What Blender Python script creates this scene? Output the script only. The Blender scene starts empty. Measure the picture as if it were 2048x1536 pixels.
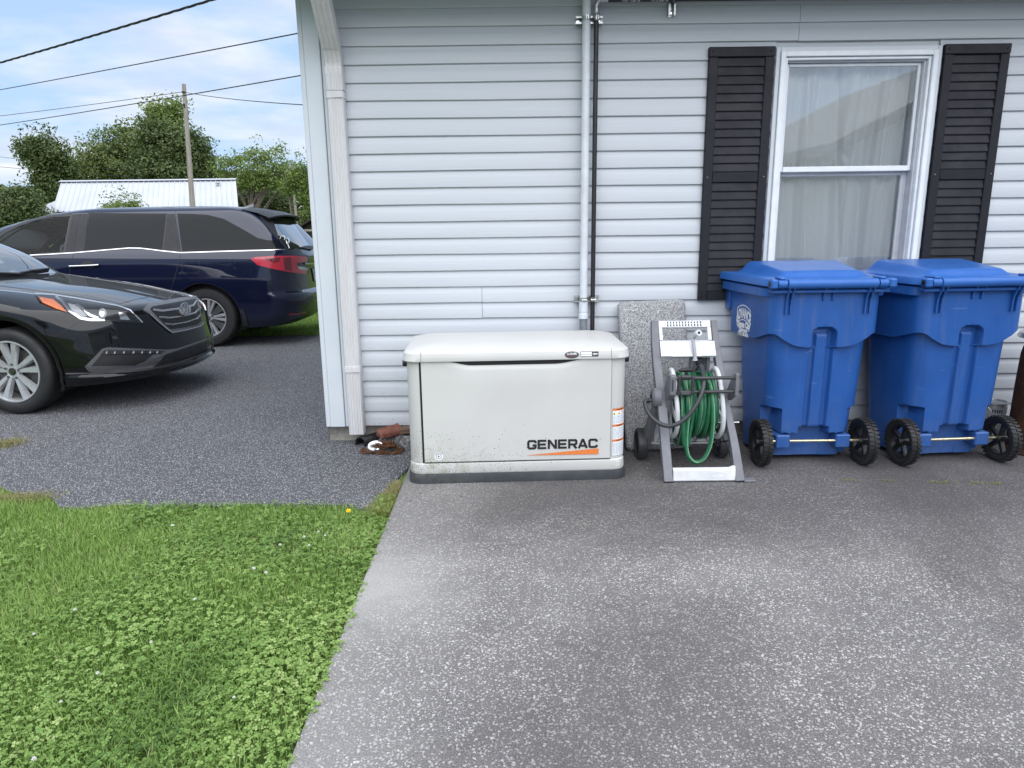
import bpy, bmesh, math, random
import numpy as np
from mathutils import Vector, Matrix
from mathutils.bvhtree import BVHTree
from mathutils.geometry import delaunay_2d_cdt

SC = bpy.context.scene
COL = SC.collection
rnd = random.Random(11)
nrs = np.random.RandomState(7)
PI = math.pi

# ------------------------------------------------------------------ camera
F_PX = 1420.0
PITCH = math.radians(12.966)
ROLL = math.radians(-0.7176)
CAM = np.array([0.0, -4.5632, 1.4197])
_f = np.array([0, math.cos(PITCH), -math.sin(PITCH)])
_r = np.array([1.0, 0, 0])
_u = np.cross(_r, _f)
CR = math.cos(ROLL) * _r + math.sin(ROLL) * _u
CU = -math.sin(ROLL) * _r + math.cos(ROLL) * _u
cam_d = bpy.data.cameras.new('camera')
cam_d.sensor_fit = 'HORIZONTAL'
cam_d.sensor_width = 36.0
cam_d.lens = F_PX / 2048 * 36.0
cam_d.clip_start = 0.05
cam_d.clip_end = 3000
cam = bpy.data.objects.new('camera', cam_d)
COL.objects.link(cam)
m = Matrix(((CR[0], CU[0], -_f[0], CAM[0]), (CR[1], CU[1], -_f[1], CAM[1]), (CR[2], CU[2], -_f[2], CAM[2]), (0, 0, 0, 1)))
cam.matrix_world = m
SC.camera = cam


def ray(px, py):
    return (px - 1024) / F_PX * CR - (py - 768) / F_PX * CU + _f


def at_y(px, py, Y):
    d = ray(px, py)
    return CAM + d * ((Y - CAM[1]) / d[1])


def at_z(px, py, Z):
    d = ray(px, py)
    return CAM + d * ((Z - CAM[2]) / d[2])


# ------------------------------------------------------------------ world, sun, exposure
SUN_EL, SUN_AZ = math.radians(60), math.radians(165)   # azimuth clockwise from +Y (north)
world = bpy.data.worlds.new('World')
SC.world = world
world.use_nodes = True
nt = world.node_tree
nt.nodes.clear()
N = nt.nodes.new
out = N('ShaderNodeOutputWorld')
bg = N('ShaderNodeBackground')
bg.inputs[1].default_value = 0.12
sky = N('ShaderNodeTexSky')
sky.sky_type = 'NISHITA'
sky.sun_disc = False
sky.sun_elevation = SUN_EL
sky.sun_rotation = SUN_AZ
sky.altitude = 150
sky.air_density = 1.0
sky.dust_density = 1.5
sky.ozone_density = 1.2
tc = N('ShaderNodeTexCoord')
sep = N('ShaderNodeSeparateXYZ')
nt.links.new(tc.outputs['Generated'], sep.inputs[0])
# project the view direction on a flat cloud deck: (x, y) / (z + k)
addk = N('ShaderNodeMath'); addk.operation = 'ADD'; addk.inputs[1].default_value = 0.16
mx = N('ShaderNodeMath'); mx.operation = 'MAXIMUM'; mx.inputs[1].default_value = 0.0
nt.links.new(sep.outputs[2], mx.inputs[0])
nt.links.new(mx.outputs[0], addk.inputs[0])
dv = N('ShaderNodeVectorMath'); dv.operation = 'DIVIDE'
comb = N('ShaderNodeCombineXYZ')
for i in range(3):
    nt.links.new(addk.outputs[0], comb.inputs[i])
nt.links.new(tc.outputs['Generated'], dv.inputs[0])
nt.links.new(comb.outputs[0], dv.inputs[1])
mp = N('ShaderNodeMapping')
mp.inputs['Scale'].default_value = (1.0, 1.0, 0.0)
mp.inputs['Location'].default_value = (0.35, 1.9, 0.0)
nt.links.new(dv.outputs[0], mp.inputs[0])
n1 = N('ShaderNodeTexNoise'); n1.inputs['Scale'].default_value = 1.15; n1.inputs['Detail'].default_value = 9; n1.inputs['Roughness'].default_value = 0.56; n1.inputs['Distortion'].default_value = 0.25
nt.links.new(mp.outputs[0], n1.inputs['Vector'])
cr = N('ShaderNodeValToRGB')
cr.color_ramp.elements[0].position = 0.42
cr.color_ramp.elements[1].position = 0.64
nt.links.new(n1.outputs[0], cr.inputs[0])
n2 = N('ShaderNodeTexNoise'); n2.inputs['Scale'].default_value = 3.1; n2.inputs['Detail'].default_value = 6
nt.links.new(mp.outputs[0], n2.inputs['Vector'])
cr2 = N('ShaderNodeValToRGB')
cr2.color_ramp.elements[0].position = 0.35; cr2.color_ramp.elements[0].color = (3.9, 4.25, 5.0, 1)
cr2.color_ramp.elements[1].position = 0.68; cr2.color_ramp.elements[1].color = (5.5, 5.6, 5.8, 1)
nt.links.new(n2.outputs[0], cr2.inputs[0])
# thin veil everywhere, thicker towards the horizon
skyb = N('ShaderNodeMixRGB'); skyb.blend_type = 'MIX'; skyb.inputs[2].default_value = (2.7, 3.85, 5.6, 1)
skyb.inputs[0].default_value = 0.80
nt.links.new(sky.outputs[0], skyb.inputs[1])
mix = N('ShaderNodeMixRGB')
nt.links.new(cr.outputs[0], mix.inputs[0])
nt.links.new(skyb.outputs[0], mix.inputs[1])
nt.links.new(cr2.outputs[0], mix.inputs[2])
nt.links.new(mix.outputs[0], bg.inputs[0])
nt.links.new(bg.outputs[0], out.inputs[0])

sd = bpy.data.lights.new('sun', 'SUN')
sd.energy = 3.0
sd.angle = math.radians(100)
sd.color = (1.0, 0.975, 0.945)
so = bpy.data.objects.new('sun', sd)
COL.objects.link(so)
sdir = Vector((math.sin(SUN_AZ) * math.cos(SUN_EL), math.cos(SUN_AZ) * math.cos(SUN_EL), math.sin(SUN_EL)))
so.rotation_euler = sdir.to_track_quat('Z', 'Y').to_euler()
so.location = (0, -10, 20)

vs = SC.view_settings
vs.view_transform = 'Standard'
vs.look = 'None'
vs.gamma = 1.0
vs.use_curve_mapping = False
vs.exposure = 0.66
SC.cycles.use_denoising = True
SC.cycles.max_bounces = 8
SC.cycles.transparent_max_bounces = 12
SC.render.film_transparent = False

# ------------------------------------------------------------------ materials
MATS = {}


class NT:
    """small helper around a node tree"""
    def __init__(s, name):
        s.m = bpy.data.materials.new(name)
        s.m.use_nodes = True
        s.t = s.m.node_tree
        s.b = s.t.nodes['Principled BSDF']
        s.o = s.t.nodes['Material Output']
        MATS[name] = s.m

    def n(s, typ, **kw):
        x = s.t.nodes.new(typ)
        for k, v in kw.items():
            if k.startswith('i_'):
                key = k[2:]
                key = int(key) if key.isdigit() else key.replace('_', ' ')
                x.inputs[key].default_value = v
            else:
                setattr(x, k, v)
        return x

    def l(s, a, b):
        s.t.links.new(a, b)

    def coords(s, which='Object', scale=(1, 1, 1), loc=(0, 0, 0), rot=(0, 0, 0)):
        c = s.n('ShaderNodeTexCoord')
        mpn = s.n('ShaderNodeMapping')
        mpn.inputs['Scale'].default_value = scale
        mpn.inputs['Location'].default_value = loc
        mpn.inputs['Rotation'].default_value = rot
        if which == 'World':
            g = s.n('ShaderNodeNewGeometry')
            s.l(g.outputs['Position'], mpn.inputs[0])
        else:
            s.l(c.outputs[which], mpn.inputs[0])
        return mpn.outputs[0]

    def noise(s, vec, scale, detail=4, rough=0.5, dist=0.0):
        x = s.n('ShaderNodeTexNoise')
        x.inputs['Scale'].default_value = scale
        x.inputs['Detail'].default_value = detail
        x.inputs['Roughness'].default_value = rough
        x.inputs['Distortion'].default_value = dist
        s.l(vec, x.inputs['Vector'])
        return x.outputs[0]

    def voro(s, vec, scale, feature='F1', rand=1.0):
        x = s.n('ShaderNodeTexVoronoi')
        x.feature = feature
        x.inputs['Scale'].default_value = scale
        x.inputs['Randomness'].default_value = rand
        s.l(vec, x.inputs['Vector'])
        return x

    def ramp(s, fac, stops, interp='LINEAR'):
        x = s.n('ShaderNodeValToRGB')
        x.color_ramp.interpolation = interp
        e = x.color_ramp.elements
        while len(e) < len(stops):
            e.new(0.5)
        for k, (p, c) in enumerate(stops):
            e[k].position = p
            if not hasattr(c, '__len__'):
                c = (c, c, c)
            e[k].color = (*c[:3], 1)
        s.l(fac, x.inputs[0])
        return x.outputs[0]

    def mix(s, fac, a, b, mode='MIX'):
        x = s.n('ShaderNodeMixRGB')
        x.blend_type = mode
        for k, v in ((0, fac), (1, a), (2, b)):
            if hasattr(v, 'is_output'):
                s.l(v, x.inputs[k])
            elif hasattr(v, '__len__'):
                x.inputs[k].default_value = (*v[:3], 1)
            else:
                x.inputs[k].default_value = v if k == 0 else (v, v, v, 1)
        return x.outputs[0]

    def math(s, op, a, b=0.0, clamp=False):
        x = s.n('ShaderNodeMath', operation=op)
        x.use_clamp = clamp
        for k, v in ((0, a), (1, b)):
            if hasattr(v, 'is_output'):
                s.l(v, x.inputs[k])
            else:
                x.inputs[k].default_value = v
        return x.outputs[0]

    def attr(s, name):
        x = s.n('ShaderNodeAttribute')
        x.attribute_name = name
        return x

    def bump(s, h, strength=0.3, dist=0.01):
        x = s.n('ShaderNodeBump')
        x.inputs['Strength'].default_value = strength
        x.inputs['Distance'].default_value = dist
        s.l(h, x.inputs['Height'])
        s.l(x.outputs[0], s.b.inputs['Normal'])

    def set(s, **kw):
        for k, v in kw.items():
            key = {'color': 'Base Color', 'rough': 'Roughness', 'metal': 'Metallic', 'spec': 'Specular IOR Level', 'coat': 'Coat Weight', 'coatr': 'Coat Roughness', 'trans': 'Transmission Weight', 'alpha': 'Alpha', 'ior': 'IOR', 'sub': 'Subsurface Weight'}[k]
            if hasattr(v, 'is_output'):
                s.l(v, s.b.inputs[key])
            elif key == 'Base Color':
                s.b.inputs[key].default_value = (*v[:3], 1)
            else:
                s.b.inputs[key].default_value = v
        return s


def plain(name, color, rough=0.5, metal=0.0, grain=0.12, scale=60, bump=0.0, spec=0.5, coat=0.0):
    """a painted / moulded surface: base colour with faint mottling and uneven gloss"""
    t = NT(name)
    v = t.coords('Object')
    nz = t.noise(v, scale, 4)
    c0 = tuple(max(0, c * (1 - grain)) for c in color)
    c1 = tuple(min(1, c * (1 + grain)) for c in color)
    t.set(color=t.ramp(nz, [(0.3, c0), (0.7, c1)]), metal=metal, spec=spec, coat=coat)
    nz2 = t.noise(v, scale * 0.23, 3)
    t.set(rough=t.ramp(nz2, [(0.3, max(0.02, rough * 0.85)), (0.7, min(1, rough * 1.15))]))
    if bump:
        t.bump(t.noise(v, scale * 4, 3), bump, 0.002)
    return t.m


def make_materials():
    # --- vinyl siding
    t = NT('vinyl_siding')
    v = t.coords('World', scale=(1.2, 30, 60))
    g = t.noise(v, 2.2, 5, 0.6, 0.4)
    w = t.coords('World')
    big = t.noise(w, 1.3, 4)
    col = t.ramp(g, [(0.25, (0.475, 0.502, 0.541)), (0.75, (0.522, 0.549, 0.588))])
    col = t.mix(t.ramp(big, [(0.4, 0.0), (0.75, 0.16)]), col, (0.50, 0.525, 0.55))
    # splashed dirt close to the ground
    sx = t.n('ShaderNodeSeparateXYZ'); t.l(w, sx.inputs[0])
    low = t.n('ShaderNodeMapRange'); low.inputs[1].default_value = 0.75; low.inputs[2].default_value = 0.1; low.inputs[3].default_value = 0.0; low.inputs[4].default_value = 1.0
    t.l(sx.outputs[2], low.inputs[0])
    sp = t.voro(w, 26)
    spots = t.math('MULTIPLY', t.ramp(sp.outputs['Distance'], [(0.07, 1.0), (0.11, 0.0)]), low.outputs[0])
    col = t.mix(t.math('MULTIPLY', spots, 0.8), col, (0.10, 0.09, 0.08))
    col = t.mix(t.math('MULTIPLY', low.outputs[0], 0.10), col, (0.36, 0.34, 0.30))
    t.set(color=col, rough=0.42, spec=0.45)
    t.bump(g, 0.10, 0.004)
    # --- trim coil (corner post) and downspout
    t = NT('white_trim')
    v = t.coords('World')
    nz = t.noise(v, 5, 5)
    t.set(color=t.ramp(nz, [(0.3, (0.565, 0.60, 0.645)), (0.75, (0.61, 0.645, 0.685))]), rough=0.38)
    t = NT('downspout_paint')
    v = t.coords('World', scale=(14, 14, 2.0))
    nz = t.noise(v, 3.0, 6, 0.65)
    c = t.ramp(nz, [(0.28, (0.565, 0.555, 0.56)), (0.55, (0.62, 0.61, 0.62)), (0.8, (0.67, 0.665, 0.68))])
    w = t.coords('World')
    d = t.voro(w, 40)
    c = t.mix(t.ramp(d.outputs['Distance'], [(0.05, 0.5), (0.09, 0.0)]), c, (0.2, 0.19, 0.18))
    t.set(color=c, rough=0.5)
    # --- concrete foundation
    t = NT('old_concrete')
    v = t.coords('World')
    nz = t.noise(v, 14, 8, 0.65)
    nz2 = t.noise(v, 90, 4)
    c = t.ramp(nz, [(0.3, (0.15, 0.135, 0.11)), (0.7, (0.33, 0.30, 0.25))])
    t.set(color=t.mix(0.35, c, t.ramp(nz2, [(0.3, 0.12), (0.7, 0.42)])), rough=0.95, spec=0.2)
    t.bump(nz, 0.8, 0.02)
    # --- exposed aggregate slab
    t = NT('aggregate_slab')
    v = t.coords('World')
    big = t.noise(v, 1.1, 6, 0.6, 0.6)
    mid = t.noise(v, 4.5, 5, 0.6)
    fine = t.noise(v, 420, 3, 0.6)
    vx = t.noise(v, 55, 2)                      # jitters the stones' outline
    base = t.ramp(mid, [(0.28, (0.085, 0.076, 0.072)), (0.72, (0.155, 0.142, 0.134))])
    base = t.mix(t.ramp(big, [(0.42, 0.0), (0.62, 0.55)]), base, (0.105, 0.099, 0.102))
    base = t.mix(0.34, base, t.ramp(fine, [(0.32, (0.05, 0.048, 0.05)), (0.70, (0.42, 0.41, 0.41))]))

    def stones(scale, size, amount, seed):
        vv = t.coords('World', loc=(seed, seed * 1.7, 0))
        wob = t.n('ShaderNodeVectorMath', operation='SCALE'); wob.inputs['Scale'].default_value = 0.012
        nn = t.n('ShaderNodeTexNoise'); nn.inputs['Scale'].default_value = 70
        t.l(vv, nn.inputs['Vector']); t.l(nn.outputs['Color'], wob.inputs[0])
        ad = t.n('ShaderNodeVectorMath', operation='ADD'); t.l(vv, ad.inputs[0]); t.l(wob.outputs[0], ad.inputs[1])
        vo = t.voro(ad.outputs[0], scale)
        wn = t.n('ShaderNodeTexWhiteNoise'); t.l(vo.outputs['Position'], wn.inputs['Vector'])
        r = t.math('MULTIPLY', wn.outputs['Value'], size)
        dens = t.math('SUBTRACT', r, t.math('SUBTRACT', size, amount))
        inside = t.math('SUBTRACT', dens, vo.outputs['Distance'])
        return t.ramp(t.math('MULTIPLY', inside, 18.0, True), [(0.2, 0.0), (0.55, 1.0)]), wn.outputs['Color']
    s1, c1 = stones(125, 0.66, 0.58, 3.1)
    s2, c2 = stones(80, 0.62, 0.46, 9.7)
    s3, c3 = stones(48, 0.50, 0.20, 5.3)
    sc = t.ramp(t.noise(v, 60, 2), [(0.3, (0.40, 0.385, 0.375)), (0.7, (0.74, 0.725, 0.71))])
    worn = t.ramp(big, [(0.34, 1.0), (0.56, 0.85), (0.72, 0.55)])
    def tone(c_):
        q_ = t.n('ShaderNodeSeparateXYZ'); t.l(c_, q_.inputs[0])
        return t.mix(1.0, sc, t.ramp(q_.outputs[1], [(0.0, (0.55, 0.53, 0.52)), (0.45, (0.92, 0.905, 0.895)), (1.0, (1.16, 1.15, 1.14))]), 'MULTIPLY')
    clus = t.ramp(t.noise(v, 7.5, 5, 0.65), [(0.34, 0.72), (0.60, 1.0)])
    clus2 = t.ramp(t.noise(t.coords('World', loc=(3, 9, 0)), 11, 4, 0.6), [(0.38, 0.45), (0.60, 1.0)])
    col = t.mix(t.math('MULTIPLY', t.math('MULTIPLY', s1, worn), clus), base, tone(c1))
    col = t.mix(t.math('MULTIPLY', t.math('MULTIPLY', s2, worn), clus2), col, tone(c2))
    grit = t.ramp(t.noise(v, 230, 3, 0.7), [(0.53, 0.0), (0.66, 0.85)])
    col = t.mix(t.math('MULTIPLY', grit, worn), col, (0.50, 0.485, 0.47))
    col = t.mix(s3, col, t.mix(0.3, sc, (0.66, 0.65, 0.63)))
    st = t.noise(v, 0.75, 7, 0.62, 0.8)
    col = t.mix(t.ramp(st, [(0.42, 0.0), (0.60, 0.55)]), col, (0.080, 0.072, 0.070))
    st2 = t.noise(t.coords('World', loc=(7, 3, 0)), 1.3, 7, 0.65, 0.5)
    col = t.mix(t.ramp(st2, [(0.50, 0.0), (0.74, 0.16)]), col, t.ramp(t.noise(v, 170, 4, 0.75), [(0.35, (0.16, 0.15, 0.14)), (0.65, (0.78, 0.76, 0.74))]))
    pits = t.ramp(t.noise(t.coords('World', loc=(11, 5, 0)), 150, 4, 0.75), [(0.36, 0.75), (0.47, 0.0)])
    col = t.mix(pits, col, (0.036, 0.033, 0.032))
    # the smooth skin left along the lawn edge: paler cement, fewer stones
    sx = t.n('ShaderNodeSeparateXYZ'); t.l(v, sx.inputs[0])
    ex = t.math('ADD', sx.outputs[0], t.math('MULTIPLY', t.noise(v, 2.2, 5, 0.6), 0.9))
    edge = t.n('ShaderNodeMapRange'); edge.inputs[1].default_value = 0.36; edge.inputs[2].default_value = -0.16
    t.l(ex, edge.inputs[0])
    py = t.math('ABSOLUTE', t.math('ADD', sx.outputs[1], 1.98))
    patch = t.n('ShaderNodeMapRange'); patch.inputs[1].default_value = 0.62; patch.inputs[2].default_value = 0.2
    t.l(t.math('ADD', py, t.math('MULTIPLY', t.noise(v, 6, 4), 0.25)), patch.inputs[0])
    skin = t.math('MULTIPLY', edge.outputs[0], t.math('ADD', t.math('MULTIPLY', patch.outputs[0], 0.62), 0.30), True)
    skincol = t.mix(0.5, t.ramp(mid, [(0.3, (0.30, 0.28, 0.25)), (0.7, (0.42, 0.40, 0.365))]), t.ramp(t.noise(v, 190, 4, 0.75), [(0.34, 0.10), (0.66, 0.66)]))
    col = t.mix(skin, col, skincol)
    # darker band beside the wall, stronger to the right
    wall_band = t.n('ShaderNodeMapRange'); wall_band.inputs[1].default_value = -1.55; wall_band.inputs[2].default_value = -0.85; wall_band.inputs[3].default_value = 0.0; wall_band.inputs[4].default_value = 0.55
    t.l(t.math('ADD', sx.outputs[1], t.math('MULTIPLY', t.noise(v, 1.6, 4), 0.7)), wall_band.inputs[0])
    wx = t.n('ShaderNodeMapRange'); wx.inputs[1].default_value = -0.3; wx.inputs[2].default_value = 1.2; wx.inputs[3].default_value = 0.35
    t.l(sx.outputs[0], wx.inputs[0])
    col = t.mix(t.math('MULTIPLY', wall_band.outputs[0], wx.outputs[0]), col, (0.058, 0.055, 0.060))
    t.set(color=col, rough=0.88, spec=0.25)
    t.bump(t.math('ADD', t.math('ADD', s1, s2), t.math('MULTIPLY', fine, 1.5)), 0.55, 0.004)
    # --- asphalt
    t = NT('driveway_asphalt')
    v = t.coords('World')
    mid = t.noise(v, 1.4, 6, 0.6)
    fine = t.noise(v, 300, 3, 0.7)
    base = t.ramp(mid, [(0.3, (0.036, 0.036, 0.042)), (0.72, (0.064, 0.064, 0.072))])
    vo = t.voro(v, 122)
    wn = t.n('ShaderNodeTexWhiteNoise'); t.l(vo.outputs['Position'], wn.inputs['Vector'])
    chip = t.math('MULTIPLY', t.ramp(wn.outputs['Value'], [(0.35, 0.0), (0.85, 1.0)]), t.ramp(vo.outputs['Distance'], [(0.30, 1.0), (0.48, 0.0)]))
    base = t.mix(t.ramp(t.noise(v, 3.2, 7, 0.7, 0.4), [(0.45, 0.0), (0.68, 0.5)]), base, (0.088, 0.086, 0.088))
    col = t.mix(0.42, base, t.ramp(fine, [(0.3, (0.016, 0.016, 0.018)), (0.72, (0.30, 0.30, 0.32))]))
    col = t.mix(t.math('MULTIPLY', chip, 0.95), col, (0.56, 0.56, 0.585))
    t.set(color=col, rough=0.85, spec=0.3)
    t.bump(t.math('ADD', fine, t.math('MULTIPLY', vo.outputs['Distance'], -1.0)), 0.8, 0.006)
    # --- soil below the lawn, far lawn
    t = NT('lawn_soil')
    v = t.coords('World')
    nz = t.noise(v, 25, 6, 0.65)
    t.set(color=t.ramp(nz, [(0.3, (0.035, 0.060, 0.016)), (0.7, (0.085, 0.125, 0.035))]), rough=1.0, spec=0.1)
    t = NT('far_lawn')
    v = t.coords('World')
    nz = t.noise(v, 0.35, 6, 0.6)
    n2_ = t.noise(v, 22, 5, 0.7)
    c = t.ramp(nz, [(0.3, (0.095, 0.165, 0.030)), (0.7, (0.165, 0.215, 0.055))])
    t.set(color=t.mix(0.45, c, t.ramp(n2_, [(0.3, (0.045, 0.09, 0.015)), (0.7, (0.21, 0.27, 0.075))])), rough=1.0, spec=0.1)
    t.bump(n2_, 0.8, 0.05)
    # --- blades / leaves: tint attribute per leaf picks its own green

    def leafmat(name, stops, rough=0.55, trans=0.35):
        t = NT(name)
        a = t.attr('tint')
        col = t.ramp(a.outputs['Fac'], stops)
        t.set(color=col, rough=rough, spec=0.35)
        tr = t.n('ShaderNodeBsdfTranslucent')
        t.l(t.mix(1.0, col, (1.0, 1.1, 0.55), 'MULTIPLY'), tr.inputs[0])
        ms = t.n('ShaderNodeMixShader'); ms.inputs[0].default_value = trans
        t.l(t.b.outputs[0], ms.inputs[1]); t.l(tr.outputs[0], ms.inputs[2]); t.l(ms.outputs[0], t.o.inputs[0])
    leafmat('grass_blade', [(0.0, (0.090, 0.165, 0.036)), (0.45, (0.22, 0.355, 0.085)), (0.80, (0.34, 0.47, 0.14)), (0.92, (0.42, 0.43, 0.20)), (1.0, (0.52, 0.47, 0.30))])
    leafmat('clover_leaf', [(0.0, (0.070, 0.140, 0.034)), (0.5, (0.195, 0.32, 0.078)), (0.85, (0.31, 0.445, 0.135)), (1.0, (0.45, 0.54, 0.23))])
    leafmat('dry_blade', [(0.0, (0.24, 0.20, 0.10)), (0.4, (0.36, 0.30, 0.17)), (0.7, (0.26, 0.30, 0.08)), (1.0, (0.22, 0.32, 0.07))])
    leafmat('tree_leaf_dark', [(0.0, (0.045, 0.072, 0.024)), (0.5, (0.082, 0.118, 0.040)), (1.0, (0.155, 0.190, 0.072))], trans=0.25)
    leafmat('tree_leaf_mid', [(0.0, (0.080, 0.115, 0.036)), (0.5, (0.135, 0.180, 0.058)), (1.0, (0.220, 0.260, 0.098))], trans=0.3)
    leafmat('tree_leaf_light', [(0.0, (0.095, 0.145, 0.035)), (0.5, (0.15, 0.21, 0.055)), (1.0, (0.24, 0.29, 0.09))], trans=0.35)
    t = NT('bark')
    v = t.coords('Object', scale=(8, 8, 1.5))
    nz = t.noise(v, 3, 6, 0.7)
    t.set(color=t.ramp(nz, [(0.3, (0.07, 0.055, 0.045)), (0.7, (0.20, 0.17, 0.14))]), rough=0.95)
    t.bump(nz, 0.6, 0.03)
    t = NT('weathered_wood')
    v = t.coords('Object', scale=(20, 20, 1.0))
    nz = t.noise(v, 2, 6, 0.7)
    t.set(color=t.ramp(nz, [(0.3, (0.17, 0.145, 0.13)), (0.7, (0.38, 0.34, 0.31))]), rough=0.9)
    t.bump(nz, 0.4, 0.01)
    t = NT('barn_wood')
    v = t.coords('Object', scale=(8, 8, 1.0))
    nz = t.noise(v, 2, 6, 0.7)
    t.set(color=t.ramp(nz, [(0.3, (0.018, 0.016, 0.015)), (0.7, (0.055, 0.048, 0.043))]), rough=0.95)
    # --- generator
    t = NT('generator_paint')
    v = t.coords('Object')
    sx = t.n('ShaderNodeSeparateXYZ'); t.l(v, sx.inputs[0])
    nz = t.noise(v, 3, 4)
    c = t.ramp(nz, [(0.3, (0.545, 0.540, 0.520)), (0.7, (0.590, 0.585, 0.565))])
    low = t.n('ShaderNodeMapRange'); low.inputs[1].default_value = 0.36; low.inputs[2].default_value = 0.05
    t.l(sx.outputs[2], low.inputs[0])
    lef = t.n('ShaderNodeMapRange'); lef.inputs[1].default_value = 0.32; lef.inputs[2].default_value = -0.58
    t.l(sx.outputs[0], lef.inputs[0])
    dens = t.math('MULTIPLY', low.outputs[0], lef.outputs[0])

    def specks(sc_, thr, seed):
        vv = t.coords('Object', loc=(seed, 0, seed))
        vo = t.voro(vv, sc_)
        wn = t.n('ShaderNodeTexWhiteNoise'); t.l(vo.outputs['Position'], wn.inputs['Vector'])
        keep = t.math('LESS_THAN', wn.outputs['Value'], t.math('MULTIPLY', t.math('POWER', dens, 1.5), 0.85))
        return t.math('MULTIPLY', keep, t.ramp(vo.outputs['Distance'], [(thr * 0.6, 1.0), (thr, 0.0)]))
    mud = t.math('MAXIMUM', specks(75, 0.23, 1.0), specks(150, 0.33, 4.0))
    c = t.mix(mud, c, (0.045, 0.05, 0.035))
    gr = t.math('MULTIPLY', t.math('MULTIPLY', t.ramp(t.noise(v, 18, 5), [(0.42, 0.0), (0.65, 1.0)]), t.math('POWER', dens, 2.0)), 0.75)
    c = t.mix(gr, c, (0.20, 0.22, 0.11))
    t.set(color=c, rough=0.42, spec=0.5)
    t.bump(t.noise(v, 260, 2), 0.05, 0.001)
    t = NT('generator_base')
    v = t.coords('Object')
    nz = t.noise(v, 9, 6, 0.6)
    c = t.ramp(nz, [(0.3, (0.022, 0.025, 0.030)), (0.7, (0.048, 0.053, 0.060))])
    sx = t.n('ShaderNodeSeparateXYZ'); t.l(v, sx.inputs[0])
    lef = t.n('ShaderNodeMapRange'); lef.inputs[1].default_value = -0.15; lef.inputs[2].default_value = -0.60
    t.l(sx.outputs[0], lef.inputs[0])
    c = t.mix(t.math('MULTIPLY', lef.outputs[0], t.ramp(t.noise(v, 30, 6), [(0.42, 0.0), (0.7, 0.6)])), c, (0.10, 0.105, 0.065))
    t.set(color=c, rough=0.7)
    t.bump(t.noise(v, 120, 3), 0.15, 0.002)
    # --- trash cart plastic
    t = NT('cart_blue')
    v = t.coords('Object')
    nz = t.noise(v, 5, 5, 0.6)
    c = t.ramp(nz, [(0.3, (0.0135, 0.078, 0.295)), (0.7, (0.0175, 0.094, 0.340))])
    vo = t.voro(v, 22)
    wn = t.n('ShaderNodeTexWhiteNoise'); t.l(vo.outputs['Position'], wn.inputs['Vector'])
    dots = t.math('MULTIPLY', t.math('LESS_THAN', wn.outputs['Value'], 0.10), t.ramp(vo.outputs['Distance'], [(0.03, 1.0), (0.06, 0.0)]))
    c = t.mix(dots, c, (0.45, 0.55, 0.72))
    sx = t.n('ShaderNodeSeparateXYZ'); t.l(v, sx.inputs[0])
    oi = t.n('ShaderNodeObjectInfo')
    g_ = t.n('ShaderNodeNewGeometry')
    wv = t.n('ShaderNodeMapping'); wv.inputs['Scale'].default_value = (26, 26, 2.2); t.l(g_.outputs['Position'], wv.inputs[0])
    streak = t.ramp(t.noise(wv.outputs[0], 1.0, 6, 0.65), [(0.52, 0.0), (0.80, 0.30)])
    low = t.n('ShaderNodeMapRange'); low.inputs[1].default_value = 0.42; low.inputs[2].default_value = 0.04; low.inputs[4].default_value = 0.34
    t.l(sx.outputs[2], low.inputs[0])
    dust = t.math('MULTIPLY', low.outputs[0], t.ramp(t.noise(g_.outputs['Position'], 9, 6, 0.7), [(0.35, 0.15), (0.7, 1.0)]))
    c = t.mix(t.math('MAXIMUM', dust, t.math('MULTIPLY', streak, 0.8)), c, (0.17, 0.20, 0.26))
    scr = t.n('ShaderNodeMapping'); scr.inputs['Scale'].default_value = (3, 3, 40); scr.inputs['Rotation'].default_value = (0.3, 0.5, 0.2); t.l(g_.outputs['Position'], scr.inputs[0])
    c = t.mix(t.ramp(t.noise(scr.outputs[0], 2.2, 3, 0.5), [(0.705, 0.0), (0.73, 0.35)]), c, (0.20, 0.29, 0.46))
    t.set(color=c, rough=t.ramp(t.noise(v, 11, 4), [(0.3, 0.30), (0.7, 0.45)]), spec=0.45)
    t.bump(t.noise(v, 330, 2), 0.06, 0.001)
    t = NT('cart_lid_blue')
    v = t.coords('Object')
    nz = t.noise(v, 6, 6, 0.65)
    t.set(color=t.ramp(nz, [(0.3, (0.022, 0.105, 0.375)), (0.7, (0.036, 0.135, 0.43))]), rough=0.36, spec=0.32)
    # --- carpet-like leaning slab
    t = NT('grey_pebbled')
    v = t.coords('Object')
    vo = t.noise(v, 150, 4, 0.7)
    big = t.noise(v, 4, 4)
    c = t.ramp(vo, [(0.34, (0.10, 0.10, 0.105)), (0.48, (0.37, 0.37, 0.38)), (0.60, (0.74, 0.74, 0.76))])
    c = t.mix(0.16, c, t.ramp(big, [(0.3, 0.12), (0.7, 0.4)]))
    t.set(color=c, rough=1.0, spec=0.05)
    t.bump(vo, 1.0, 0.012)
    # --- rust
    for nm, a, b_ in (('rusty_iron', (0.055, 0.028, 0.016), (0.17, 0.075, 0.032)), ('barrel_rust', (0.022, 0.012, 0.009), (0.075, 0.034, 0.018))):
        t = NT(nm)
        v = t.coords('Object')
        nz = t.noise(v, 22, 8, 0.7)
        t.set(color=t.ramp(nz, [(0.3, a), (0.7, b_)]), rough=0.9, spec=0.2)
        t.bump(nz, 0.5, 0.006)
    t = NT('red_brick')
    v = t.coords('Object')
    nz = t.noise(v, 30, 7, 0.65)
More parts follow.
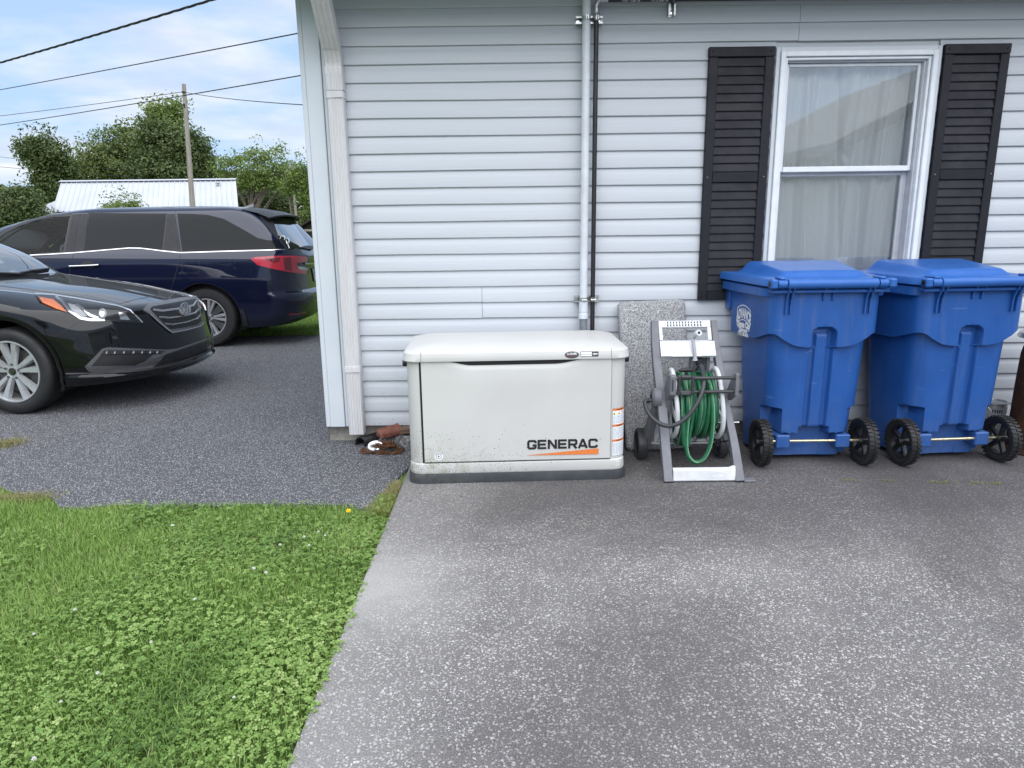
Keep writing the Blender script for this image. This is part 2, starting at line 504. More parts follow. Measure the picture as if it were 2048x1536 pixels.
    t.set(color=t.ramp(nz, [(0.3, (0.10, 0.035, 0.025)), (0.6, (0.22, 0.085, 0.06)), (0.85, (0.30, 0.22, 0.19))]), rough=0.95)
    t.bump(nz, 0.6, 0.006)
    t = NT('brown_board')
    v = t.coords('Object', scale=(2, 30, 30))
    nz = t.noise(v, 3, 6)
    t.set(color=t.ramp(nz, [(0.3, (0.08, 0.045, 0.028)), (0.7, (0.19, 0.12, 0.08))]), rough=0.9)
    t = NT('rubble')
    v = t.coords('Object')
    vo = t.voro(v, 60)
    nz = t.noise(v, 40, 5)
    c = t.ramp(vo.outputs['Distance'], [(0.15, (0.5, 0.49, 0.48)), (0.4, (0.09, 0.088, 0.09))])
    t.set(color=t.mix(0.5, c, t.ramp(nz, [(0.35, 0.04), (0.65, 0.3)])), rough=0.95)
    t.bump(vo.outputs['Distance'], 0.8, 0.01)
    # --- car paint
    for nm, col, fl in (('black_car_paint', (0.0035, 0.0037, 0.0048), 0.0), ('navy_car_paint', (0.0060, 0.0090, 0.030), 0.25)):
        t = NT(nm)
        t.set(color=col, metal=fl, rough=0.35, coat=1.0, coatr=0.012, spec=0.05)
        t.b.inputs['Coat IOR'].default_value = 1.45 if nm[0] == 'b' else 1.55
    t = NT('tinted_glass'); t.set(color=(0.010, 0.012, 0.014), rough=0.015, spec=0.16)
    t = NT('windshield_glass'); t.set(color=(0.02, 0.024, 0.027), rough=0.012, spec=0.6, ior=2.3, coat=1.0, coatr=0.0)
    t.b.inputs['Coat IOR'].default_value = 2.1
    t = NT('clear_car_glass')
    gl = t.n('ShaderNodeBsdfGlossy'); gl.inputs['Roughness'].default_value = 0.01
    tp = t.n('ShaderNodeBsdfTransparent'); tp.inputs[0].default_value = (0.80, 0.88, 0.86, 1)
    fr = t.n('ShaderNodeFresnel'); fr.inputs[0].default_value = 1.28
    ms = t.n('ShaderNodeMixShader'); t.l(t.math('MAXIMUM', fr.outputs[0], 0.0), ms.inputs[0]); t.l(tp.outputs[0], ms.inputs[1]); t.l(gl.outputs[0], ms.inputs[2]); t.l(ms.outputs[0], t.o.inputs[0])
    t = NT('window_glass')
    gl = t.n('ShaderNodeBsdfGlossy'); gl.inputs['Roughness'].default_value = 0.012; gl.inputs[0].default_value = (0.95, 0.97, 1, 1)
    wv = t.coords('Object')
    bp = t.n('ShaderNodeBump'); bp.inputs['Strength'].default_value = 0.012; bp.inputs['Distance'].default_value = 0.03
    t.l(t.noise(wv, 3.0, 2), bp.inputs['Height']); t.l(bp.outputs[0], gl.inputs['Normal'])
    tp = t.n('ShaderNodeBsdfTransparent'); tp.inputs[0].default_value = (0.97, 0.98, 0.98, 1)
    fr = t.n('ShaderNodeFresnel'); fr.inputs[0].default_value = 1.75
    ms = t.n('ShaderNodeMixShader'); t.l(t.math('ADD', t.math('MULTIPLY', fr.outputs[0], 1.6), 0.0, True), ms.inputs[0]); t.l(tp.outputs[0], ms.inputs[1]); t.l(gl.outputs[0], ms.inputs[2]); t.l(ms.outputs[0], t.o.inputs[0])
    t = NT('headlamp_glass')
    gl = t.n('ShaderNodeBsdfGlossy'); gl.inputs['Roughness'].default_value = 0.01
    tp = t.n('ShaderNodeBsdfTransparent'); tp.inputs[0].default_value = (0.95, 0.96, 0.97, 1)
    fr = t.n('ShaderNodeFresnel'); fr.inputs[0].default_value = 1.45
    ms = t.n('ShaderNodeMixShader'); t.l(fr.outputs[0], ms.inputs[0]); t.l(tp.outputs[0], ms.inputs[1]); t.l(gl.outputs[0], ms.inputs[2]); t.l(ms.outputs[0], t.o.inputs[0])
    # sheer curtain
    t = NT('sheer_curtain')
    v = t.coords('World', scale=(60, 60, 60))
    c = t.ramp(t.noise(v, 3, 3), [(0.3, (0.84, 0.84, 0.83)), (0.7, (0.90, 0.90, 0.90))])
    t.set(color=c, rough=1.0, spec=0.05)
    t = NT('corrugated_black'); t.set(color=(0.012, 0.012, 0.014), rough=0.5)
    # sloped white metal roofing
    t = NT('white_metal_roof')
    v = t.coords('Object')
    nz = t.noise(v, 0.6, 4)
    t.set(color=t.ramp(nz, [(0.3, (0.42, 0.44, 0.475)), (0.7, (0.48, 0.495, 0.53))]), rough=0.4, metal=0.0)
    P = plain
    P('shutter_black', (0.0125, 0.0130, 0.0190), 0.55, grain=0.15, scale=40, bump=0.04, spec=0.3)
    P('window_white', (0.78, 0.80, 0.83), 0.35, grain=0.05, scale=14)
    P('window_track', (0.50, 0.51, 0.54), 0.45, grain=0.08, scale=14)
    P('grey_pvc', (0.19, 0.21, 0.235), 0.45)
    P('white_conduit', (0.62, 0.65, 0.69), 0.42, grain=0.12, scale=9)
    P('black_pipe', (0.014, 0.013, 0.016), 0.42, grain=0.3, scale=30, bump=0.1)
    P('galvanised', (0.50, 0.51, 0.50), 0.30, metal=0.85, grain=0.25, scale=70)
    P('bright_zinc', (0.80, 0.81, 0.81), 0.2, metal=0.8, grain=0.15, scale=40)
    P('black_print', (0.012, 0.012, 0.013), 0.5)
    P('dark_grey_print', (0.045, 0.043, 0.05), 0.4)
    P('orange_print', (0.72, 0.20, 0.045), 0.5, grain=0.06)
    P('white_print', (0.82, 0.83, 0.84), 0.5, grain=0.04)
    P('blue_grey_print', (0.30, 0.36, 0.45), 0.6)
    P('red_print', (0.45, 0.09, 0.10), 0.5)
    P('yellow_print', (0.75, 0.58, 0.08), 0.5)
    P('black_rubber', (0.014, 0.014, 0.015), 0.62, grain=0.25, scale=50, bump=0.1)
    P('tyre_rubber', (0.0135, 0.0135, 0.0145), 0.6, grain=0.25, scale=30, bump=0.08)
    P('black_plastic', (0.011, 0.011, 0.012), 0.45, grain=0.2)
    P('satin_black', (0.020, 0.020, 0.022), 0.45, grain=0.12)
    P('charcoal_trim', (0.030, 0.030, 0.034), 0.5, spec=0.25, grain=0.1)
    P('bumper_grey', (0.072, 0.072, 0.079), 0.42)
    P('gunmetal_trim', (0.15, 0.15, 0.16), 0.38, grain=0.1, metal=0.4)
    P('reel_grey', (0.150, 0.153, 0.172), 0.5, grain=0.12, scale=20, bump=0.05)
    P('reel_dark', (0.040, 0.041, 0.046), 0.45, grain=0.15)
    P('reel_white', (0.68, 0.695, 0.71), 0.45, grain=0.08, scale=20, bump=0.05)
    P('hose_green', (0.016, 0.125, 0.055), 0.36, grain=0.15, scale=30)
    P('hose_stripe', (0.20, 0.38, 0.24), 0.4)
    P('brass_rod', (0.62, 0.56, 0.38), 0.25, metal=0.8, grain=0.2)
    P('grille_silver', (0.42, 0.42, 0.43), 0.25, metal=0.8)
    P('chrome', (0.58, 0.58, 0.59), 0.10, metal=1.0, grain=0.05)
    P('alloy', (0.55, 0.56, 0.58), 0.30, metal=0.6, grain=0.08)
    P('alloy_dark', (0.10, 0.10, 0.105), 0.4, metal=0.5, grain=0.1)
    P('brake_disc', (0.13, 0.125, 0.12), 0.5, metal=0.6, grain=0.2)
    P('amber_lens', (0.72, 0.235, 0.10), 0.25, grain=0.05, scale=200)
    P('lamp_housing', (0.020, 0.020, 0.022), 0.3)
    P('lamp_reflector', (0.72, 0.73, 0.75), 0.15, metal=0.85, grain=0.05)
    P('lamp_grey', (0.35, 0.36, 0.38), 0.3)
    P('tail_red', (0.52, 0.008, 0.030), 0.12, grain=0.05, coat=1.0)
    P('tail_red_dark', (0.16, 0.003, 0.012), 0.12, grain=0.1, coat=1.0)
    P('tail_clear', (0.55, 0.57, 0.58), 0.15, grain=0.1, coat=1.0)
    P('seat_fabric', (0.16, 0.16, 0.165), 0.9)
    P('plate_white', (0.55, 0.62, 0.68), 0.4, grain=0.1, scale=60)
    P('paint_can_metal', (0.42, 0.43, 0.44), 0.35, metal=0.6, grain=0.3, scale=25)
    P('paint_can_label', (0.26, 0.27, 0.29), 0.6, grain=0.2, scale=60)
    P('white_paint', (0.74, 0.76, 0.78), 0.5)
    P('clover_white', (0.74, 0.72, 0.70), 0.8)
    P('dandelion_yellow', (0.80, 0.58, 0.01), 0.7)
    P('stem_green', (0.10, 0.22, 0.04), 0.6)
    P('cable_black', (0.018, 0.018, 0.02), 0.6)
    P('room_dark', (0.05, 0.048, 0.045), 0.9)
    P('roof_shingle', (0.20, 0.195, 0.195), 0.95, grain=0.35, scale=8)
    P('neighbour_siding', (0.66, 0.67, 0.68), 0.7)
    P('soffit_white', (0.50, 0.515, 0.535), 0.6)
    P('porch_white', (0.70, 0.71, 0.72), 0.6)


make_materials()
M = MATS


# ------------------------------------------------------------------ mesh helpers
class MB:
    """collects primitives and links them as ONE mesh object"""
    def __init__(s):
        s.v = []; s.f = []; s.mi = []

    def add(s, vs, fs, m=0):
        o = len(s.v)
        s.v.extend([tuple(map(float, p)) for p in vs])
        s.f.extend([tuple(i + o for i in f) for f in fs])
        s.mi.extend([m] * len(fs))
        return s

    def box(s, x0, x1, y0, y1, z0, z1, m=0, bev=0.0):
        return s.obox(((x0 + x1) / 2, (y0 + y1) / 2, (z0 + z1) / 2), (1, 0, 0), (0, 1, 0), (0, 0, 1), (abs(x1 - x0) / 2, abs(y1 - y0) / 2, abs(z1 - z0) / 2), m, bev)

    def obox(s, c, ax, ay, az, h, m=0, bev=0.0):
        c = np.array(c, float)
        A = [np.array(a, float) / np.linalg.norm(a) for a in (ax, ay, az)]
        if bev <= 0 or bev >= min(h):
            vs = [c + A[0] * h[0] * i + A[1] * h[1] * j + A[2] * h[2] * k for i in (-1, 1) for j in (-1, 1) for k in (-1, 1)]
            fs = [(0, 1, 3, 2), (4, 6, 7, 5), (0, 4, 5, 1), (2, 3, 7, 6), (0, 2, 6, 4), (1, 5, 7, 3)]
            return s.add(vs, fs, m)
        b = bev
        vs = []; idx = {}
        for i in (-1, 1):
            for j in (-1, 1):
                for k in (-1, 1):
                    for q in range(3):
                        hh = [h[0] - (0 if q == 0 else b), h[1] - (0 if q == 1 else b), h[2] - (0 if q == 2 else b)]
                        idx[(i, j, k, q)] = len(vs)
                        vs.append(c + A[0] * hh[0] * i + A[1] * hh[1] * j + A[2] * hh[2] * k)
        fs = []
        for q in range(3):
            o1, o2 = [(1, 2), (0, 2), (0, 1)][q]
            for sg in (-1, 1):
                quad = []
                for a_, b_ in ((-1, -1), (1, -1), (1, 1), (-1, 1)):
                    t = [0, 0, 0]; t[q] = sg; t[o1] = a_; t[o2] = b_
                    quad.append(idx[(*t, q)])
                fs.append(tuple(quad))
        for q in range(3):           # edges run along axis q
            o1, o2 = [(1, 2), (0, 2), (0, 1)][q]
            for a_ in (-1, 1):
                for b_ in (-1, 1):
                    t0 = [0, 0, 0]; t1 = [0, 0, 0]
                    t0[q] = -1; t1[q] = 1
                    for t in (t0, t1):
                        t[o1] = a_; t[o2] = b_
                    fs.append((idx[(*t0, o1)], idx[(*t1, o1)], idx[(*t1, o2)], idx[(*t0, o2)]))
        for i in (-1, 1):
            for j in (-1, 1):
                for k in (-1, 1):
                    fs.append((idx[(i, j, k, 0)], idx[(i, j, k, 1)], idx[(i, j, k, 2)]))
        return s.add(vs, fs, m)

    def bar(s, p0, p1, w, d, m=0, side=(1, 0, 0), bev=0.0):
        """a rectangular bar from p0 to p1; w along 'side', d across"""
        p0 = np.array(p0, float); p1 = np.array(p1, float)
        a = p1 - p0; L = np.linalg.norm(a); a /= L
        sd_ = np.array(side, float); sd_ = sd_ - a * (sd_ @ a); sd_ /= np.linalg.norm(sd_)
        t = np.cross(a, sd_)
        return s.obox((p0 + p1) / 2, sd_, t, a, (w / 2, d / 2, L / 2), m, bev)

    def tube(s, pts, r, n=10, closed=False, caps=True, m=0, flat=1.0):
        P = np.array(pts, float)
        K = len(P)
        rr = np.full(K, r, float) if np.isscalar(r) else np.array(r, float)
        if closed:
            T = np.roll(P, -1, 0) - np.roll(P, 1, 0)
        else:
            T = np.gradient(P, axis=0)
        T /= np.linalg.norm(T, axis=1)[:, None] + 1e-12
        a = np.array([0, 0, 1.0]) if abs(T[0][2]) < 0.9 else np.array([1.0, 0, 0])
        nrm = np.cross(T[0], a); nrm /= np.linalg.norm(nrm)
        vs = []
        for i in range(K):
            nrm = nrm - T[i] * (nrm @ T[i]); nrm /= np.linalg.norm(nrm)
            b = np.cross(T[i], nrm)
            for k in range(n):
                th = 2 * PI * k / n
                vs.append(P[i] + rr[i] * (math.cos(th) * nrm + flat * math.sin(th) * b))
        fs = []
        for i in range(K if closed else K - 1):
            j = (i + 1) % K
            for k in range(n):
                k2 = (k + 1) % n
                fs.append((i * n + k, j * n + k, j * n + k2, i * n + k2))
        if caps and not closed:
            fs.append(tuple(range(n))[::-1])
            fs.append(tuple((K - 1) * n + k for k in range(n)))
        return s.add(vs, fs, m)

    def cyl(s, p0, p1, r0, r1=None, n=18, m=0, caps=True):
        return s.tube([p0, p1], [r0, r0 if r1 is None else r1], n, False, caps, m)

    def lathe(s, prof, n=32, origin=(0, 0, 0), axis=(0, 0, 1), m=0, a0=0.0, a1=2 * PI):
        """prof: list of (radius, height) turned round axis"""
        ax = np.array(axis, float); ax /= np.linalg.norm(ax)
        t = np.array([1.0, 0, 0]) if abs(ax[0]) < 0.9 else np.array([0, 1.0, 0])
        u = np.cross(ax, t); u /= np.linalg.norm(u); w = np.cross(ax, u)
        O = np.array(origin, float)
        full = abs(a1 - a0 - 2 * PI) < 1e-6
        steps = n if full else n + 1
        vs = [O + ax * h + r * (math.cos(a0 + (a1 - a0) * k / n) * u + math.sin(a0 + (a1 - a0) * k / n) * w) for k in range(steps) for r, h in prof]
        q = len(prof)
        fs = []
        for k in range(n):
            k2 = (k + 1) % steps
            for j in range(q - 1):
                fs.append((k * q + j, k * q + j + 1, k2 * q + j + 1, k2 * q + j))
        return s.add(vs, fs, m)

    def prism(s, poly, fn, d0, d1, m=0):
        """2D polygon extruded from d0 to d1; fn(u, v, d) -> xyz"""
        n = len(poly)
        vs = [fn(u, v, d0) for u, v in poly] + [fn(u, v, d1) for u, v in poly]
        fs = [tuple(range(n))[::-1], tuple(range(n, 2 * n))]
        for i in range(n):
            j = (i + 1) % n
            fs.append((i, j, n + j, n + i))
        return s.add(vs, fs, m)

    def grid(s, P, m=0, closeu=False, closev=False, mask=None):
        P = np.asarray(P, float)
        nu, nv = P.shape[:2]
        fs = []
        for i in range(nu if closeu else nu - 1):
            i2 = (i + 1) % nu
            for j in range(nv if closev else nv - 1):
                j2 = (j + 1) % nv
                if mask is not None and not mask[i, j]:
                    continue
                fs.append((i * nv + j, i2 * nv + j, i2 * nv + j2, i * nv + j2))
        return s.add(P.reshape(-1, 3), fs, m)

    def text(s, txt, fn, size=1.0, m=0, bold=0.0, sx=1.0, align='CENTER', extrude=0.0):
        vs, fs = text_mesh(txt, size, bold, align)
        return s.add([fn(x * sx, y) for x, y in vs], fs, m)

    def build(s, name, mats, parent=None, smooth=None, bevel=0.0, loc=None, flip=True):
        me = bpy.data.meshes.new(name)
        me.from_pydata(s.v, [], s.f)
        if not isinstance(mats, (list, tuple)):
            mats = [mats]
        for mm in mats:
            me.materials.append(M[mm])
        if len(mats) > 1:
            me.polygons.foreach_set('material_index', s.mi)
        bm = bmesh.new(); bm.from_mesh(me)
        if flip:
            bmesh.ops.recalc_face_normals(bm, faces=bm.faces)
        bm.to_mesh(me); bm.free()
        if smooth is not None:
            me.polygons.foreach_set('use_smooth', [True] * len(me.polygons))
            me.set_sharp_from_angle(angle=math.radians(smooth))
        me.update()
        o = bpy.data.objects.new(name, me)
        COL.objects.link(o)
        if parent is not None:
            o.parent = parent
            if s.world:
                o.matrix_parent_inverse = world_of(parent).inverted()
        if loc is not None:
            o.location = loc
        if bevel > 0:
            bv = o.modifiers.new('bevel', 'BEVEL')
            bv.width = bevel; bv.segments = 2; bv.limit_method = 'ANGLE'; bv.angle_limit = math.radians(35)
        return o
    world = False


class WB(MB):
    """same, with the vertices given in world coordinates whatever the parent"""
    world = True


def world_of(o):
    mtx = Matrix.LocRotScale(o.location, o.rotation_euler, o.scale)
    if o.parent:
        return world_of(o.parent) @ o.matrix_parent_inverse @ mtx
    return mtx


_TX = {}


def text_mesh(txt, size, bold, align):
    key = (txt, size, bold, align)
    if key in _TX:
        return _TX[key]
    cu = bpy.data.curves.new('lettering', 'FONT')
    cu.body = txt; cu.size = size; cu.offset = bold; cu.align_x = align; cu.fill_mode = 'FRONT'; cu.resolution_u = 3
    ob = bpy.data.objects.new('lettering', cu)
    COL.objects.link(ob)
    dg = bpy.context.evaluated_depsgraph_get()
    me = bpy.data.meshes.new_from_object(ob.evaluated_get(dg))
    vs = [(v.co.x, v.co.y) for v in me.vertices]
    fs = [tuple(p.vertices) for p in me.polygons]
    bpy.data.objects.remove(ob); bpy.data.meshes.remove(me); bpy.data.curves.remove(cu)
    _TX[key] = (vs, fs)
    return vs, fs


def thing(name, label, cat, loc=(0, 0, 0), rotz=0.0, group=None):
    o = bpy.data.objects.new(name, None)
    o.empty_display_size = 0.1
    COL.objects.link(o)
    o.location = loc; o.rotation_euler = (0, 0, rotz)
    return tag(o, label, cat, group)


def tag(o, label=None, cat=None, group=None, kind=None):
    if label: o['label'] = label
    if cat: o['category'] = cat
    if group: o['group'] = group
    if kind: o['kind'] = kind
    return o


def kids(o):
    return [c for c in bpy.data.objects if c.parent == o]


_KIDS = None


def copy_tree(o, parent=None, **props):
    c = o.copy()
    COL.objects.link(c)
    if parent is not None:
        c.parent = parent
        c.matrix_parent_inverse = o.matrix_parent_inverse
    for k, v in props.items():
        c[k] = v
    for ch in list(o.children):
        copy_tree(ch, c)
    return c


def spline(pts, n):
    """Catmull-Rom through the points, n samples"""
    P = np.array(pts, float)
    K = len(P)
    E = np.vstack([2 * P[0] - P[1], P, 2 * P[-1] - P[-2]])
    ts = np.linspace(0, K - 1, n)
    i = np.minimum(ts.astype(int), K - 2)
    t = (ts - i)[:, None]
    p0, p1, p2, p3 = E[i], E[i + 1], E[i + 2], E[i + 3]
    return 0.5 * (2 * p1 + (p2 - p0) * t + (2 * p0 - 5 * p1 + 4 * p2 - p3) * t * t + (3 * p1 - p0 - 3 * p2 + p3) * t ** 3)


def sstep(a, b, x):
    t = np.clip((x - a) / (b - a), 0, 1)
    return t * t * (3 - 2 * t)

# ================================================================== ground, driveway, slab
def ground_z(y):
    return -0.010 - max(0.0, y - 0.9) * 0.0262


def sheet(name, poly, zf, mat, step=0.5, thick=0.0):
    """a polygonal ground sheet that follows zf, with a skirt so that its edge has thickness"""
    pts = [Vector(p) for p in poly]
    n = len(pts)
    edges = [(i, (i + 1) % n) for i in range(n)]
    xs = [p[0] for p in poly]; ys = [p[1] for p in poly]
    extra = [Vector((x, y)) for x in np.arange(min(xs) + step / 2, max(xs), step) for y in np.arange(min(ys) + step / 2, max(ys), step)]
    vs, es, fs, *_ = delaunay_2d_cdt(pts + extra, edges, [], 1, 1e-6)
    mb = MB()
    mb.add([(v[0], v[1], zf(v[1])) for v in vs], fs)
    if thick:
        k = len(poly)
        mb.add([(p[0], p[1], zf(p[1])) for p in poly] + [(p[0], p[1], zf(p[1]) - thick) for p in poly], [(i, (i + 1) % k, k + (i + 1) % k, k + i) for i in range(k)])
    return mb.build(name, mat)


def jag(pts, amp, step):
    o = []
    for a, b in zip(pts[:-1], pts[1:]):
        d = math.hypot(b[0] - a[0], b[1] - a[1]); k = max(1, int(d / step))
        for i in range(k):
            t = i / k
            o.append((a[0] + (b[0] - a[0]) * t + (rnd.uniform(-amp, amp) if i else 0), a[1] + (b[1] - a[1]) * t + (rnd.uniform(-amp, amp) if i else 0)))
    o.append(pts[-1])
    return o


g = MB()
g.add([(-900, -60, -0.16), (900, -60, -0.16), (900, 1500, -0.16), (-900, 1500, -0.16)], [(0, 1, 2, 3)])
tag(g.build('ground', 'far_lawn'), kind='structure')
near = jag([(-0.625, -0.55), (-0.675, -0.80), (-0.70, -1.0), (-0.735, -1.19), (-0.86, -1.10), (-1.64, -1.085), (-2.38, -1.08), (-2.50, -0.95), (-2.72, -0.90), (-2.92, -0.77), (-3.2, -0.35), (-3.45, -0.02), (-4.2, 0.06), (-14, 0.1)], 0.025, 0.12)
far_e = jag([(-14, 5.3), (-6.0, 5.32), (-4.0, 5.36), (-2.75, 5.50), (-1.0, 5.7)], 0.05, 0.2)
tag(sheet('driveway', near + far_e + [(-1.0, 0.12), (-0.3, 0.02), (-0.3, -0.55)], ground_z, 'driveway_asphalt', 0.6, 0.08), kind='structure')
s = MB()
s.box(-0.62, 13, -11, 0.10, -0.15, 0.0)
o = s.build('concrete_slab', 'aggregate_slab', bevel=0.012)
tag(o, kind='structure')
lawn_poly = [(-0.61, -0.55)] + near + [(-14, -10), (-0.61, -10)]
tag(sheet('lawn', lawn_poly, lambda y: -0.035, 'lawn_soil', 1.0), kind='structure')

# ================================================================== the house
house = thing('house', 'single storey house in pale blue grey lap siding behind the generator and blue bins', 'house', (-1.2, 0, 0))
PITCH_S = 0.1016
Z25 = 0.10
X_L, X_R = -1.095, 9.0
WIN = (1.592, 2.572, 0.93, 2.398)      # hole in the siding
TOPZ = 2.86
wall = WB()
Y0, Y1 = 0.004, 0.16
wall.box(-1.2, WIN[0], Y0, Y1, Z25 + 0.0, TOPZ)
wall.box(WIN[1], X_R, Y0, Y1, Z25 + 0.0, TOPZ)
wall.box(WIN[0], WIN[1], Y0, Y1, Z25, WIN[2])
wall.box(WIN[0], WIN[1], Y0, Y1, WIN[3], TOPZ)
wall.box(-1.2, -1.05, Y1, 9.0, Z25, TOPZ)
wall.build('wall', 'vinyl_siding', house)
fo = WB()
nx = 60
xs = np.linspace(-1.235, X_R, nx)
P = np.zeros((nx, 6, 3))
for i, x in enumerate(xs):
    for j, z in enumerate(np.linspace(-0.15, Z25 + 0.004, 6)):
        P[i, j] = (x, 0.020 + rnd.uniform(-0.008, 0.008) - (0.02 if j < 3 else 0) * rnd.random(), z)
fo.grid(P)
fo.add([(-1.235, 0.02, -0.15), (-1.235, 9, -0.2), (-1.235, 9, Z25), (-1.235, 0.02, Z25)], [(0, 1, 2, 3)])
fo.build('foundation', 'old_concrete', house)
# lap siding: each course is a board with the vinyl's dutch lap profile
prof = [(-0.002, -0.001), (-0.0170, 0.0), (-0.0185, 0.0022), (-0.0165, 0.0600), (-0.0150, 0.0635), (-0.0040, 0.0990), (-0.0036, PITCH_S + 0.007)]


def plank(x0, x1, z):
    b = WB()
    n = max(2, int((x1 - x0) / 0.22))
    s1_, s2_ = rnd.uniform(0, 6), rnd.uniform(0, 6)
    P = []
    for x in np.linspace(x0, x1, n + 1):
        w1 = 0.0011 * math.sin(x * 2.3 + s1_) + 0.0006 * math.sin(x * 7.1 + s2_); w2 = 0.0013 * math.sin(x * 1.7 + s2_) + 0.0007 * math.sin(x * 5.3 + s1_)
        P.append([(x, y * (1 + w1 * 40 * (dz < 0.08)), z + dz + (w2 if dz < 0.07 else 0)) for y, dz in prof])
    b.grid(np.array(P)); b.add(P[0], [tuple(range(len(prof)))]); b.add(P[-1], [tuple(range(len(prof)))[::-1]])
    return b.build('siding_plank', 'vinyl_siding', house, smooth=25)


for k in range(27):
    z = Z25 + k * PITCH_S
    cuts = [X_L, X_R]
    if 7 <= k <= 8:
        cuts = [X_L, -0.186, -0.1835, X_R]
    elif k in (23, 24):
        cuts = [X_L, 1.72, 1.7225, X_R]
    elif k in (25, 26):
        cuts = [X_L, 2.625, 2.6275, X_R]
    segs = [(cuts[i], cuts[i + 1]) for i in range(0, len(cuts), 2)]
    for a, b_ in segs:
        if z + PITCH_S > WIN[2] + 0.01 and z < WIN[3] - 0.01 and a < WIN[0] < b_:
            plank(a, WIN[0] + 0.002, z); plank(WIN[1] - 0.002, b_, z)
        else:
            plank(a, b_, z)
cp = WB()
cp.box(-1.206, -1.110, -0.034, 0.0, Z25 - 0.002, TOPZ, bev=0.004)
cp.box(-1.1075, -1.088, -0.024, 0.0, Z25 - 0.002, TOPZ, bev=0.003)
cp.box(-1.236, -1.206, -0.030, 0.11, Z25 - 0.002, TOPZ, bev=0.004)
cp.build('corner_post', 'white_trim', house)
rf = WB()
rf.box(-1.60, X_R + 0.4, -0.46, 0.0, TOPZ - 0.035, TOPZ - 0.015)
rf.build('soffit', 'soffit_white', house)
rf = WB()
gp = [(-0.46, TOPZ - 0.02), (-0.46, TOPZ - 0.11), (-0.54, TOPZ - 0.11), (-0.585, TOPZ - 0.03), (-0.595, TOPZ), (-0.585, TOPZ), (-0.575, TOPZ - 0.03), (-0.535, TOPZ - 0.10), (-0.47, TOPZ - 0.10), (-0.47, TOPZ - 0.02)]
rf.prism(gp, lambda u, v, d: (d, u, v), -1.62, X_R + 0.4)
rf.build('gutter', 'soffit_white', house)
rf = WB()
rp = [(-0.56, TOPZ + 0.01), (4.4, TOPZ + 1.75), (9.4, TOPZ + 0.01), (9.4, TOPZ + 0.10), (4.4, TOPZ + 1.84), (-0.56, TOPZ + 0.04)]
rf.prism(rp, lambda u, v, d: (d, u, v), -1.64, X_R + 0.42)
rf.build('roof', 'roof_shingle', house)

# ---- window
wn = WB()


def ring(b, x0, x1, z0, z1, w, y0, y1, m=0, bev=0.003):
    b.box(x0, x0 + w, y0, y1, z0, z1, m, bev)
    b.box(x1 - w, x1, y0, y1, z0, z1, m, bev)
    b.box(x0 + w, x1 - w, y0, y1, z1 - w, z1, m, bev)
    b.box(x0 + w, x1 - w, y0, y1, z0, z0 + w, m, bev)


ring(wn, 1.590, 2.574, 0.932, 2.400, 0.0255, -0.033, 0.004)
win = wn.build('window', 'white_trim', house)
w2 = WB()
ring(w2, 1.617, 2.549, 0.958, 2.375, 0.030, -0.046, 0.03)
ring(w2, 1.648, 2.517, 0.990, 2.343, 0.016, -0.030, 0.10)
w2.build('frame', 'window_white', win)
w2 = WB()
w2.box(1.6645, 1.672, -0.006, 0.10, 1.007, 2.326)
w2.box(2.487, 2.5005, -0.006, 0.10, 1.007, 2.326)
w2.box(2.474, 2.486, 0.055, 0.10, 1.007, 2.326)
w2.box(1.672, 2.487, -0.006, 0.10, 2.318, 2.326)
w2.build('track', 'window_track', win)
# sashes: the upper one outside, the lower one behind it
w2 = WB()
ring(w2, 1.674, 2.486, 1.692, 2.316, 0.018, 0.018, 0.042)
w2.box(1.692, 2.468, 0.012, 0.044, 1.690, 1.722, bev=0.003)
w2.build('upper_sash', 'window_white', win)
w2 = WB()
ring(w2, 1.674, 2.474, 1.008, 1.690, 0.024, 0.052, 0.076)
w2.build('lower_sash', 'window_track', win)
w2 = WB(); w2.box(1.690, 2.470, 0.028, 0.032, 1.715, 2.300); w2.build('pane', 'window_glass', win)
w2 = WB(); w2.box(1.696, 2.452, 0.060, 0.064, 1.030, 1.668); w2.build('pane', 'window_glass', win)
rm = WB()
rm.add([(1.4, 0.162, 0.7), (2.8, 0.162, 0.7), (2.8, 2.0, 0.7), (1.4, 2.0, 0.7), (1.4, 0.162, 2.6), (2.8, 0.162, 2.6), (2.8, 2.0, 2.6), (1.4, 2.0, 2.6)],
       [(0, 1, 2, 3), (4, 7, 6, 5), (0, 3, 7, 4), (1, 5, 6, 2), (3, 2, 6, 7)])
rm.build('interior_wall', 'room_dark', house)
# sheer curtain in loose folds
cu = MB()
nx, nz_ = 150, 40
P = np.zeros((nx, nz_, 3))
for i in range(nx):
    u = i / (nx - 1)
    for j in range(nz_):
        v = j / (nz_ - 1)
        z = 0.94 + v * 1.44
        x = 1.615 + u * 0.94 + 0.02 * math.sin(v * 2.5 + u * 5) * (1 - v)
        amp = 0.013 + 0.013 * (1 - v)
        q = u * 9.2 + 0.35 * math.sin(v * 2.2 + 1) + 0.5 * math.sin(u * 7.0)
        y = 0.125 + amp * math.sin(2 * PI * q * 0.55) + 0.010 * math.sin(2 * PI * q * 1.13 + v * 2) + 0.004 * math.sin(2 * PI * q * 2.7)
        fold = 0.46 + 0.10 * (1 - v)                       # a deeper crease that slants to the right
        y += 0.028 * math.exp(-((u - fold) / 0.012) ** 2) + 0.022 * math.exp(-((u - 0.70 + 0.03 * v) / 0.014) ** 2) + 0.018 * math.exp(-((u - 0.31 + 0.05 * v) / 0.010) ** 2)
        P[i, j] = (x, y, z)
cu.grid(P)
o = cu.build('curtain', 'sheer_curtain', smooth=60)
sol = o.modifiers.new('thickness', 'SOLIDIFY'); sol.thickness = 0.0015
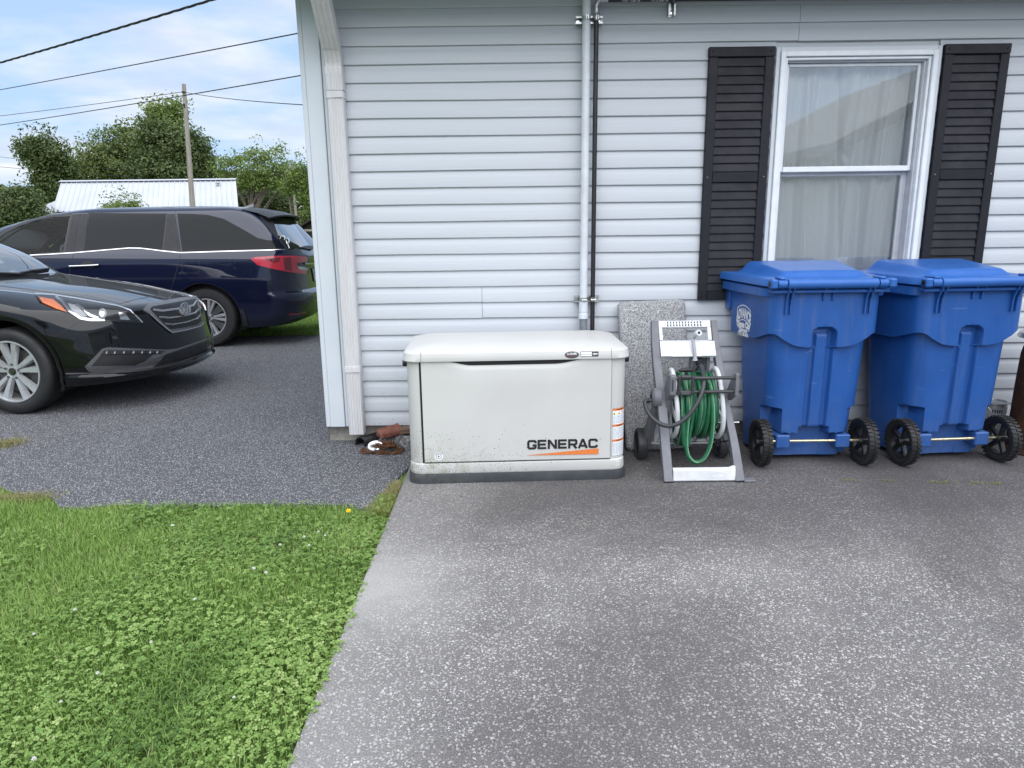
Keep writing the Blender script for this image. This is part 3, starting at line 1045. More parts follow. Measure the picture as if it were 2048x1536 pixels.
tag(o, 'white sheer curtain hanging in loose folds behind the window panes', 'curtain')


# ---- louvred shutters
def shutter(x0, x1):
    z0, z1 = 0.910, 2.402
    t = WB()
    st = 0.054
    t.box(x0, x0 + st, -0.046, -0.016, z0, z1 - 0.0565, bev=0.003)
    t.box(x1 - st, x1, -0.046, -0.016, z0, z1 - 0.0565, bev=0.003)
    t.box(x0 - 0.002, x1 + 0.002, -0.048, -0.016, z1 - 0.055, z1, bev=0.003)
    t.box(x0 + st + 0.001, x1 - st - 0.001, -0.044, -0.016, 1.632, 1.692, bev=0.003)
    t.box(x0 + st + 0.001, x1 - st - 0.001, -0.044, -0.016, z0, z0 + 0.055, bev=0.003)
    t.box(x0 + 0.02, x1 - 0.02, -0.020, -0.0165, z0 + 0.01, z1 - 0.02)
    sh = t.build('shutter', 'shutter_black', house)
    for px in (x0 + 0.022, x1 - 0.022):
        for z in (z1 - 0.025, 1.662, z0 + 0.027):
            b = WB(); b.lathe([(0.0, 0.005), (0.004, 0.004), (0.006, 0.001), (0.006, 0.0)], 10, (px, -0.046 if z < z1 - 0.03 else -0.048, z), (0, -1, 0))
            b.build('screw', 'gunmetal_trim' if 1.6 < z < 1.7 else 'shutter_black', sh)

    def louvres(za, zb, n):
        p = (zb - za) / n
        for k in range(n):
            z = za + k * p
            b = WB()
            pf = [(-0.0405, z + 0.000), (-0.0412, z + 0.004), (-0.0315, z + p * 0.98), (-0.0285, z + p * 0.98), (-0.0295, z + p * 0.5), (-0.037, z + 0.000)]
            b.prism(pf, lambda u, v, d: (d, u, v), x0 + st + 0.0005, x1 - st - 0.0005)
            b.build('louver', 'shutter_black', sh)
    louvres(1.694, 2.345, 13)
    louvres(0.967, 1.630, 13)
    return sh


shutter(1.190, 1.578)
shutter(2.583, 2.970)


# ---- downspout with its elbow
def spout_prof(x0, x1, y0, y1, ribs=True):
    p = [(x0, y1), (x0, y0 + 0.008), (x0 + 0.006, y0)]
    if ribs:
        w = x1 - x0 - 0.012
        for k in range(5):
            c = x0 + 0.006 + w * (k + 0.5) / 5
            p += [(c - 0.005, y0), (c - 0.0025, y0 + 0.004), (c + 0.0025, y0 + 0.004), (c + 0.005, y0)]
    p += [(x1 - 0.006, y0), (x1, y0 + 0.008), (x1, y1)]
    return p


ds = WB()
pf = spout_prof(-1.073, -0.976, -0.094, -0.020)
ds.prism(pf, lambda u, v, d: (u, v, d), 0.062, 2.18)
sp = ds.build('downspout', 'downspout_paint', house)
b = WB(); b.prism(spout_prof(-1.0755, -0.9735, -0.0965, -0.0195), lambda u, v, d: (u, v, d), 2.182, 2.285); b.build('sleeve', 'downspout_paint', sp)
for zc in (0.499, 2.158):
    b = WB(); b.prism(spout_prof(-1.077, -0.972, -0.098, -0.0185, False), lambda u, v, d: (u, v, d), zc - 0.019, zc + 0.019)
    b.box(-1.02, -0.985, -0.1005, -0.098, zc - 0.017, zc + 0.015)
    b.build('strap', 'downspout_paint', sp)
el = WB()
path = spline([(-1.0245, -0.058, 2.27), (-1.0245, -0.060, 2.34), (-1.0235, -0.092, 2.405), (-1.022, -0.16, 2.475), (-1.020, -0.24, 2.555), (-1.018, -0.33, 2.645), (-1.018, -0.395, 2.70), (-1.018, -0.42, 2.78)], 62)
T = np.gradient(path, axis=0); T /= np.linalg.norm(T, axis=1)[:, None]
P = []
for i, (p, t) in enumerate(zip(path, T)):
    crimp = 0.0
    if 5 < i < 20 or 44 < i < 56:
        crimp = 0.0035 * math.sin(i * PI / 1.0 + 0.8) if i % 2 else -0.0035
    side = np.array([1.0, 0, 0]); up = np.cross(side, t)
    ring_ = []
    for a, c in ((-1, -1), (-0.62, -1.0), (-0.6, -0.93), (-0.55, -0.93), (-0.53, -1), (-0.03, -1), (-0.01, -0.93), (0.04, -0.93), (0.06, -1), (0.53, -1), (0.55, -0.93), (0.6, -0.93), (0.62, -1.0), (1, -1), (1, 1), (-1, 1)):
        ring_.append(p + side * a * (0.050 + crimp) + up * c * (0.037 + crimp) * -1)
    P.append(ring_)
el.grid(np.array(P), closev=True)
el.build('elbow', 'downspout_paint', sp, smooth=25)

# ---- a small service bracket on the side wall, where a cable lands
b = WB(); b.box(-1.262, -1.236, 0.30, 0.36, 2.14, 2.20, bev=0.004); b.cyl((-1.265, 0.33, 2.165), (-1.30, 0.33, 2.150), 0.016, n=10)
b.build('cable_bracket', 'galvanised', house)

# ================================================================== conduit and gas pipe on the wall
cx, cy = 0.4575, -0.086
t = thing('electrical_conduit', 'vertical white painted conduit pipe strapped to the siding', 'conduit', (cx, cy, 0.8))
b = WB(); b.cyl((cx, cy, 0.93), (cx, cy, 2.9), 0.0242, n=24); b.build('pipe', 'white_conduit', t, smooth=40)
b = WB(); b.lathe([(0.0245, 0.075), (0.0285, 0.073), (0.0285, 0.012), (0.026, 0.010), (0.026, 0.0), (0.031, -0.003), (0.031, -0.032), (0.022, -0.036)], 24, (cx, cy, 0.842), (0, 0, 1)); b.build('coupling', 'white_conduit', t, smooth=35)
b = WB(); b.tube(spline([(cx, cy, 0.82), (cx + 0.002, cy, 0.72), (cx + 0.014, cy - 0.01, 0.60), (cx + 0.03, cy - 0.05, 0.45), (cx + 0.04, cy - 0.12, 0.36)], 14), 0.0238, 16); b.build('flexible_section', 'grey_pvc', t, smooth=50)
gx = 0.5155
t = thing('gas_pipe', 'thin black gas pipe beside the white conduit with an elbow at top', 'pipe', (gx, -0.080, 0.4))
b = WB(); b.cyl((gx, -0.080, 0.35), (gx, -0.080, 2.555), 0.0142, n=16); b.build('riser', 'black_pipe', t, smooth=40)
b = WB(); b.lathe([(0.0145, 0.0), (0.0185, 0.003), (0.0185, 0.026), (0.016, 0.030), (0.0165, 0.032), (0.0165, 0.048), (0.014, 0.05)], 18, (gx, -0.080, 2.553), (0, 0, 1)); b.build('collar', 'galvanised', t, smooth=35)
b = WB(); b.tube(spline([(gx, -0.080, 2.60), (gx, -0.080, 2.625), (gx + 0.010, -0.080, 2.645), (gx + 0.03, -0.080, 2.655), (gx + 0.07, -0.080, 2.655)], 16), 0.0155, 14); b.build('elbow', 'galvanised', t, smooth=50)
b = WB(); b.cyl((gx + 0.065, -0.080, 2.655), (6.5, -0.080, 2.655), 0.0160, n=16); b.build('horizontal_run', 'black_pipe', t, smooth=40)
b = WB()
for k, tx in ((0, 'CSST 500 PSI'), (1, 'GAS 500 PSI')):
    b.text(tx, lambda x, y, k=k: (0.66 + 0.17 * k + x, -0.080 - 0.0161 * math.cos((y - 0.022) / 0.016), 2.655 + 0.016 * math.sin((y - 0.022) / 0.016)), 0.020, align='LEFT')
b.build('printed_marking', 'white_print', t)
for k in range(5):
    pass


def strut(xa, xb, zc, pipes, label):
    t = thing('strut_bracket', label, 'bracket', ((xa + xb) / 2, -0.018, zc), 0, 'galvanised strut brackets holding the pipes')
    b = WB()
    h = 0.0205
    pr = [(-0.018, -h), (-0.058, -h), (-0.058, -h + 0.010), (-0.055, -h + 0.010), (-0.055, -h + 0.003), (-0.021, -h + 0.003), (-0.021, h - 0.003), (-0.055, h - 0.003), (-0.055, h - 0.010), (-0.058, h - 0.010), (-0.058, h), (-0.018, h)]
    b.prism(pr, lambda u, v, d: (d, u, zc + v), xa, xb)
    b.build('channel', 'galvanised', t)
    for px, r in pipes:
        b = WB()
        pts = [(px + (r + 0.0015) * math.cos(a), -0.058 - 0.026 + (r + 0.0015) * math.sin(a) * 1.02, zc) for a in np.linspace(PI * 0.05, -PI * 1.05, 15)]
        b.grid(np.array([[(p[0], p[1], zc - 0.012), (p[0], p[1], zc + 0.012)] for p in pts]))
        b.obox((px - 0.004, -0.058 - 0.026 - r - 0.010, zc), (1, 0, 0), (0, 1, 0), (0, 0, 1), (0.0018, 0.010, 0.011))
        b.obox((px + 0.008, -0.058 - 0.026 - r - 0.009, zc), (1, 0, 0), (0, 1, 0), (0, 0, 1), (0.0018, 0.010, 0.011))
        b.build('clamp', 'galvanised', t)
        b = WB(); b.cyl((px - 0.014, -0.058 - 0.026 - r - 0.011, zc), (px + 0.018, -0.058 - 0.026 - r - 0.011, zc), 0.0042, n=8); b.build('bolt', 'bright_zinc', t)
    b = WB(); b.cyl((xb - 0.022, -0.021, zc), (xb - 0.022, -0.030, zc), 0.010, n=12); b.cyl((xa + 0.012, -0.021, zc), (xa + 0.012, -0.030, zc), 0.008, n=12); b.build('screw', 'bright_zinc', t)


strut(0.400, 0.556, 2.553, [(cx, 0.0242), (gx, 0.0142)], 'upper strut bracket clamping the conduit and black pipe near the eave')
strut(0.404, 0.558, 0.930, [(cx, 0.0242), (gx, 0.0142)], 'lower strut bracket clamping the conduit and black pipe above the generator')
t = thing('strut_bracket', 'upright strut bracket screwed to the siding under the horizontal black pipe', 'bracket', (0.958, -0.018, 2.6), 0, 'galvanised strut brackets holding the pipes')
b = WB(); h = 0.0205
pr = [(-0.018, -h), (-0.058, -h), (-0.058, -h + 0.010), (-0.055, -h + 0.010), (-0.055, -h + 0.003), (-0.021, -h + 0.003), (-0.021, h - 0.003), (-0.055, h - 0.003), (-0.055, h - 0.010), (-0.058, h - 0.010), (-0.058, h), (-0.018, h)]
b.prism(pr, lambda u, v, d: (0.958 + v, u, d), 2.572, 2.70); b.build('channel', 'galvanised', t)
b = WB(); b.lathe([(0.0, 0.012), (0.006, 0.012), (0.008, 0.008), (0.012, 0.006), (0.013, 0.0)], 14, (0.958, -0.021, 2.590), (0, -1, 0)); b.build('screw', 'bright_zinc', t, smooth=30)
b = WB(); b.tube([(0.958, -0.080 + 0.0185 * math.sin(a), 2.655 + 0.0185 * math.cos(a)) for a in np.linspace(-PI, PI, 14)], 0.003, 6); b.build('clamp', 'galvanised', t)

# ================================================================== standby generator
def rrect(x0, x1, y0, y1, r, n=7):
    """rounded rectangle outline, counter-clockwise from the front left corner"""
    o = []
    for cx_, cy_, a0 in ((x1 - r, y0 + r, -PI / 2), (x1 - r, y1 - r, 0), (x0 + r, y1 - r, PI / 2), (x0 + r, y0 + r, PI)):
        for k in range(n + 1):
            a = a0 + PI / 2 * k / n
            o.append((cx_ + r * math.cos(a), cy_ + r * math.sin(a)))
    return o


def loft(mb, levels, m=0, cap=True, n=7):
    """levels: (z, x0, x1, y0, y1, r) stacked rounded rectangles"""
    P = [[(x, y, z) for x, y in rrect(x0, x1, y0, y1, r, n)] for z, x0, x1, y0, y1, r in levels]
    mb.grid(np.array(P), m, closev=True)
    k = len(P[0])
    if cap:
        mb.add(P[-1], [tuple(range(k))], m)
        mb.add(P[0], [tuple(range(k))[::-1]], m)


def stroke(mb, pts, w, fn, m=0, closed=False):
    """a flat ribbon of width w along a 2D polyline, mitred at the joints"""
    P = np.array(pts, float); K = len(P)
    L, R = [], []
    for i in range(K):
        a = P[i] - P[i - 1] if (i > 0 or closed) else P[1] - P[0]
        b = P[(i + 1) % K] - P[i] if (i < K - 1 or closed) else P[-1] - P[-2]
        a = a / (np.linalg.norm(a) + 1e-9); b = b / (np.linalg.norm(b) + 1e-9)
        na = np.array([-a[1], a[0]]); nb = np.array([-b[1], b[0]])
        mm_ = na + nb; ln = np.linalg.norm(mm_)
        mm_ = na if ln < 1e-6 else mm_ / ln
        k = w / 2 / max(0.35, mm_ @ na)
        L.append(P[i] + mm_ * k); R.append(P[i] - mm_ * k)
    vs = [fn(*p) for p in L] + [fn(*p) for p in R]
    fs = [(i, (i + 1) % K, K + (i + 1) % K, K + i) for i in range(K if closed else K - 1)]
    mb.add(vs, fs, m)


gen = thing('standby_generator', 'cream boxed standby generator with black base and GENERAC lettering', 'generator', (0.0285, -0.822, 0.0), math.radians(2.05))
HW = 0.598
b = MB()
loft(b, [(0.0, -0.609, 0.609, -0.004, 0.645, 0.07), (0.046, -0.609, 0.609, -0.004, 0.645, 0.07), (0.054, -0.604, 0.604, 0.001, 0.64, 0.066), (0.055, -0.58, 0.58, 0.02, 0.62, 0.05)])
b.build('base', 'generator_base', gen, smooth=40)
b = MB()
loft(b, [(0.0552, -0.600, 0.600, 0.004, 0.636, 0.068), (0.064, -0.603, 0.603, 0.000, 0.639, 0.07), (0.110, -0.600, 0.600, 0.003, 0.636, 0.07), (0.1155, -0.594, 0.594, 0.010, 0.63, 0.066)])
b.build('skirt', 'generator_paint', gen, smooth=35)
b = MB()
loft(b, [(0.112, -0.597, 0.597, 0.012, 0.634, 0.075), (0.119, -0.599, 0.599, 0.0105, 0.635, 0.075), (0.70, -0.599, 0.599, 0.0105, 0.635, 0.075)])
b.build('enclosure', 'generator_paint', gen, smooth=40)
b = MB()
b.box(-0.527, -0.5165, 0.0085, 0.0115, 0.118, 0.698)
b.box(-0.517, 0.515, 0.0090, 0.0115, 0.114, 0.1205)
b.box(0.5125, 0.5150, 0.0085, 0.0115, 0.118, 0.698)
b.box(-0.42, 0.42, 0.0085, 0.0105, 0.645, 0.7)
o = b.build('shadow_gap', 'black_plastic', gen); o['kind'] = 'stuff'
# front door: its upper edge dips to leave a hand hold under the lid
xs = np.linspace(-0.515, 0.512, 70)
top = []
for x in xs:
    d = 0.034 * float(sstep(-0.43, -0.24, x) * (1 - sstep(0.20, 0.43, x)))
    top.append(0.6985 - d)
b = MB()
P = np.zeros((len(xs), 9, 3))
for i, x in enumerate(xs):
    zt = top[i]
    dip = (0.6985 - zt) / 0.034
    for j, (f, yy) in enumerate(((0.0, 0.010), (0.0, 0.0045), (0.004, 0.001), (0.30, -0.001), (0.75, -0.001), (0.0, None), (1.0, None), (1.0, 0.004), (1.0, 0.010))):
        if j < 3:
            z = 0.1215 + f
        elif j == 3: z = 0.25; yy = 0.0005
        elif j == 4: z = 0.55; yy = 0.0000
        elif j == 5: z = zt - 0.030; yy = 0.0005 - 0.0035 * dip
        elif j == 6: z = zt - 0.012; yy = 0.0005 + 0.000 * dip
        elif j == 7: z = zt - 0.002; yy = 0.003 + 0.004 * dip
        else: z = zt; yy = 0.0102
        P[i, j] = (x, yy, z)
b.grid(P)
b.grid(P[[0, 0]] + np.array([[[0, 0, 0]] * 9, [[-0.0002, 0.009, 0]] * 9]))
b.grid(P[[-1, -1]] + np.array([[[0, 0, 0]] * 9, [[0.0002, 0.009, 0]] * 9]))
door = b.build('door', 'generator_paint', gen, smooth=35)
# lid
b = MB()
lv = [(0.690, -0.600, 0.600, 0.010, 0.640, 0.075), (0.690, -0.617, 0.617, -0.012, 0.655, 0.085), (0.694, -0.6185, 0.6185, -0.0135, 0.656, 0.085), (0.722, -0.613, 0.613, -0.0093, 0.652, 0.085),
      (0.733, -0.611, 0.611, -0.0073, 0.650, 0.085), (0.7365, -0.606, 0.606, -0.0035, 0.646, 0.083), (0.7395, -0.596, 0.596, 0.004, 0.638, 0.080), (0.7500, -0.548, 0.548, 0.045, 0.606, 0.068), (0.7590, -0.500, 0.500, 0.095, 0.56, 0.06), (0.7640, -0.455, 0.455, 0.15, 0.51, 0.05), (0.7655, -0.40, 0.40, 0.20, 0.46, 0.05)]
loft(b, lv)
lid = b.build('lid', 'generator_paint', gen, smooth=32)
lid_prof = [(-0.0138, 0.691), (-0.0138, 0.694), (-0.0093, 0.722), (-0.0073, 0.7332), (-0.0035, 0.7367), (0.004, 0.7397)]
b = MB()
for x in (-0.513, 0.508):
    P = np.array([[(x - 0.0011, y - 0.0004, z + 0.0003 + (0.0 if y < 0.045 else -0.0)), (x + 0.0011, y - 0.0004, z + 0.0003)] for y, z in lid_prof])
    b.grid(P)
o = b.build('seam', 'dark_grey_print', gen); o['kind'] = 'stuff'
for sx_ in (-1, 1):
    b = MB(); b.cyl((sx_ * 0.600, 0.10, 0.668), (sx_ * 0.622, 0.10, 0.668), 0.022, 0.019, n=16); b.build('lock_knob', 'black_plastic', gen, smooth=35)
b = MB(); b.lathe([(0.0, 0.0025), (0.0155, 0.0025), (0.0175, 0.0), (0.0175, -0.004)], 22, (0.553, 0.0065, 0.086), (0, -1, 0)); b.build('plug', 'generator_paint', gen, smooth=25)

# maker's lettering: broad square letters over a rising orange wedge
FY = -0.0022
letters = {
    'G': [[(0.90, 0.66), (0.90, 0.80), (0.78, 0.89), (0.22, 0.89), (0.11, 0.78), (0.11, 0.22), (0.22, 0.11), (0.78, 0.11), (0.89, 0.20), (0.89, 0.42), (0.56, 0.42)]],
    'E': [[(0.96, 0.89), (0.12, 0.89), (0.12, 0.11), (0.96, 0.11)], [(0.24, 0.50), (0.90, 0.50)]],
    'N': [[(0.12, 0.0), (0.12, 1.0)], [(0.88, 0.0), (0.88, 1.0)], [(0.16, 0.93), (0.84, 0.07)]],
    'R': [[(0.12, 0.0), (0.12, 0.89), (0.80, 0.89), (0.89, 0.80), (0.89, 0.52), (0.80, 0.43), (0.24, 0.43)], [(0.62, 0.33), (0.92, 0.0)]],
    'A': [[(0.06, 0.0), (0.45, 0.89), (0.55, 0.89), (0.94, 0.0)], [(0.25, 0.27), (0.75, 0.27)]],
    'C': [[(0.90, 0.66), (0.90, 0.80), (0.78, 0.89), (0.22, 0.89), (0.11, 0.78), (0.11, 0.22), (0.22, 0.11), (0.78, 0.11), (0.90, 0.20), (0.90, 0.34)]],
}
b = MB()
lx0, lx1, lz0, lz1 = 0.052, 0.447, 0.186, 0.240
cw = (lx1 - lx0) / 7
k = 0
for i, ch in enumerate('GENERAC'):
    for st in letters[ch]:
        k += 1
        stroke(b, [(lx0 + cw * i + x * cw * 0.90, lz0 + z * (lz1 - lz0)) for x, z in st], 0.0122, lambda x, z, k=k: (x, FY - 0.00003 * (k % 5), z))
o = b.build('lettering', 'black_print', gen); o['kind'] = 'stuff'; o['label'] = 'black GENERAC lettering on the door'
b = MB(); b.add([(lx0, FY, 0.1515), (lx1, FY, 0.1495), (lx1, FY, 0.183), (lx0, FY, 0.1530)], [(0, 1, 2, 3)]); b.build('wedge_mark', 'orange_print', gen)
b = MB(); stroke(b, [(0.4565 + 0.0035 * math.cos(a), 0.238 + 0.0035 * math.sin(a)) for a in np.linspace(0, 2 * PI, 13)[:-1]], 0.0008, lambda x, z: (x, FY, z), closed=True); b.build('registered_mark', 'dark_grey_print', gen)


def disc(mb, cx_, cz, rx, rz, y, n=28, m=0):
    mb.add([(cx_ + rx * math.cos(2 * PI * k / n), y, cz + rz * math.sin(2 * PI * k / n)) for k in range(n)], [tuple(range(n))], m)


b = MB()
disc(b, -0.438, 0.158, 0.0235, 0.0235, FY, m=1)
stroke(b, [(-0.438 + 0.0145 * math.cos(a), 0.158 + 0.0145 * math.sin(a)) for a in np.linspace(0, 2 * PI, 25)[:-1]], 0.0028, lambda x, z: (x, FY - 0.0003, z), 0, True)
b.add([(-0.438 + x * 0.011, FY - 0.0003, 0.158 + z * 0.011) for x, z in ((0.15, 1.0), (-0.65, -0.12), (-0.05, -0.12), (-0.25, -1.0), (0.65, 0.2), (0.05, 0.2))], [(0, 1, 2, 3, 4, 5)], 0)
stroke(b, [(-0.438 + 0.0205 * math.cos(a), 0.158 + 0.0205 * math.sin(a)) for a in np.linspace(PI * 0.15, PI * 0.85, 9)], 0.0016, lambda x, z: (x, FY - 0.0003, z), 0)
o = b.build('bolt_sticker', ['dark_grey_print', 'white_print'], gen); o['kind'] = 'stuff'
# two badges on the lid's edge
LY = lambda z: -0.0138 + (z - 0.694) * 0.0045 / 0.028 - 0.0012
b = MB()
ox_, oz_ = 0.294, 0.7145
n = 30
b.add([(ox_ + 0.0385 * math.cos(2 * PI * k / n), LY(oz_ + 0.0185 * math.sin(2 * PI * k / n)), oz_ + 0.0185 * math.sin(2 * PI * k / n)) for k in range(n)], [tuple(range(n))], 0)
b.text('LUSHER', lambda x, y: (ox_ + x, LY(oz_ + y) - 0.0006, oz_ + y + 0.001), 0.0150, 1, 0.0003, 1.0)
b.text('270-839-3131', lambda x, y: (ox_ + x, LY(oz_ + y) - 0.0006, oz_ + y - 0.0115), 0.0080, 1, 0.0001, 1.0)
b.add([(ox_ - 0.034, LY(oz_) - 0.0006, oz_ - 0.0015), (ox_ + 0.034, LY(oz_) - 0.0006, oz_ - 0.0010), (ox_ + 0.034, LY(oz_) - 0.0006, oz_ - 0.0025), (ox_ - 0.034, LY(oz_) - 0.0006, oz_ - 0.0035)], [(0, 1, 2, 3)], 2)
o = b.build('oval_sticker', ['dark_grey_print', 'white_print', 'red_print'], gen); o['kind'] = 'stuff'
b = MB()
bx0, bx1, bz0, bz1 = 0.340, 0.4375, 0.7035, 0.7305
def lidf(x, z, d=0.0):
    return (x, LY(z) - d, z)
pts = rrect(bx0, bx1, bz0, bz1, 0.004, 3)
b.add([lidf(x, z) for x, z in pts], [tuple(range(len(pts)))], 0)
b.add([lidf(x, z, 0.0004) for x, z in ((bx0 + 0.0025, bz0 + 0.003), (bx0 + 0.061, bz0 + 0.0028), (bx0 + 0.061, bz1 - 0.0025), (bx0 + 0.0025, bz1 - 0.003))], [(0, 1, 2, 3)], 1)
b.text('G u a r d i a n', lambda x, y: lidf(bx0 + 0.032 + x, bz0 + 0.0095 + y, 0.0008), 0.0085, 0, 0.0003, 1.15)
b.text('18kW', lambda x, y: lidf(bx0 + 0.079 + x, bz0 + 0.0105 + y, 0.0008), 0.0100, 1, 0.0005, 1.1)
o = b.build('model_badge', ['dark_grey_print', 'white_print'], gen); o['kind'] = 'stuff'
# warning sheet that follows the rounded corner
EX, EY, ER = 0.599, 0.0105, 0.075


def corner(sd_, d=0.0):
    """distance along the enclosure's front from x = 0.515 and round the corner"""
    fl = EX - ER - 0.515
    if sd_ <= fl:
        return 0.515 + sd_, EY - d
    a = (sd_ - fl) / ER
    return EX - ER + (ER + d) * math.sin(a), EY + ER - (ER + d) * math.cos(a)


def wrap(mb, s0, s1, z0, z1, d, m, n=10):
    P = []
    for k in range(n + 1):
        x, y = corner(s0 + (s1 - s0) * k / n, d)
        P.append([(x, y, z0), (x, y, z1)])
    mb.grid(np.array(P), m)


b = MB()
S0, S1 = 0.010, 0.105
wrap(b, S0 - 0.001, S1 + 0.001, 0.133, 0.407, 0.0010, 0)
wrap(b, S0, S1, 0.134, 0.406, 0.0013, 1)
for z0 in (0.392, 0.301, 0.215):
    wrap(b, S0, S1, z0, z0 + 0.0135, 0.0016, 2)
for z0, tx in ((0.3955, 'WARNING'), (0.3045, 'WARNING'), (0.2185, 'CAUTION')):
    def wf(x, y, z0=z0):
        X, Y = corner(0.055 + x, 0.0019); return (X, Y, z0 + y)
    b.text(tx, wf, 0.0105, 0, 0.0003, 1.0)
zz = 0.362
while zz > 0.140:
    if not any(z0 - 0.005 < zz < z0 + 0.018 for z0 in (0.301, 0.215)):
        a = S0 + 0.003
        while a < S1 - 0.012:
            w = rnd.uniform(0.006, 0.022)
            wrap(b, a, min(a + w, S1 - 0.003), zz, zz + 0.0022, 0.0016, 3, 2)
            a += w + rnd.uniform(0.002, 0.005)
    zz -= 0.0058
for sx_, col in ((0.018, 4), (0.047, 4)):
    x0, y0 = corner(sx_ - 0.010, 0.0017); x1, y1 = corner(sx_ + 0.010, 0.0017); xm, ym = corner(sx_, 0.0017)
    b.add([(x0, y0, 0.369), (x1, y1, 0.369), (xm, ym, 0.387)], [(0, 1, 2)], col)
    x0, y0 = corner(sx_ - 0.003, 0.0019); x1, y1 = corner(sx_ + 0.003, 0.0019)
    b.add([(x0, y0, 0.3715), (x1, y1, 0.3715), (xm, ym - 0.0002, 0.382)], [(0, 1, 2)], 0)
for sx_ in (0.072, 0.090):
    ring_ = []
    for a in np.linspace(0, 2 * PI, 15)[:-1]:
        x0, y0 = corner(sx_ + 0.0070 * math.cos(a), 0.0018); x1, y1 = corner(sx_ + 0.0088 * math.cos(a), 0.0018)
        ring_.append([(x0, y0, 0.378 + 0.0075 * math.sin(a)), (x1, y1, 0.378 + 0.0093 * math.sin(a))])
    b.grid(np.array(ring_), 5, closeu=True)
o = b.build('warning_sticker', ['black_print', 'white_print', 'orange_print', 'blue_grey_print', 'yellow_print', 'red_print'], gen); o['kind'] = 'stuff'

# ================================================================== blue wheeled carts
def side_scale(y):
    return 1.0 + 0.25 * y / 0.56


def cart_body():
    xs_f = np.concatenate([np.linspace(-1, 1, 121)])
    per = []                       # (kind, t): parametrised outline
    nF, nC, nS, nB = 121, 9, 16, 24
    rows_lo, rows_hi = 84, 34
    ledge = []

    def outline(hw, yf, yb, r):
        o = []
        for x in np.linspace(-(hw - r), hw - r, nF): o.append((x, yf))
        for k in range(1, nC): a = -PI / 2 + PI / 2 * k / nC; o.append((hw - r + r * math.cos(a), yf + r + r * math.sin(a)))
        for y in np.linspace(yf + r, yb - r, nS): o.append((hw, y))
        for k in range(1, nC): a = PI / 2 * k / nC; o.append((hw - r + r * math.cos(a), yb - r + r * math.sin(a)))
        for x in np.linspace(hw - r, -(hw - r), nB): o.append((x, yb))
        for k in range(1, nC): a = PI / 2 + PI / 2 * k / nC; o.append((-(hw - r) + r * math.cos(a), yb - r + r * math.sin(a)))
        for y in np.linspace(yb - r, yf + r, nS): o.append((-hw, y))
        for k in range(1, nC): a = PI + PI / 2 * k / nC; o.append((-(hw - r) + r * math.cos(a), yf + r + r * math.sin(a)))
        o = np.array(o)
        o[:, 0] *= side_scale(o[:, 1])
        return o

    ref = outline(0.30, 0.0, 0.56, 0.09)
    K = len(ref)
    zl = np.zeros(K)
    for i, (x, y) in enumerate(ref):
        if y < 0.02:
            ax_ = abs(x)
            zl[i] = 0.700 + 0.076 * float(sstep(0.08, 0.285, ax_)) - 0.008 * float(sstep(0.10, 0.16, ax_) * (1 - sstep(0.16, 0.24, ax_)))
        else:
            zl[i] = 0.776 - 0.055 * float(sstep(0.03, 0.25, y))
    P = np.zeros((rows_lo + rows_hi, K, 3))
    zb = 0.030
    tl = np.linspace(0, 1, rows_lo)
    th = np.linspace(0, 1, rows_hi) ** 1.15
    for r_ in range(rows_lo + rows_hi):
        lo = r_ < rows_lo
        for_z = np.where(np.full(K, lo), zb + (zl - 0.007 - zb) * (tl[r_] if lo else 0), zl + 0.005 + (1.045 - zl - 0.005) * (th[r_ - rows_lo] if not lo else 0))
        for i in range(K):
            z = for_z[i]
            if lo:
                f = (z - 0.03) / 0.74
                key = (0.242 + 0.026 * f, 0.020 - 0.018 * f, 0.46 + 0.06 * f, 0.10)
            else:
                f = (z - 0.70) / 0.35
                key = (0.301 + 0.006 * f, -0.028 + 0.008 * f, 0.535 + 0.02 * f, 0.062)
            P[r_, i, 2] = z
            P[r_, i, :2] = OUT(key, i, outline)
    # pressings on the side that faces the camera
    x, y, z = P[..., 0], P[..., 1], P[..., 2]
    front = 1 - sstep(0.06, 0.16, y)
    ylow = 0.020 - 0.018 * (z - 0.03) / 0.74
    chw = 0.066
    arch = 0.775 + np.sqrt(np.clip(0.072 ** 2 - x ** 2, 0, None)) * 0.62
    inch = (1 - sstep(chw - 0.007, chw + 0.007, np.abs(x))) * (1 - sstep(arch - 0.012, arch + 0.004, z)) * front
    barw = 0.034
    bar_ = (1 - sstep(barw - 0.006, barw + 0.006, np.abs(x))) * (1 - sstep(0.765, 0.79, z))
    ytarget = ylow + 0.026 - 0.019 * bar_
    y = y + (ytarget - y) * inch * (y < 0.1)
    slot = (1 - sstep(0.076, 0.092, np.abs(x))) * (1 - sstep(0.212, 0.232, z)) * front
    y = y + slot * (0.105 - y) * (y < 0.1)
    low = (1 - sstep(0.176, 0.190, z)) * front
    y = y + low * np.clip(0.100 - y, 0, None)
    well = sstep(0.192, 0.206, np.abs(x)) * (1 - sstep(0.318, 0.338, z)) * (1 - sstep(0.13, 0.17, P[..., 1]))
    y = y + well * np.clip(0.155 - y, 0, None)
    P[..., 1] = y
    # narrower foot between the wheels
    return P


_OC = {}


def OUT(key, i, outline):
    k = tuple(round(v, 5) for v in key)
    if k not in _OC:
        _OC[k] = outline(*key)
    return _OC[k][i]


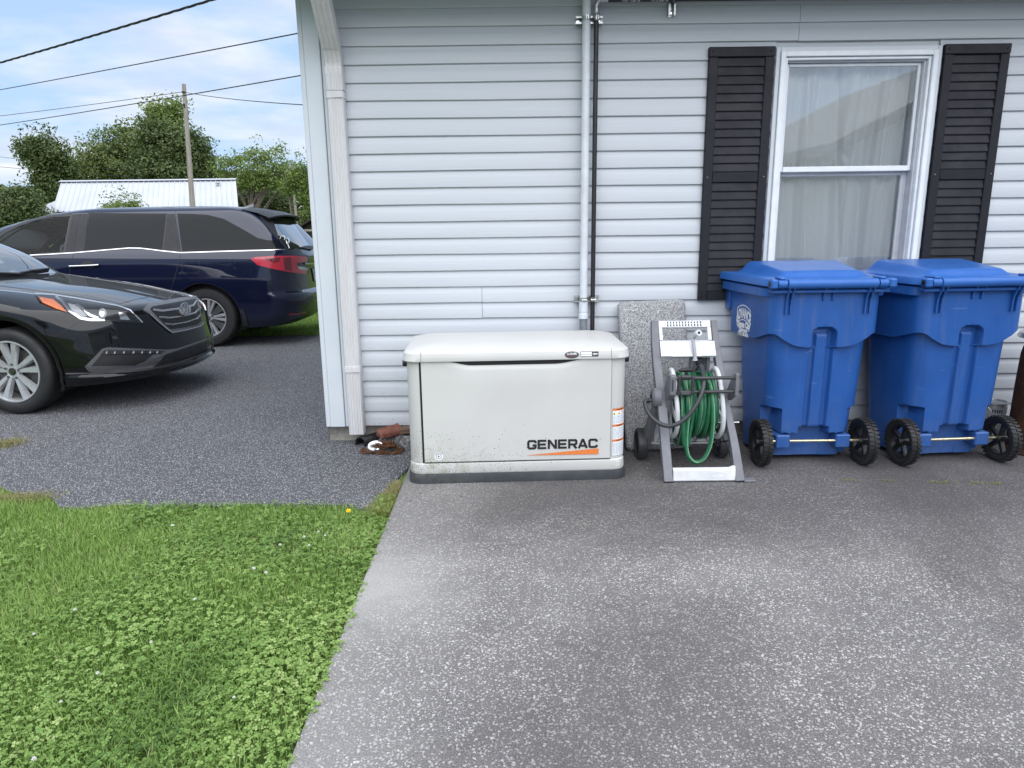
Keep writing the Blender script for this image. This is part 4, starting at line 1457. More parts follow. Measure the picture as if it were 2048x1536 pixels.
def make_cart(label):
    t = thing('wheeled_cart', label, 'trash cart', (0, 0, 0), 0, 'blue wheeled carts below the window')
    P = cart_body()
    b = MB()
    b.grid(P, closev=True)
    K = P.shape[1]
    b.add(P[0], [tuple(range(K))])
    b.build('bin_body', 'cart_blue', t, smooth=42)
    # rim round three sides
    b = MB()
    def tl_loft(levels):
        Q = []
        for z, hw, yf, yb, r in levels:
            o = np.array(rrect(-hw, hw, yf, yb, r, 6)); o[:, 0] *= side_scale(o[:, 1])
            Q.append([(x, y, z) for x, y in o])
        return np.array(Q)
    Q = tl_loft([(0.985, 0.306, -0.022, 0.556, 0.06), (0.985, 0.334, 0.012, 0.585, 0.05), (0.990, 0.337, 0.010, 0.588, 0.05), (1.032, 0.335, 0.012, 0.586, 0.05), (1.036, 0.330, 0.014, 0.58, 0.05), (1.036, 0.300, 0.014, 0.55, 0.05)])
    b.grid(Q, closev=True)
    b.box(-0.325, 0.325, -0.058, 0.0, 1.012, 1.030, bev=0.004)
    b.build('rim', 'cart_blue', t, smooth=35)
    # vertical tab at the far end of the rim
    for sg in (-1, 1):
        b = MB(); b.box(sg * 0.375 - 0.01, sg * 0.375 + 0.01, 0.50, 0.575, 0.86, 0.985, bev=0.004); b.build('rim_tab', 'cart_blue', t)
    # lid: flat flange, then a long raised plateau that climbs away from the hinge
    b = MB()
    nx_, ny_ = 70, 60
    G = np.zeros((nx_, ny_, 3))
    for i in range(nx_):
        for j in range(ny_):
            u = -1 + 2 * i / (nx_ - 1); v = j / (ny_ - 1)
            y = -0.030 + 0.615 * v
            hw = 0.335 * side_scale(y)
            cut = 0.02 * float(1 - sstep(0.0, 0.12, v))
            x = u * (hw - cut)
            d = hw - abs(x)
            side = float(sstep(0.072, 0.150, d)); fr = float(sstep(0.055, 0.115, y + 0.03)); bk = float(1 - sstep(0.50, 0.57, y))
            h = (0.026 + 0.046 * v) * min(side, 1.0) * fr * bk
            crown = 0.006 * (1 - u * u) * (1 - v * 0.6)
            G[i, j] = (x, y, 1.0855 + h + crown * fr + 0.004 * v)
    b.grid(G)
    edge = [tuple(G[i, 0]) for i in range(nx_)] + [tuple(G[-1, j]) for j in range(1, ny_)] + [tuple(G[i, -1]) for i in range(nx_ - 2, -1, -1)] + [tuple(G[0, j]) for j in range(ny_ - 2, 0, -1)]
    K2 = len(edge)
    S_ = np.array([edge, [(x * 1.012, y * 1.01 - 0.002, z - 0.006) for x, y, z in edge], [(x * 1.022, y * 1.016 - 0.002, 1.048) for x, y, z in edge], [(x * 1.010, y * 1.0, 1.046) for x, y, z in edge]])
    b.grid(S_, closev=True)
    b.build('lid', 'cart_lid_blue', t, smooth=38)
    b = MB()
    b.tube([(x, -0.066, 1.064) for x in (-0.245, -0.243, 0.243, 0.245)], [0.024, 0.027, 0.027, 0.024], 18)
    b.build('handle_bar', 'cart_lid_blue', t, smooth=40)
    for sg in (-1, 1):
        b = MB()
        b.cyl((sg * 0.252, -0.066, 1.064), (sg * 0.298, -0.066, 1.064), 0.0235, n=16)
        b.build('hinge_sleeve', 'cart_lid_blue', t, smooth=40)
        b = MB()
        b.box(sg * 0.302 - (0.0 if sg > 0 else 0.040), sg * 0.302 + (0.040 if sg > 0 else 0.0), -0.094, -0.036, 1.040, 1.090, bev=0.008)
        b.box(sg * 0.272 - 0.016, sg * 0.272 + 0.016, -0.078, 0.02, 1.086, 1.099, bev=0.005)
        b.build('hinge_knuckle', 'cart_lid_blue', t, smooth=30)
        b = MB(); b.cyl((sg * 0.342, -0.066, 1.064), (sg * 0.346, -0.066, 1.064), 0.015, n=14); b.build('hinge_pin', 'black_plastic', t)
    rib = [(-0.064, 1.052), (-0.080, 1.040), (-0.062, 1.012), (-0.045, 0.975), (-0.041, 0.945), (-0.040, 0.895), (-0.010, 0.895), (-0.010, 1.03)]
    for x in (-0.232, -0.206, 0.206, 0.232):
        b = MB(); b.prism(rib, lambda u, v, d, x=x: (x + d, u, v), -0.004, 0.004); b.build('rib', 'cart_blue', t)
    rib2 = [(-0.066, 1.045), (-0.060, 1.03), (-0.040, 1.005), (-0.030, 0.97), (-0.012, 0.955), (-0.010, 1.03)]
    for x in (-0.026, 0.026):
        b = MB(); b.prism(rib2, lambda u, v, d, x=x: (x + d, u, v), -0.004, 0.004); b.build('rib', 'cart_blue', t)
    for sg in (-1, 1):
        b = MB(); b.box(sg * 0.175 - 0.041, sg * 0.175 + 0.041, 0.002, 0.11, 0.103, 0.181, bev=0.006); b.build('axle_block', 'cart_blue', t)
    b = MB(); b.cyl((-0.27, 0.02, 0.142), (0.27, 0.02, 0.142), 0.0085, n=12); b.build('axle', 'brass_rod', t, smooth=40)
    for sg in (-1, 1):
        c = (sg * 0.300, 0.02, 0.1365)
        R = 0.1365
        # tyre with staggered tread blocks
        b = MB()
        b.lathe([(R - 0.040, -0.020), (R - 0.030, -0.025), (R - 0.012, -0.027), (R - 0.007, -0.022), (R - 0.006, 0.0), (R - 0.007, 0.022), (R - 0.012, 0.027), (R - 0.030, 0.025), (R - 0.040, 0.020), (R - 0.040, -0.020)], 44, c, (1, 0, 0))
        nb = 34
        for k in range(nb):
            for side in (-1, 1):
                a = 2 * PI * (k + (0.5 if side > 0 else 0)) / nb
                rad = np.array([0, math.cos(a), math.sin(a)]); tan = np.array([0, -math.sin(a), math.cos(a)])
                b.obox(np.array(c) + rad * (R - 0.005) + np.array([side * 0.0165, 0, 0]), (1, 0, 0), rad, tan, (0.0125, 0.005, 0.0070))
        w = b.build('wheel', 'black_rubber', t, smooth=30)
        b = MB()
        b.lathe([(R - 0.039, -0.018), (R - 0.046, -0.018), (R - 0.046, 0.018), (R - 0.039, 0.018)], 36, c, (1, 0, 0))
        for k in range(5):
            a = 2 * PI * k / 5 + 0.5
            rad = np.array([0, math.cos(a), math.sin(a)]); tan = np.array([0, -math.sin(a), math.cos(a)])
            b.obox(np.array(c) + rad * 0.056, (1, 0, 0), rad, tan, (0.012, 0.040, 0.012), 0, 0.003)
        b.build('rim', 'black_plastic', w, smooth=30)
        b = MB(); b.lathe([(0.0, -0.030), (0.022, -0.030), (0.024, -0.024), (0.024, 0.024), (0.022, 0.034 if sg < 0 else 0.030), (0.0, 0.034)], 20, c, (1, 0, 0)); b.build('hub', 'black_plastic', w, smooth=30)
    return t


def cart_side(y, z, d):
    f = (z - 0.70) / 0.35
    return (-(0.301 + 0.006 * f) * side_scale(y) - d, y, z)


cart = make_cart('blue wheeled cart with white disposal lettering on its left side, next to the hose reel')
cart2 = copy_tree(cart)
cart2['label'] = 'blue wheeled cart at the right edge, next to the rusty drum'
cart.location = (1.752, -0.612, 0.0)
cart2.location = (2.572, -0.612, 0.0); cart2.rotation_euler = (0, 0, math.radians(4.0))
# hauler's print on the left side of the first cart
b = MB()
yc, zc = 0.315, 0.80


def lf(x, z, d=0.0022):
    return cart_side(yc - x, z, d)


A = lambda x: -0.055 * (x / 0.09) ** 2 * 0.5
arc_t = [(x, 0.905 + A(x)) for x in np.linspace(-0.085, 0.085, 15)]
arc_b = [(x, 0.818 + A(x) * 1.3) for x in np.linspace(0.085, -0.085, 15)]
stroke(b, arc_t + arc_b, 0.0052, lf, 0, True)
b.text('ADVANCE', lambda x, y: lf(x * 0.84, 0.829 + y * 1.75 + A(x * 0.84)), 0.048, 0, 0.0020)
b.text('Queen City', lambda x, y: lf(x * 1.02, 0.772 + y * 1.35), 0.036, 0, 0.0030)
b.text('Disposal', lambda x, y: lf(x * 1.05, 0.7435 + y * 1.2), 0.030, 0, 0.0028)
b.text('(931) 135-3016', lambda x, y: lf(x * 0.98, 0.7215 + y * 1.15), 0.0225, 0, 0.0018)
o = b.build('lettering', 'white_print', cart); o['kind'] = 'stuff'; o['label'] = 'white printed disposal lettering with arched heading'

# ================================================================== speckled slab leaning on the wall
t = MB()
hw, hd, hh = 0.212, 0.030, 0.470
nxs, nzs = 26, 50
pts = rrect(-hw, hw, -hd, hd, 0.024, 5)
lev = []
for k in range(nzs):
    z = -hh + 2 * hh * k / (nzs - 1)
    e = max(0.0, 0.022 - (hh - abs(z)))
    lev.append((z, e))
P = []
pts = np.array(pts)
# resample the outline evenly
seg = np.vstack([pts, pts[:1]]); dl = np.r_[0, np.cumsum(np.linalg.norm(np.diff(seg, axis=0), axis=1))]
uu = np.linspace(0, dl[-1], 91)[:-1]
pts = np.c_[np.interp(uu, dl, seg[:, 0]), np.interp(uu, dl, seg[:, 1])]
for z, e in lev:
    sh = (0.022 - math.sqrt(max(0, 0.022 ** 2 - e ** 2)))
    q = pts.copy(); n_ = np.linalg.norm(q, axis=1)[:, None]
    q[:, 0] = np.sign(q[:, 0]) * np.maximum(0, np.abs(q[:, 0]) - sh); q[:, 1] = np.sign(q[:, 1]) * np.maximum(0, np.abs(q[:, 1]) - sh)
    wob = nrs.normal(0, 0.0016, q.shape)
    P.append(np.c_[q + wob, np.full(len(q), z) + nrs.normal(0, 0.0015, len(q))])
t.grid(np.array(P), closev=True)
k = len(pts)
t.add(P[-1], [tuple(range(k))]); t.add(P[0], [tuple(range(k))[::-1]])
o = t.build('leaning_slab', 'grey_pebbled', smooth=60)
lean = math.atan2(0.255, 0.90)
o.rotation_euler = (lean * -1, math.radians(-2.2), 0)
o.location = (0.905, -0.186, 0.462)
tag(o, 'thick grey speckled slab leaning on the siding behind the hose reel', 'slab')

# ================================================================== hose reel cart
reel = thing('hose_reel_cart', 'grey and white plastic garden hose reel cart wound with green hose', 'hose reel', (1.03, -0.62, 0))
XL0, XR0, XL1, XR1 = 0.843, 1.170, 0.853, 1.243
TOP = (-0.405, 0.826); BOT = (-0.865, 0.0)


def lerp(a, b, k):
    return tuple(x + (y - x) * k for x, y in zip(a, b))


def leg(name, pts, w0, w1, d, mat, bev=0.006, sidev=(1, 0, 0), smooth=None, parent=reel):
    """a tapered moulded channel along pts; w across x, d along the slope"""
    b = WB()
    P = np.array(pts, float)
    T = np.gradient(P, axis=0); T /= np.linalg.norm(T, axis=1)[:, None]
    R = []
    for i, (p, tt) in enumerate(zip(P, T)):
        s_ = np.array(sidev, float); s_ = s_ - tt * (s_ @ tt); s_ /= np.linalg.norm(s_)
        n_ = np.cross(tt, s_)
        w = w0 + (w1 - w0) * i / (len(P) - 1)
        R.append([p + s_ * a * w / 2 + n_ * c * d / 2 for a, c in ((-1, -0.6), (-0.75, -1), (0.75, -1), (1, -0.6), (1, 1), (-1, 1))])
    b.grid(np.array(R), closev=True)
    b.add(R[0], [tuple(range(6))]); b.add(R[-1], [tuple(range(6))])
    return b.build(name, mat, parent, bevel=0.003, smooth=smooth)


# left side member: upright, pivot boss, front leg
leg('side_upright', spline([(XL0, TOP[0], TOP[1]), (XL0 - 0.004, -0.47, 0.70), (XL0 - 0.002, -0.545, 0.565), (XL0 + 0.006, -0.63, 0.42)], 14), 0.040, 0.050, 0.052, 'reel_grey', smooth=30)
leg('front_leg', spline([(XL0 + 0.008, -0.625, 0.445), (XL0 + 0.009, -0.68, 0.33), (XL0 + 0.011, -0.77, 0.165), (XL1 + 0.003, -0.862, 0.0)], 12), 0.052, 0.050, 0.046, 'reel_grey', smooth=30)
b = WB(); b.lathe([(0.0, 0.030), (0.030, 0.030), (0.046, 0.026), (0.056, 0.016), (0.058, -0.02), (0.0, -0.02)], 28, (XL0 - 0.020, -0.635, 0.425), (-1, 0, 0)); b.build('pivot_boss', 'reel_grey', reel, smooth=35)
b = WB(); b.lathe([(0.0, 0.0315), (0.026, 0.0315), (0.028, 0.030)], 24, (XL0 - 0.0195, -0.635, 0.425), (-1, 0, 0)); b.build('pivot_socket', 'black_plastic', reel)
leg('rear_leg', spline([(XL0 - 0.005, -0.615, 0.40), (XL0 - 0.022, -0.55, 0.27), (XL0 - 0.035, -0.49, 0.16), (XL0 - 0.03, -0.45, 0.085)], 10), 0.040, 0.045, 0.075, 'reel_grey', smooth=30)
# right side member bows outwards
leg('side_upright', spline([(XR0 + 0.018, TOP[0], TOP[1]), (XR0 + 0.022, -0.47, 0.70), (XR0 + 0.030, -0.545, 0.565), (XR0 + 0.038, -0.63, 0.42)], 14), 0.034, 0.044, 0.052, 'reel_grey', smooth=30)
leg('front_leg', spline([(XR0 + 0.036, -0.625, 0.43), (XR0 + 0.050, -0.68, 0.33), (XR0 + 0.069, -0.77, 0.17), (XR1 + 0.006, -0.862, 0.0)], 14), 0.034, 0.050, 0.048, 'reel_grey', smooth=30)
leg('rear_leg', spline([(XR0 + 0.040, -0.615, 0.42), (XR0 + 0.058, -0.55, 0.27), (XR0 + 0.075, -0.49, 0.16), (XR0 + 0.070, -0.45, 0.085)], 10), 0.018, 0.022, 0.05, 'reel_grey', smooth=30)
# X lattice inside the right frame
for k in range(3):
    z0, z1 = 0.10 + 0.10 * k, 0.20 + 0.10 * k
    ya = lambda z: -0.85 + z / 0.43 * 0.215
    yb = lambda z: -0.47 - (z - 0.1) / 0.33 * 0.13
    for a, c in (((ya(z0), z0), (yb(z1), z1)), ((yb(z0), z0), (ya(z1), z1))):
        b = WB(); b.bar((XR0 + 0.058, a[0], a[1]), (XR0 + 0.058, c[0], c[1]), 0.006, 0.010); b.build('lattice_rib', 'reel_dark', reel)
# foot, base bar
b = WB(); b.box(XR1 + 0.028, XR1 + 0.095, -0.885, -0.835, 0.0, 0.012, bev=0.003); b.build('foot', 'reel_grey', reel)
b = WB()
bx0_, bx1_ = XL1 + 0.030, XR1 - 0.019
P = []
for x in np.linspace(bx0_, bx1_, 24):
    zt = 0.074 + 0.012 * float(sstep(bx1_ - 0.03, bx1_, x))
    P.append([(x, -0.835, 0.006), (x, -0.868, 0.006), (x, -0.872, 0.012), (x, -0.866, 0.066), (x, -0.858, zt), (x, -0.835, zt)])
b.grid(np.array(P), closev=True); b.add(P[0], [tuple(range(6))]); b.add(P[-1], [tuple(range(6))])
b.build('base_bar', 'reel_white', reel, smooth=30)
b = WB()
stroke(b, [(1.128 + 0.046 * math.cos(a), 0.038 + 0.0150 * math.sin(a)) for a in np.linspace(0, 2 * PI, 33)[:-1]], 0.0020, lambda x, z: (x, -0.8695 + (z - 0.012) * 0.111 - 0.0035, z), 0, True)
b.build('emblem_outline', 'window_track', reel)
# handle with its finger slots, arms, tool tray
hd_ = WB()
yz = lambda z: -0.405 - (0.826 - z) * 0.56
x0, x1 = XL0 + 0.021, XR0 + 0.000
zt, zb_ = 0.828, 0.792
n = 12
sl0, sl1 = x0 + 0.050, x1 - 0.055
w = (sl1 - sl0) / (n - 0.5)


def slab(xa, xb, za, zb2, d=0.028, m=0, bv=0.002):
    c = ((xa + xb) / 2, (yz(za) + yz(zb2)) / 2, (za + zb2) / 2)
    up = np.array([0, 0.56, 1.0]); up /= np.linalg.norm(up)
    hd_.obox(c, (1, 0, 0), np.cross(up, (1, 0, 0)), up, ((xb - xa) / 2, d / 2, (zb2 - za) / 2 * math.hypot(1, 0.56)), m, bv)


slab(x0, sl0, zb_, zt); slab(sl1, x1, zb_, zt)
slab(sl0, sl1, zt - 0.006, zt); slab(sl0, sl1, zb_, zb_ + 0.005); slab(sl0, sl1, zb_ + 0.0165, zb_ + 0.0195)
for k in range(n - 1):
    xa = sl0 + w * (k + 0.5)
    slab(xa, xa + w * 0.5, zb_ + 0.005, zb_ + 0.0165, bv=0.0); slab(xa, xa + w * 0.5, zb_ + 0.0195, zt - 0.006, bv=0.0)
hd_.build('handle', 'reel_white', reel)
hd_ = WB(); slab(x0, x0 + 0.020, 0.722, zb_ - 0.0005); hd_.build('handle_arm', 'reel_white', reel)
hd_ = WB(); slab(x1 - 0.022, x1, 0.722, zb_ - 0.0005); hd_.build('handle_arm', 'reel_white', reel)
b = WB()
P = []
for x in np.linspace(x0 - 0.002, x1 + 0.008, 30):
    u = (x - x0) / (x1 - x0)
    bow = 0.014 * float(sstep(0.14, 0.20, u) * (1 - sstep(0.72, 0.79, u)))
    P.append([(x, yz(0.725) + 0.02, 0.722), (x, yz(0.725) - 0.030 - bow, 0.724), (x, yz(0.725) - 0.036 - bow, 0.718), (x, yz(0.64) - 0.036 - bow, 0.648), (x, yz(0.64) - 0.020, 0.634), (x, yz(0.64) + 0.03, 0.634)])
b.grid(np.array(P), closev=True); b.add(P[0], [tuple(range(6))]); b.add(P[-1], [tuple(range(6))])
b.build('tool_tray', 'reel_white', reel, smooth=30)
# crank handle folded over the tray
b = WB()
b.tube(spline([(1.052, -0.565, 0.625), (1.050, -0.562, 0.66), (1.043, -0.548, 0.715), (1.040, -0.535, 0.748)], 10), [0.017, 0.012, 0.0105, 0.010, 0.010, 0.010, 0.010, 0.010, 0.010, 0.010], 12)
b.tube([(1.040, -0.535, 0.744), (1.052, -0.545, 0.766), (1.062, -0.552, 0.778)], 0.011, 12)
b.build('crank_arm', 'lamp_grey', reel, smooth=45)
b = WB(); b.lathe([(0.008, 0.030), (0.010, 0.034), (0.016, 0.034), (0.018, 0.028), (0.018, 0.0), (0.0, 0.0)], 20, (1.062, -0.545, 0.776), (0.10, -1.0, 0.32)); b.build('crank_knob', 'reel_white', reel, smooth=40)
# centre back panel
b = WB(); b.box(1.052, 1.152, -0.47, -0.455, 0.33, 0.66); b.box(1.045, 1.066, -0.49, -0.455, 0.33, 0.665, bev=0.003); b.box(1.140, 1.160, -0.49, -0.455, 0.33, 0.665, bev=0.003); b.build('back_panel', 'reel_grey', reel)
b = WB(); b.lathe([(0.0, 0.012), (0.022, 0.010), (0.026, 0.004), (0.026, 0.0)], 20, (1.106, -0.470, 0.595), (0, -1, 0)); b.lathe([(0.0, 0.012), (0.020, 0.010), (0.024, 0.004), (0.024, 0.0)], 20, (1.106, -0.470, 0.548), (0, -1, 0)); b.build('panel_boss', 'reel_dark', reel, smooth=35)
# drum: two rimmed discs with spokes
AX = (-0.555, 0.372)


def drum_disc(xc, R, sg):
    b = WB()
    prof = []
    for k in range(13):
        a = 2 * PI * k / 12
        prof.append((R - 0.016 + 0.017 * math.cos(a), 0.013 * math.sin(a)))
    n_ = 48
    V = []
    for k in range(n_):
        th = 2 * PI * k / n_
        wob = 1 + 0.035 * math.cos(3 * th + 0.6)
        V.append([(xc + h + 0.008 * math.sin(2 * th), AX[0] + r * wob * math.cos(th), AX[1] + r * wob * math.sin(th)) for r, h in prof[:-1]])
    b.grid(np.array(V), closeu=True, closev=True)
    for k in range(6):
        th = 2 * PI * k / 6 + 0.3
        rad = np.array([0, math.cos(th), math.sin(th)]); tan = np.array([0, -math.sin(th), math.cos(th)])
        b.obox(np.array([xc, *AX]) + rad * (R * 0.52), (1, 0, 0), rad, tan, (0.006, R * 0.42, 0.016), 0, 0.002)
    b.lathe([(0.0, 0.010), (0.05, 0.010), (0.055, 0.004), (0.055, -0.004), (0.0, -0.008)], 26, (xc, *AX), (sg, 0, 0))
    b.build('drum_disc', 'reel_white', reel, smooth=35)


drum_disc(0.922, 0.205, -1)
drum_disc(1.176, 0.210, 1)
b = WB(); b.cyl((0.93, *AX), (1.17, *AX), 0.075, n=24); b.build('drum_core', 'reel_dark', reel, smooth=40)
# coiled hose: one long path that winds across the drum, then two slack loops
hose = tag(bpy.data.objects.new('garden_hose', None), 'green garden hose wound on the white reel with one loop hanging low', 'hose'); COL.objects.link(hose); hose.location = (1.05, -0.55, 0.37)


def coil(x0, x1, turns, R, seed, drop=0.0, r=0.0118):
    rr_ = random.Random(seed)
    pts = []
    n_ = int(turns * 26)
    ph = rr_.uniform(0, 6)
    for k in range(n_ + 1):
        th = 2 * PI * k / 26 + ph
        x = x0 + (x1 - x0) * k / n_ + 0.0045 * math.sin(th * 1.0 + seed) + 0.003 * math.sin(th * 0.37 + seed)
        RR = R + 0.009 * math.sin(th * 0.31 + seed * 2) + 0.004 * math.sin(th * 2.3)
        dz = -drop * max(0.0, -math.sin(th)) ** 2
        pts.append((x, AX[0] + RR * math.cos(th), AX[1] + RR * math.sin(th) + dz))
    b = WB(); b.tube(pts, r, 9)
    # pale stripe along the hose
    q = np.array(pts); 
    st_ = [(p[0] + 0.0075 * math.cos(i * 0.13 + seed), p[1] + (p[1] - AX[0]) / RR * 0.0072, p[2] + (p[2] - AX[1]) / RR * 0.0072) for i, p in enumerate(q)]
    return b, st_


for (x0, x1, tn, R, sd_, dr) in ((0.950, 1.150, 8.4, 0.112, 1, 0.0), (1.145, 0.955, 8.2, 0.134, 2, 0.0), (0.955, 1.150, 7.5, 0.155, 3, 0.012), (1.148, 1.030, 4.6, 0.176, 5, 0.02), (0.958, 1.010, 2.2, 0.170, 9, 0.075)):
    b, st_ = coil(x0, x1, tn, R, sd_, dr)
    b.build('hose_coil', 'hose_green', hose, smooth=60)
    if R > 0.15:
        b = WB(); b.tube(st_, 0.0034, 5); o = b.build('hose_stripe', 'hose_stripe', hose, smooth=60)
# the low hanging loop
loop = spline([(1.075, -0.43, 0.49), (1.078, -0.60, 0.565), (1.102, -0.70, 0.52), (1.115, -0.745, 0.40), (1.118, -0.755, 0.28), (1.108, -0.755, 0.17), (1.075, -0.755, 0.095), (1.030, -0.752, 0.075), (0.990, -0.745, 0.115), (0.978, -0.735, 0.20), (0.985, -0.725, 0.32), (1.000, -0.70, 0.45), (1.01, -0.62, 0.55), (1.02, -0.5, 0.53)], 80)
b = WB(); b.tube(loop, 0.0122, 10); b.build('hose_loop', 'hose_green', hose, smooth=60)
b = WB(); b.tube(loop + np.array([0.005, -0.0095, 0.002]), 0.0034, 5); b.build('hose_stripe', 'hose_stripe', hose, smooth=60)
loop = spline([(0.962, -0.70, 0.44), (0.958, -0.735, 0.33), (0.960, -0.745, 0.23), (0.972, -0.735, 0.165), (0.990, -0.72, 0.175), (1.004, -0.715, 0.25), (1.018, -0.71, 0.36), (1.022, -0.68, 0.46)], 50)
b = WB(); b.tube(loop, 0.0120, 10); b.build('hose_loop', 'hose_green', hose, smooth=60)
# hose guide: two rods between side plates, with a slider
GY = -0.752
for z in (0.562, 0.484):
    b = WB(); b.cyl((0.900, GY, z), (1.228, GY, z), 0.0098, n=14); b.build('guide_rod', 'reel_dark', reel, smooth=40)
b = WB()
pl = [(-0.775, 0.580), (-0.776, 0.472), (-0.745, 0.460), (-0.70, 0.425), (-0.672, 0.345), (-0.64, 0.335), (-0.60, 0.40), (-0.63, 0.50), (-0.70, 0.562), (-0.745, 0.583)]
b.prism(pl, lambda u, v, d: (d, u, v), 0.868, 0.900)
b.build('guide_bracket', 'reel_grey', reel, bevel=0.005)
b = WB(); b.prism([(-0.7775, 0.56), (-0.7775, 0.495), (-0.779, 0.495), (-0.779, 0.56)], lambda u, v, d: (d, u, v), 0.876, 0.884); b.build('bracket_slot', 'reel_dark', reel)
b = WB()
b.prism([(-0.775, 0.588), (-0.776, 0.462), (-0.745, 0.456), (-0.66, 0.41), (-0.62, 0.40), (-0.60, 0.44), (-0.70, 0.560), (-0.745, 0.590)], lambda u, v, d: (d, u, v), 1.226, 1.246)
b.build('guide_bracket', 'reel_grey', reel, bevel=0.005)
b = WB()
ring(b, 0.912, 1.004, 0.466, 0.578, 0.017, GY - 0.014, GY + 0.014, bev=0.005)
b.build('slider', 'reel_dark', reel)
b = WB(); b.cyl((0.962, GY + 0.02, 0.578), (0.962, GY + 0.02, 0.600), 0.009, n=10)
b.tube([(0.922, GY + 0.02, 0.598), (0.930, GY + 0.02, 0.602), (0.962, GY + 0.02, 0.606), (0.990, GY + 0.02, 0.603), (0.998, GY + 0.02, 0.600)], [0.007, 0.011, 0.012, 0.011, 0.007], 12); b.build('slider_knob', 'black_plastic', reel, smooth=45)
# black leader hose from the inlet on the left to the drum
b = WB()
b.lathe([(0.0, 0.0), (0.013, 0.0), (0.0145, 0.018), (0.011, 0.024), (0.012, 0.045), (0.014, 0.05), (0.0165, 0.052), (0.0165, 0.066), (0.012, 0.068)], 16, (0.758, -0.65, 0.412), (1, 0, 0.03)); b.build('inlet_coupling', 'black_plastic', reel, smooth=35)
lead = spline([(0.790, -0.650, 0.413), (0.765, -0.652, 0.413), (0.752, -0.668, 0.400), (0.768, -0.715, 0.352), (0.815, -0.770, 0.312), (0.875, -0.800, 0.305), (0.945, -0.812, 0.345), (1.005, -0.805, 0.42), (1.045, -0.780, 0.50), (1.064, -0.72, 0.565), (1.075, -0.62, 0.60), (1.09, -0.52, 0.585)], 60)
b = WB(); b.tube(lead, 0.0122, 11); b.build('leader_hose', 'reel_dark', reel, smooth=60)
# rear: cross member, axle, wheels
b = WB()
b.box(0.862, 1.190, -0.452, -0.430, 0.188, 0.212, bev=0.003); b.box(0.855, 1.195, -0.452, -0.430, 0.088, 0.096)
b.box(0.860, 1.192, -0.438, -0.434, 0.096, 0.188)
b.build('rear_panel', 'reel_white', reel)
for k in range(4):
    xa = 0.875 + 0.078 * k
    for p, q_ in (((xa, 0.098), (xa + 0.039, 0.186)), ((xa + 0.039, 0.186), (xa + 0.078, 0.098))):
        b = WB(); b.bar((p[0], -0.446, p[1]), (q_[0], -0.446, q_[1]), 0.006, 0.012, 0, (0, 0, 1)); b.build('panel_rib', 'lamp_grey', reel)
b = WB(); b.cyl((0.78, -0.445, 0.092), (1.275, -0.435, 0.092), 0.007, n=12); b.build('axle', 'galvanised', reel, smooth=40)
b = WB(); b.cyl((1.19, -0.60, 0.262), (1.315, -0.60, 0.262), 0.0065, n=12); b.build('crank_rod', 'galvanised', reel, smooth=40)
for xc, yc_ in ((0.776, -0.448), (1.266, -0.436)):
    b = WB()
    R = 0.092
    b.lathe([(0.02, -0.014), (R - 0.022, -0.016), (R - 0.018, -0.026), (R - 0.003, -0.026), (R, -0.02), (R, 0.02), (R - 0.003, 0.026), (R - 0.018, 0.026), (R - 0.022, 0.016), (0.02, 0.014)], 40, (xc, yc_, R), (1, 0, 0))
    for k in range(52):
        a = 2 * PI * k / 52
        rad = np.array([0, math.cos(a), math.sin(a)]); tan = np.array([0, -math.sin(a), math.cos(a)])
        b.obox(np.array([xc, yc_, R]) + rad * R, (1, 0, 0), rad, tan, (0.019, 0.0022, 0.0028))
    w_ = b.build('wheel', 'reel_dark', reel, smooth=35)
    b = WB(); b.lathe([(0.0, 0.020), (0.018, 0.018), (0.02, -0.018), (0.0, -0.02)], 18, (xc, yc_, R), (1, 0, 0)); b.build('hub', 'black_plastic', w_, smooth=35)

# ================================================================== odds and ends by the wall
t = thing('paint_can', 'dented metal paint can behind the right cart wheel', 'paint can', (3.105, -0.125, 0))
b = WB(); b.lathe([(0.0, 0.003), (0.084, 0.0), (0.086, 0.004), (0.0835, 0.008), (0.0835, 0.236), (0.086, 0.240), (0.086, 0.245), (0.082, 0.247), (0.0765, 0.242), (0.074, 0.246), (0.068, 0.240), (0.0, 0.240)], 40, (3.105, -0.125, 0), (0, 0, 1)); b.build('can_body', 'paint_can_metal', t, smooth=30)
b = WB(); b.lathe([(0.0842, 0.020), (0.0842, 0.218)], 30, (3.105, -0.125, 0), (0, 0, 1), a0=0.2, a1=4.6); b.build('paper_label', 'paint_can_label', t, smooth=60)
b = WB()
for k in range(5):
    a = -2.15 + k * 0.16
    b.add([(3.105 + 0.0847 * math.cos(a + d), -0.125 + 0.0847 * math.sin(a + d), z) for d, z in ((0, 0.188), (0.11, 0.188), (0.10, 0.206), (0.02, 0.208))], [(0, 1, 2, 3)])
o = b.build('label_print', 'black_print', t); o['kind'] = 'stuff'
b = WB(); b.tube([(3.105 + 0.088 * math.cos(a), -0.125 + 0.088 * math.sin(a) - 0.0, 0.222 - 0.10 * max(0, math.sin((a + 2.4) / 2.6 * PI))) for a in np.linspace(-2.4, 0.2, 22)], 0.0017, 6); b.build('bail_handle', 'galvanised', t)
t = thing('rusty_drum', 'rusty brown metal drum with a grey lid at the right edge of the picture', 'drum', (3.215, -0.40, 0))
b = WB(); b.lathe([(0.0, 0.0), (0.172, 0.0), (0.176, 0.006), (0.172, 0.016), (0.158, 0.03), (0.154, 0.10), (0.158, 0.115), (0.153, 0.13), (0.150, 0.40), (0.143, 0.60), (0.135, 0.64), (0.112, 0.66), (0.112, 0.70), (0.0, 0.70)], 44, (3.215, -0.40, 0), (0, 0, 1)); b.build('drum_body', 'barrel_rust', t, smooth=40)
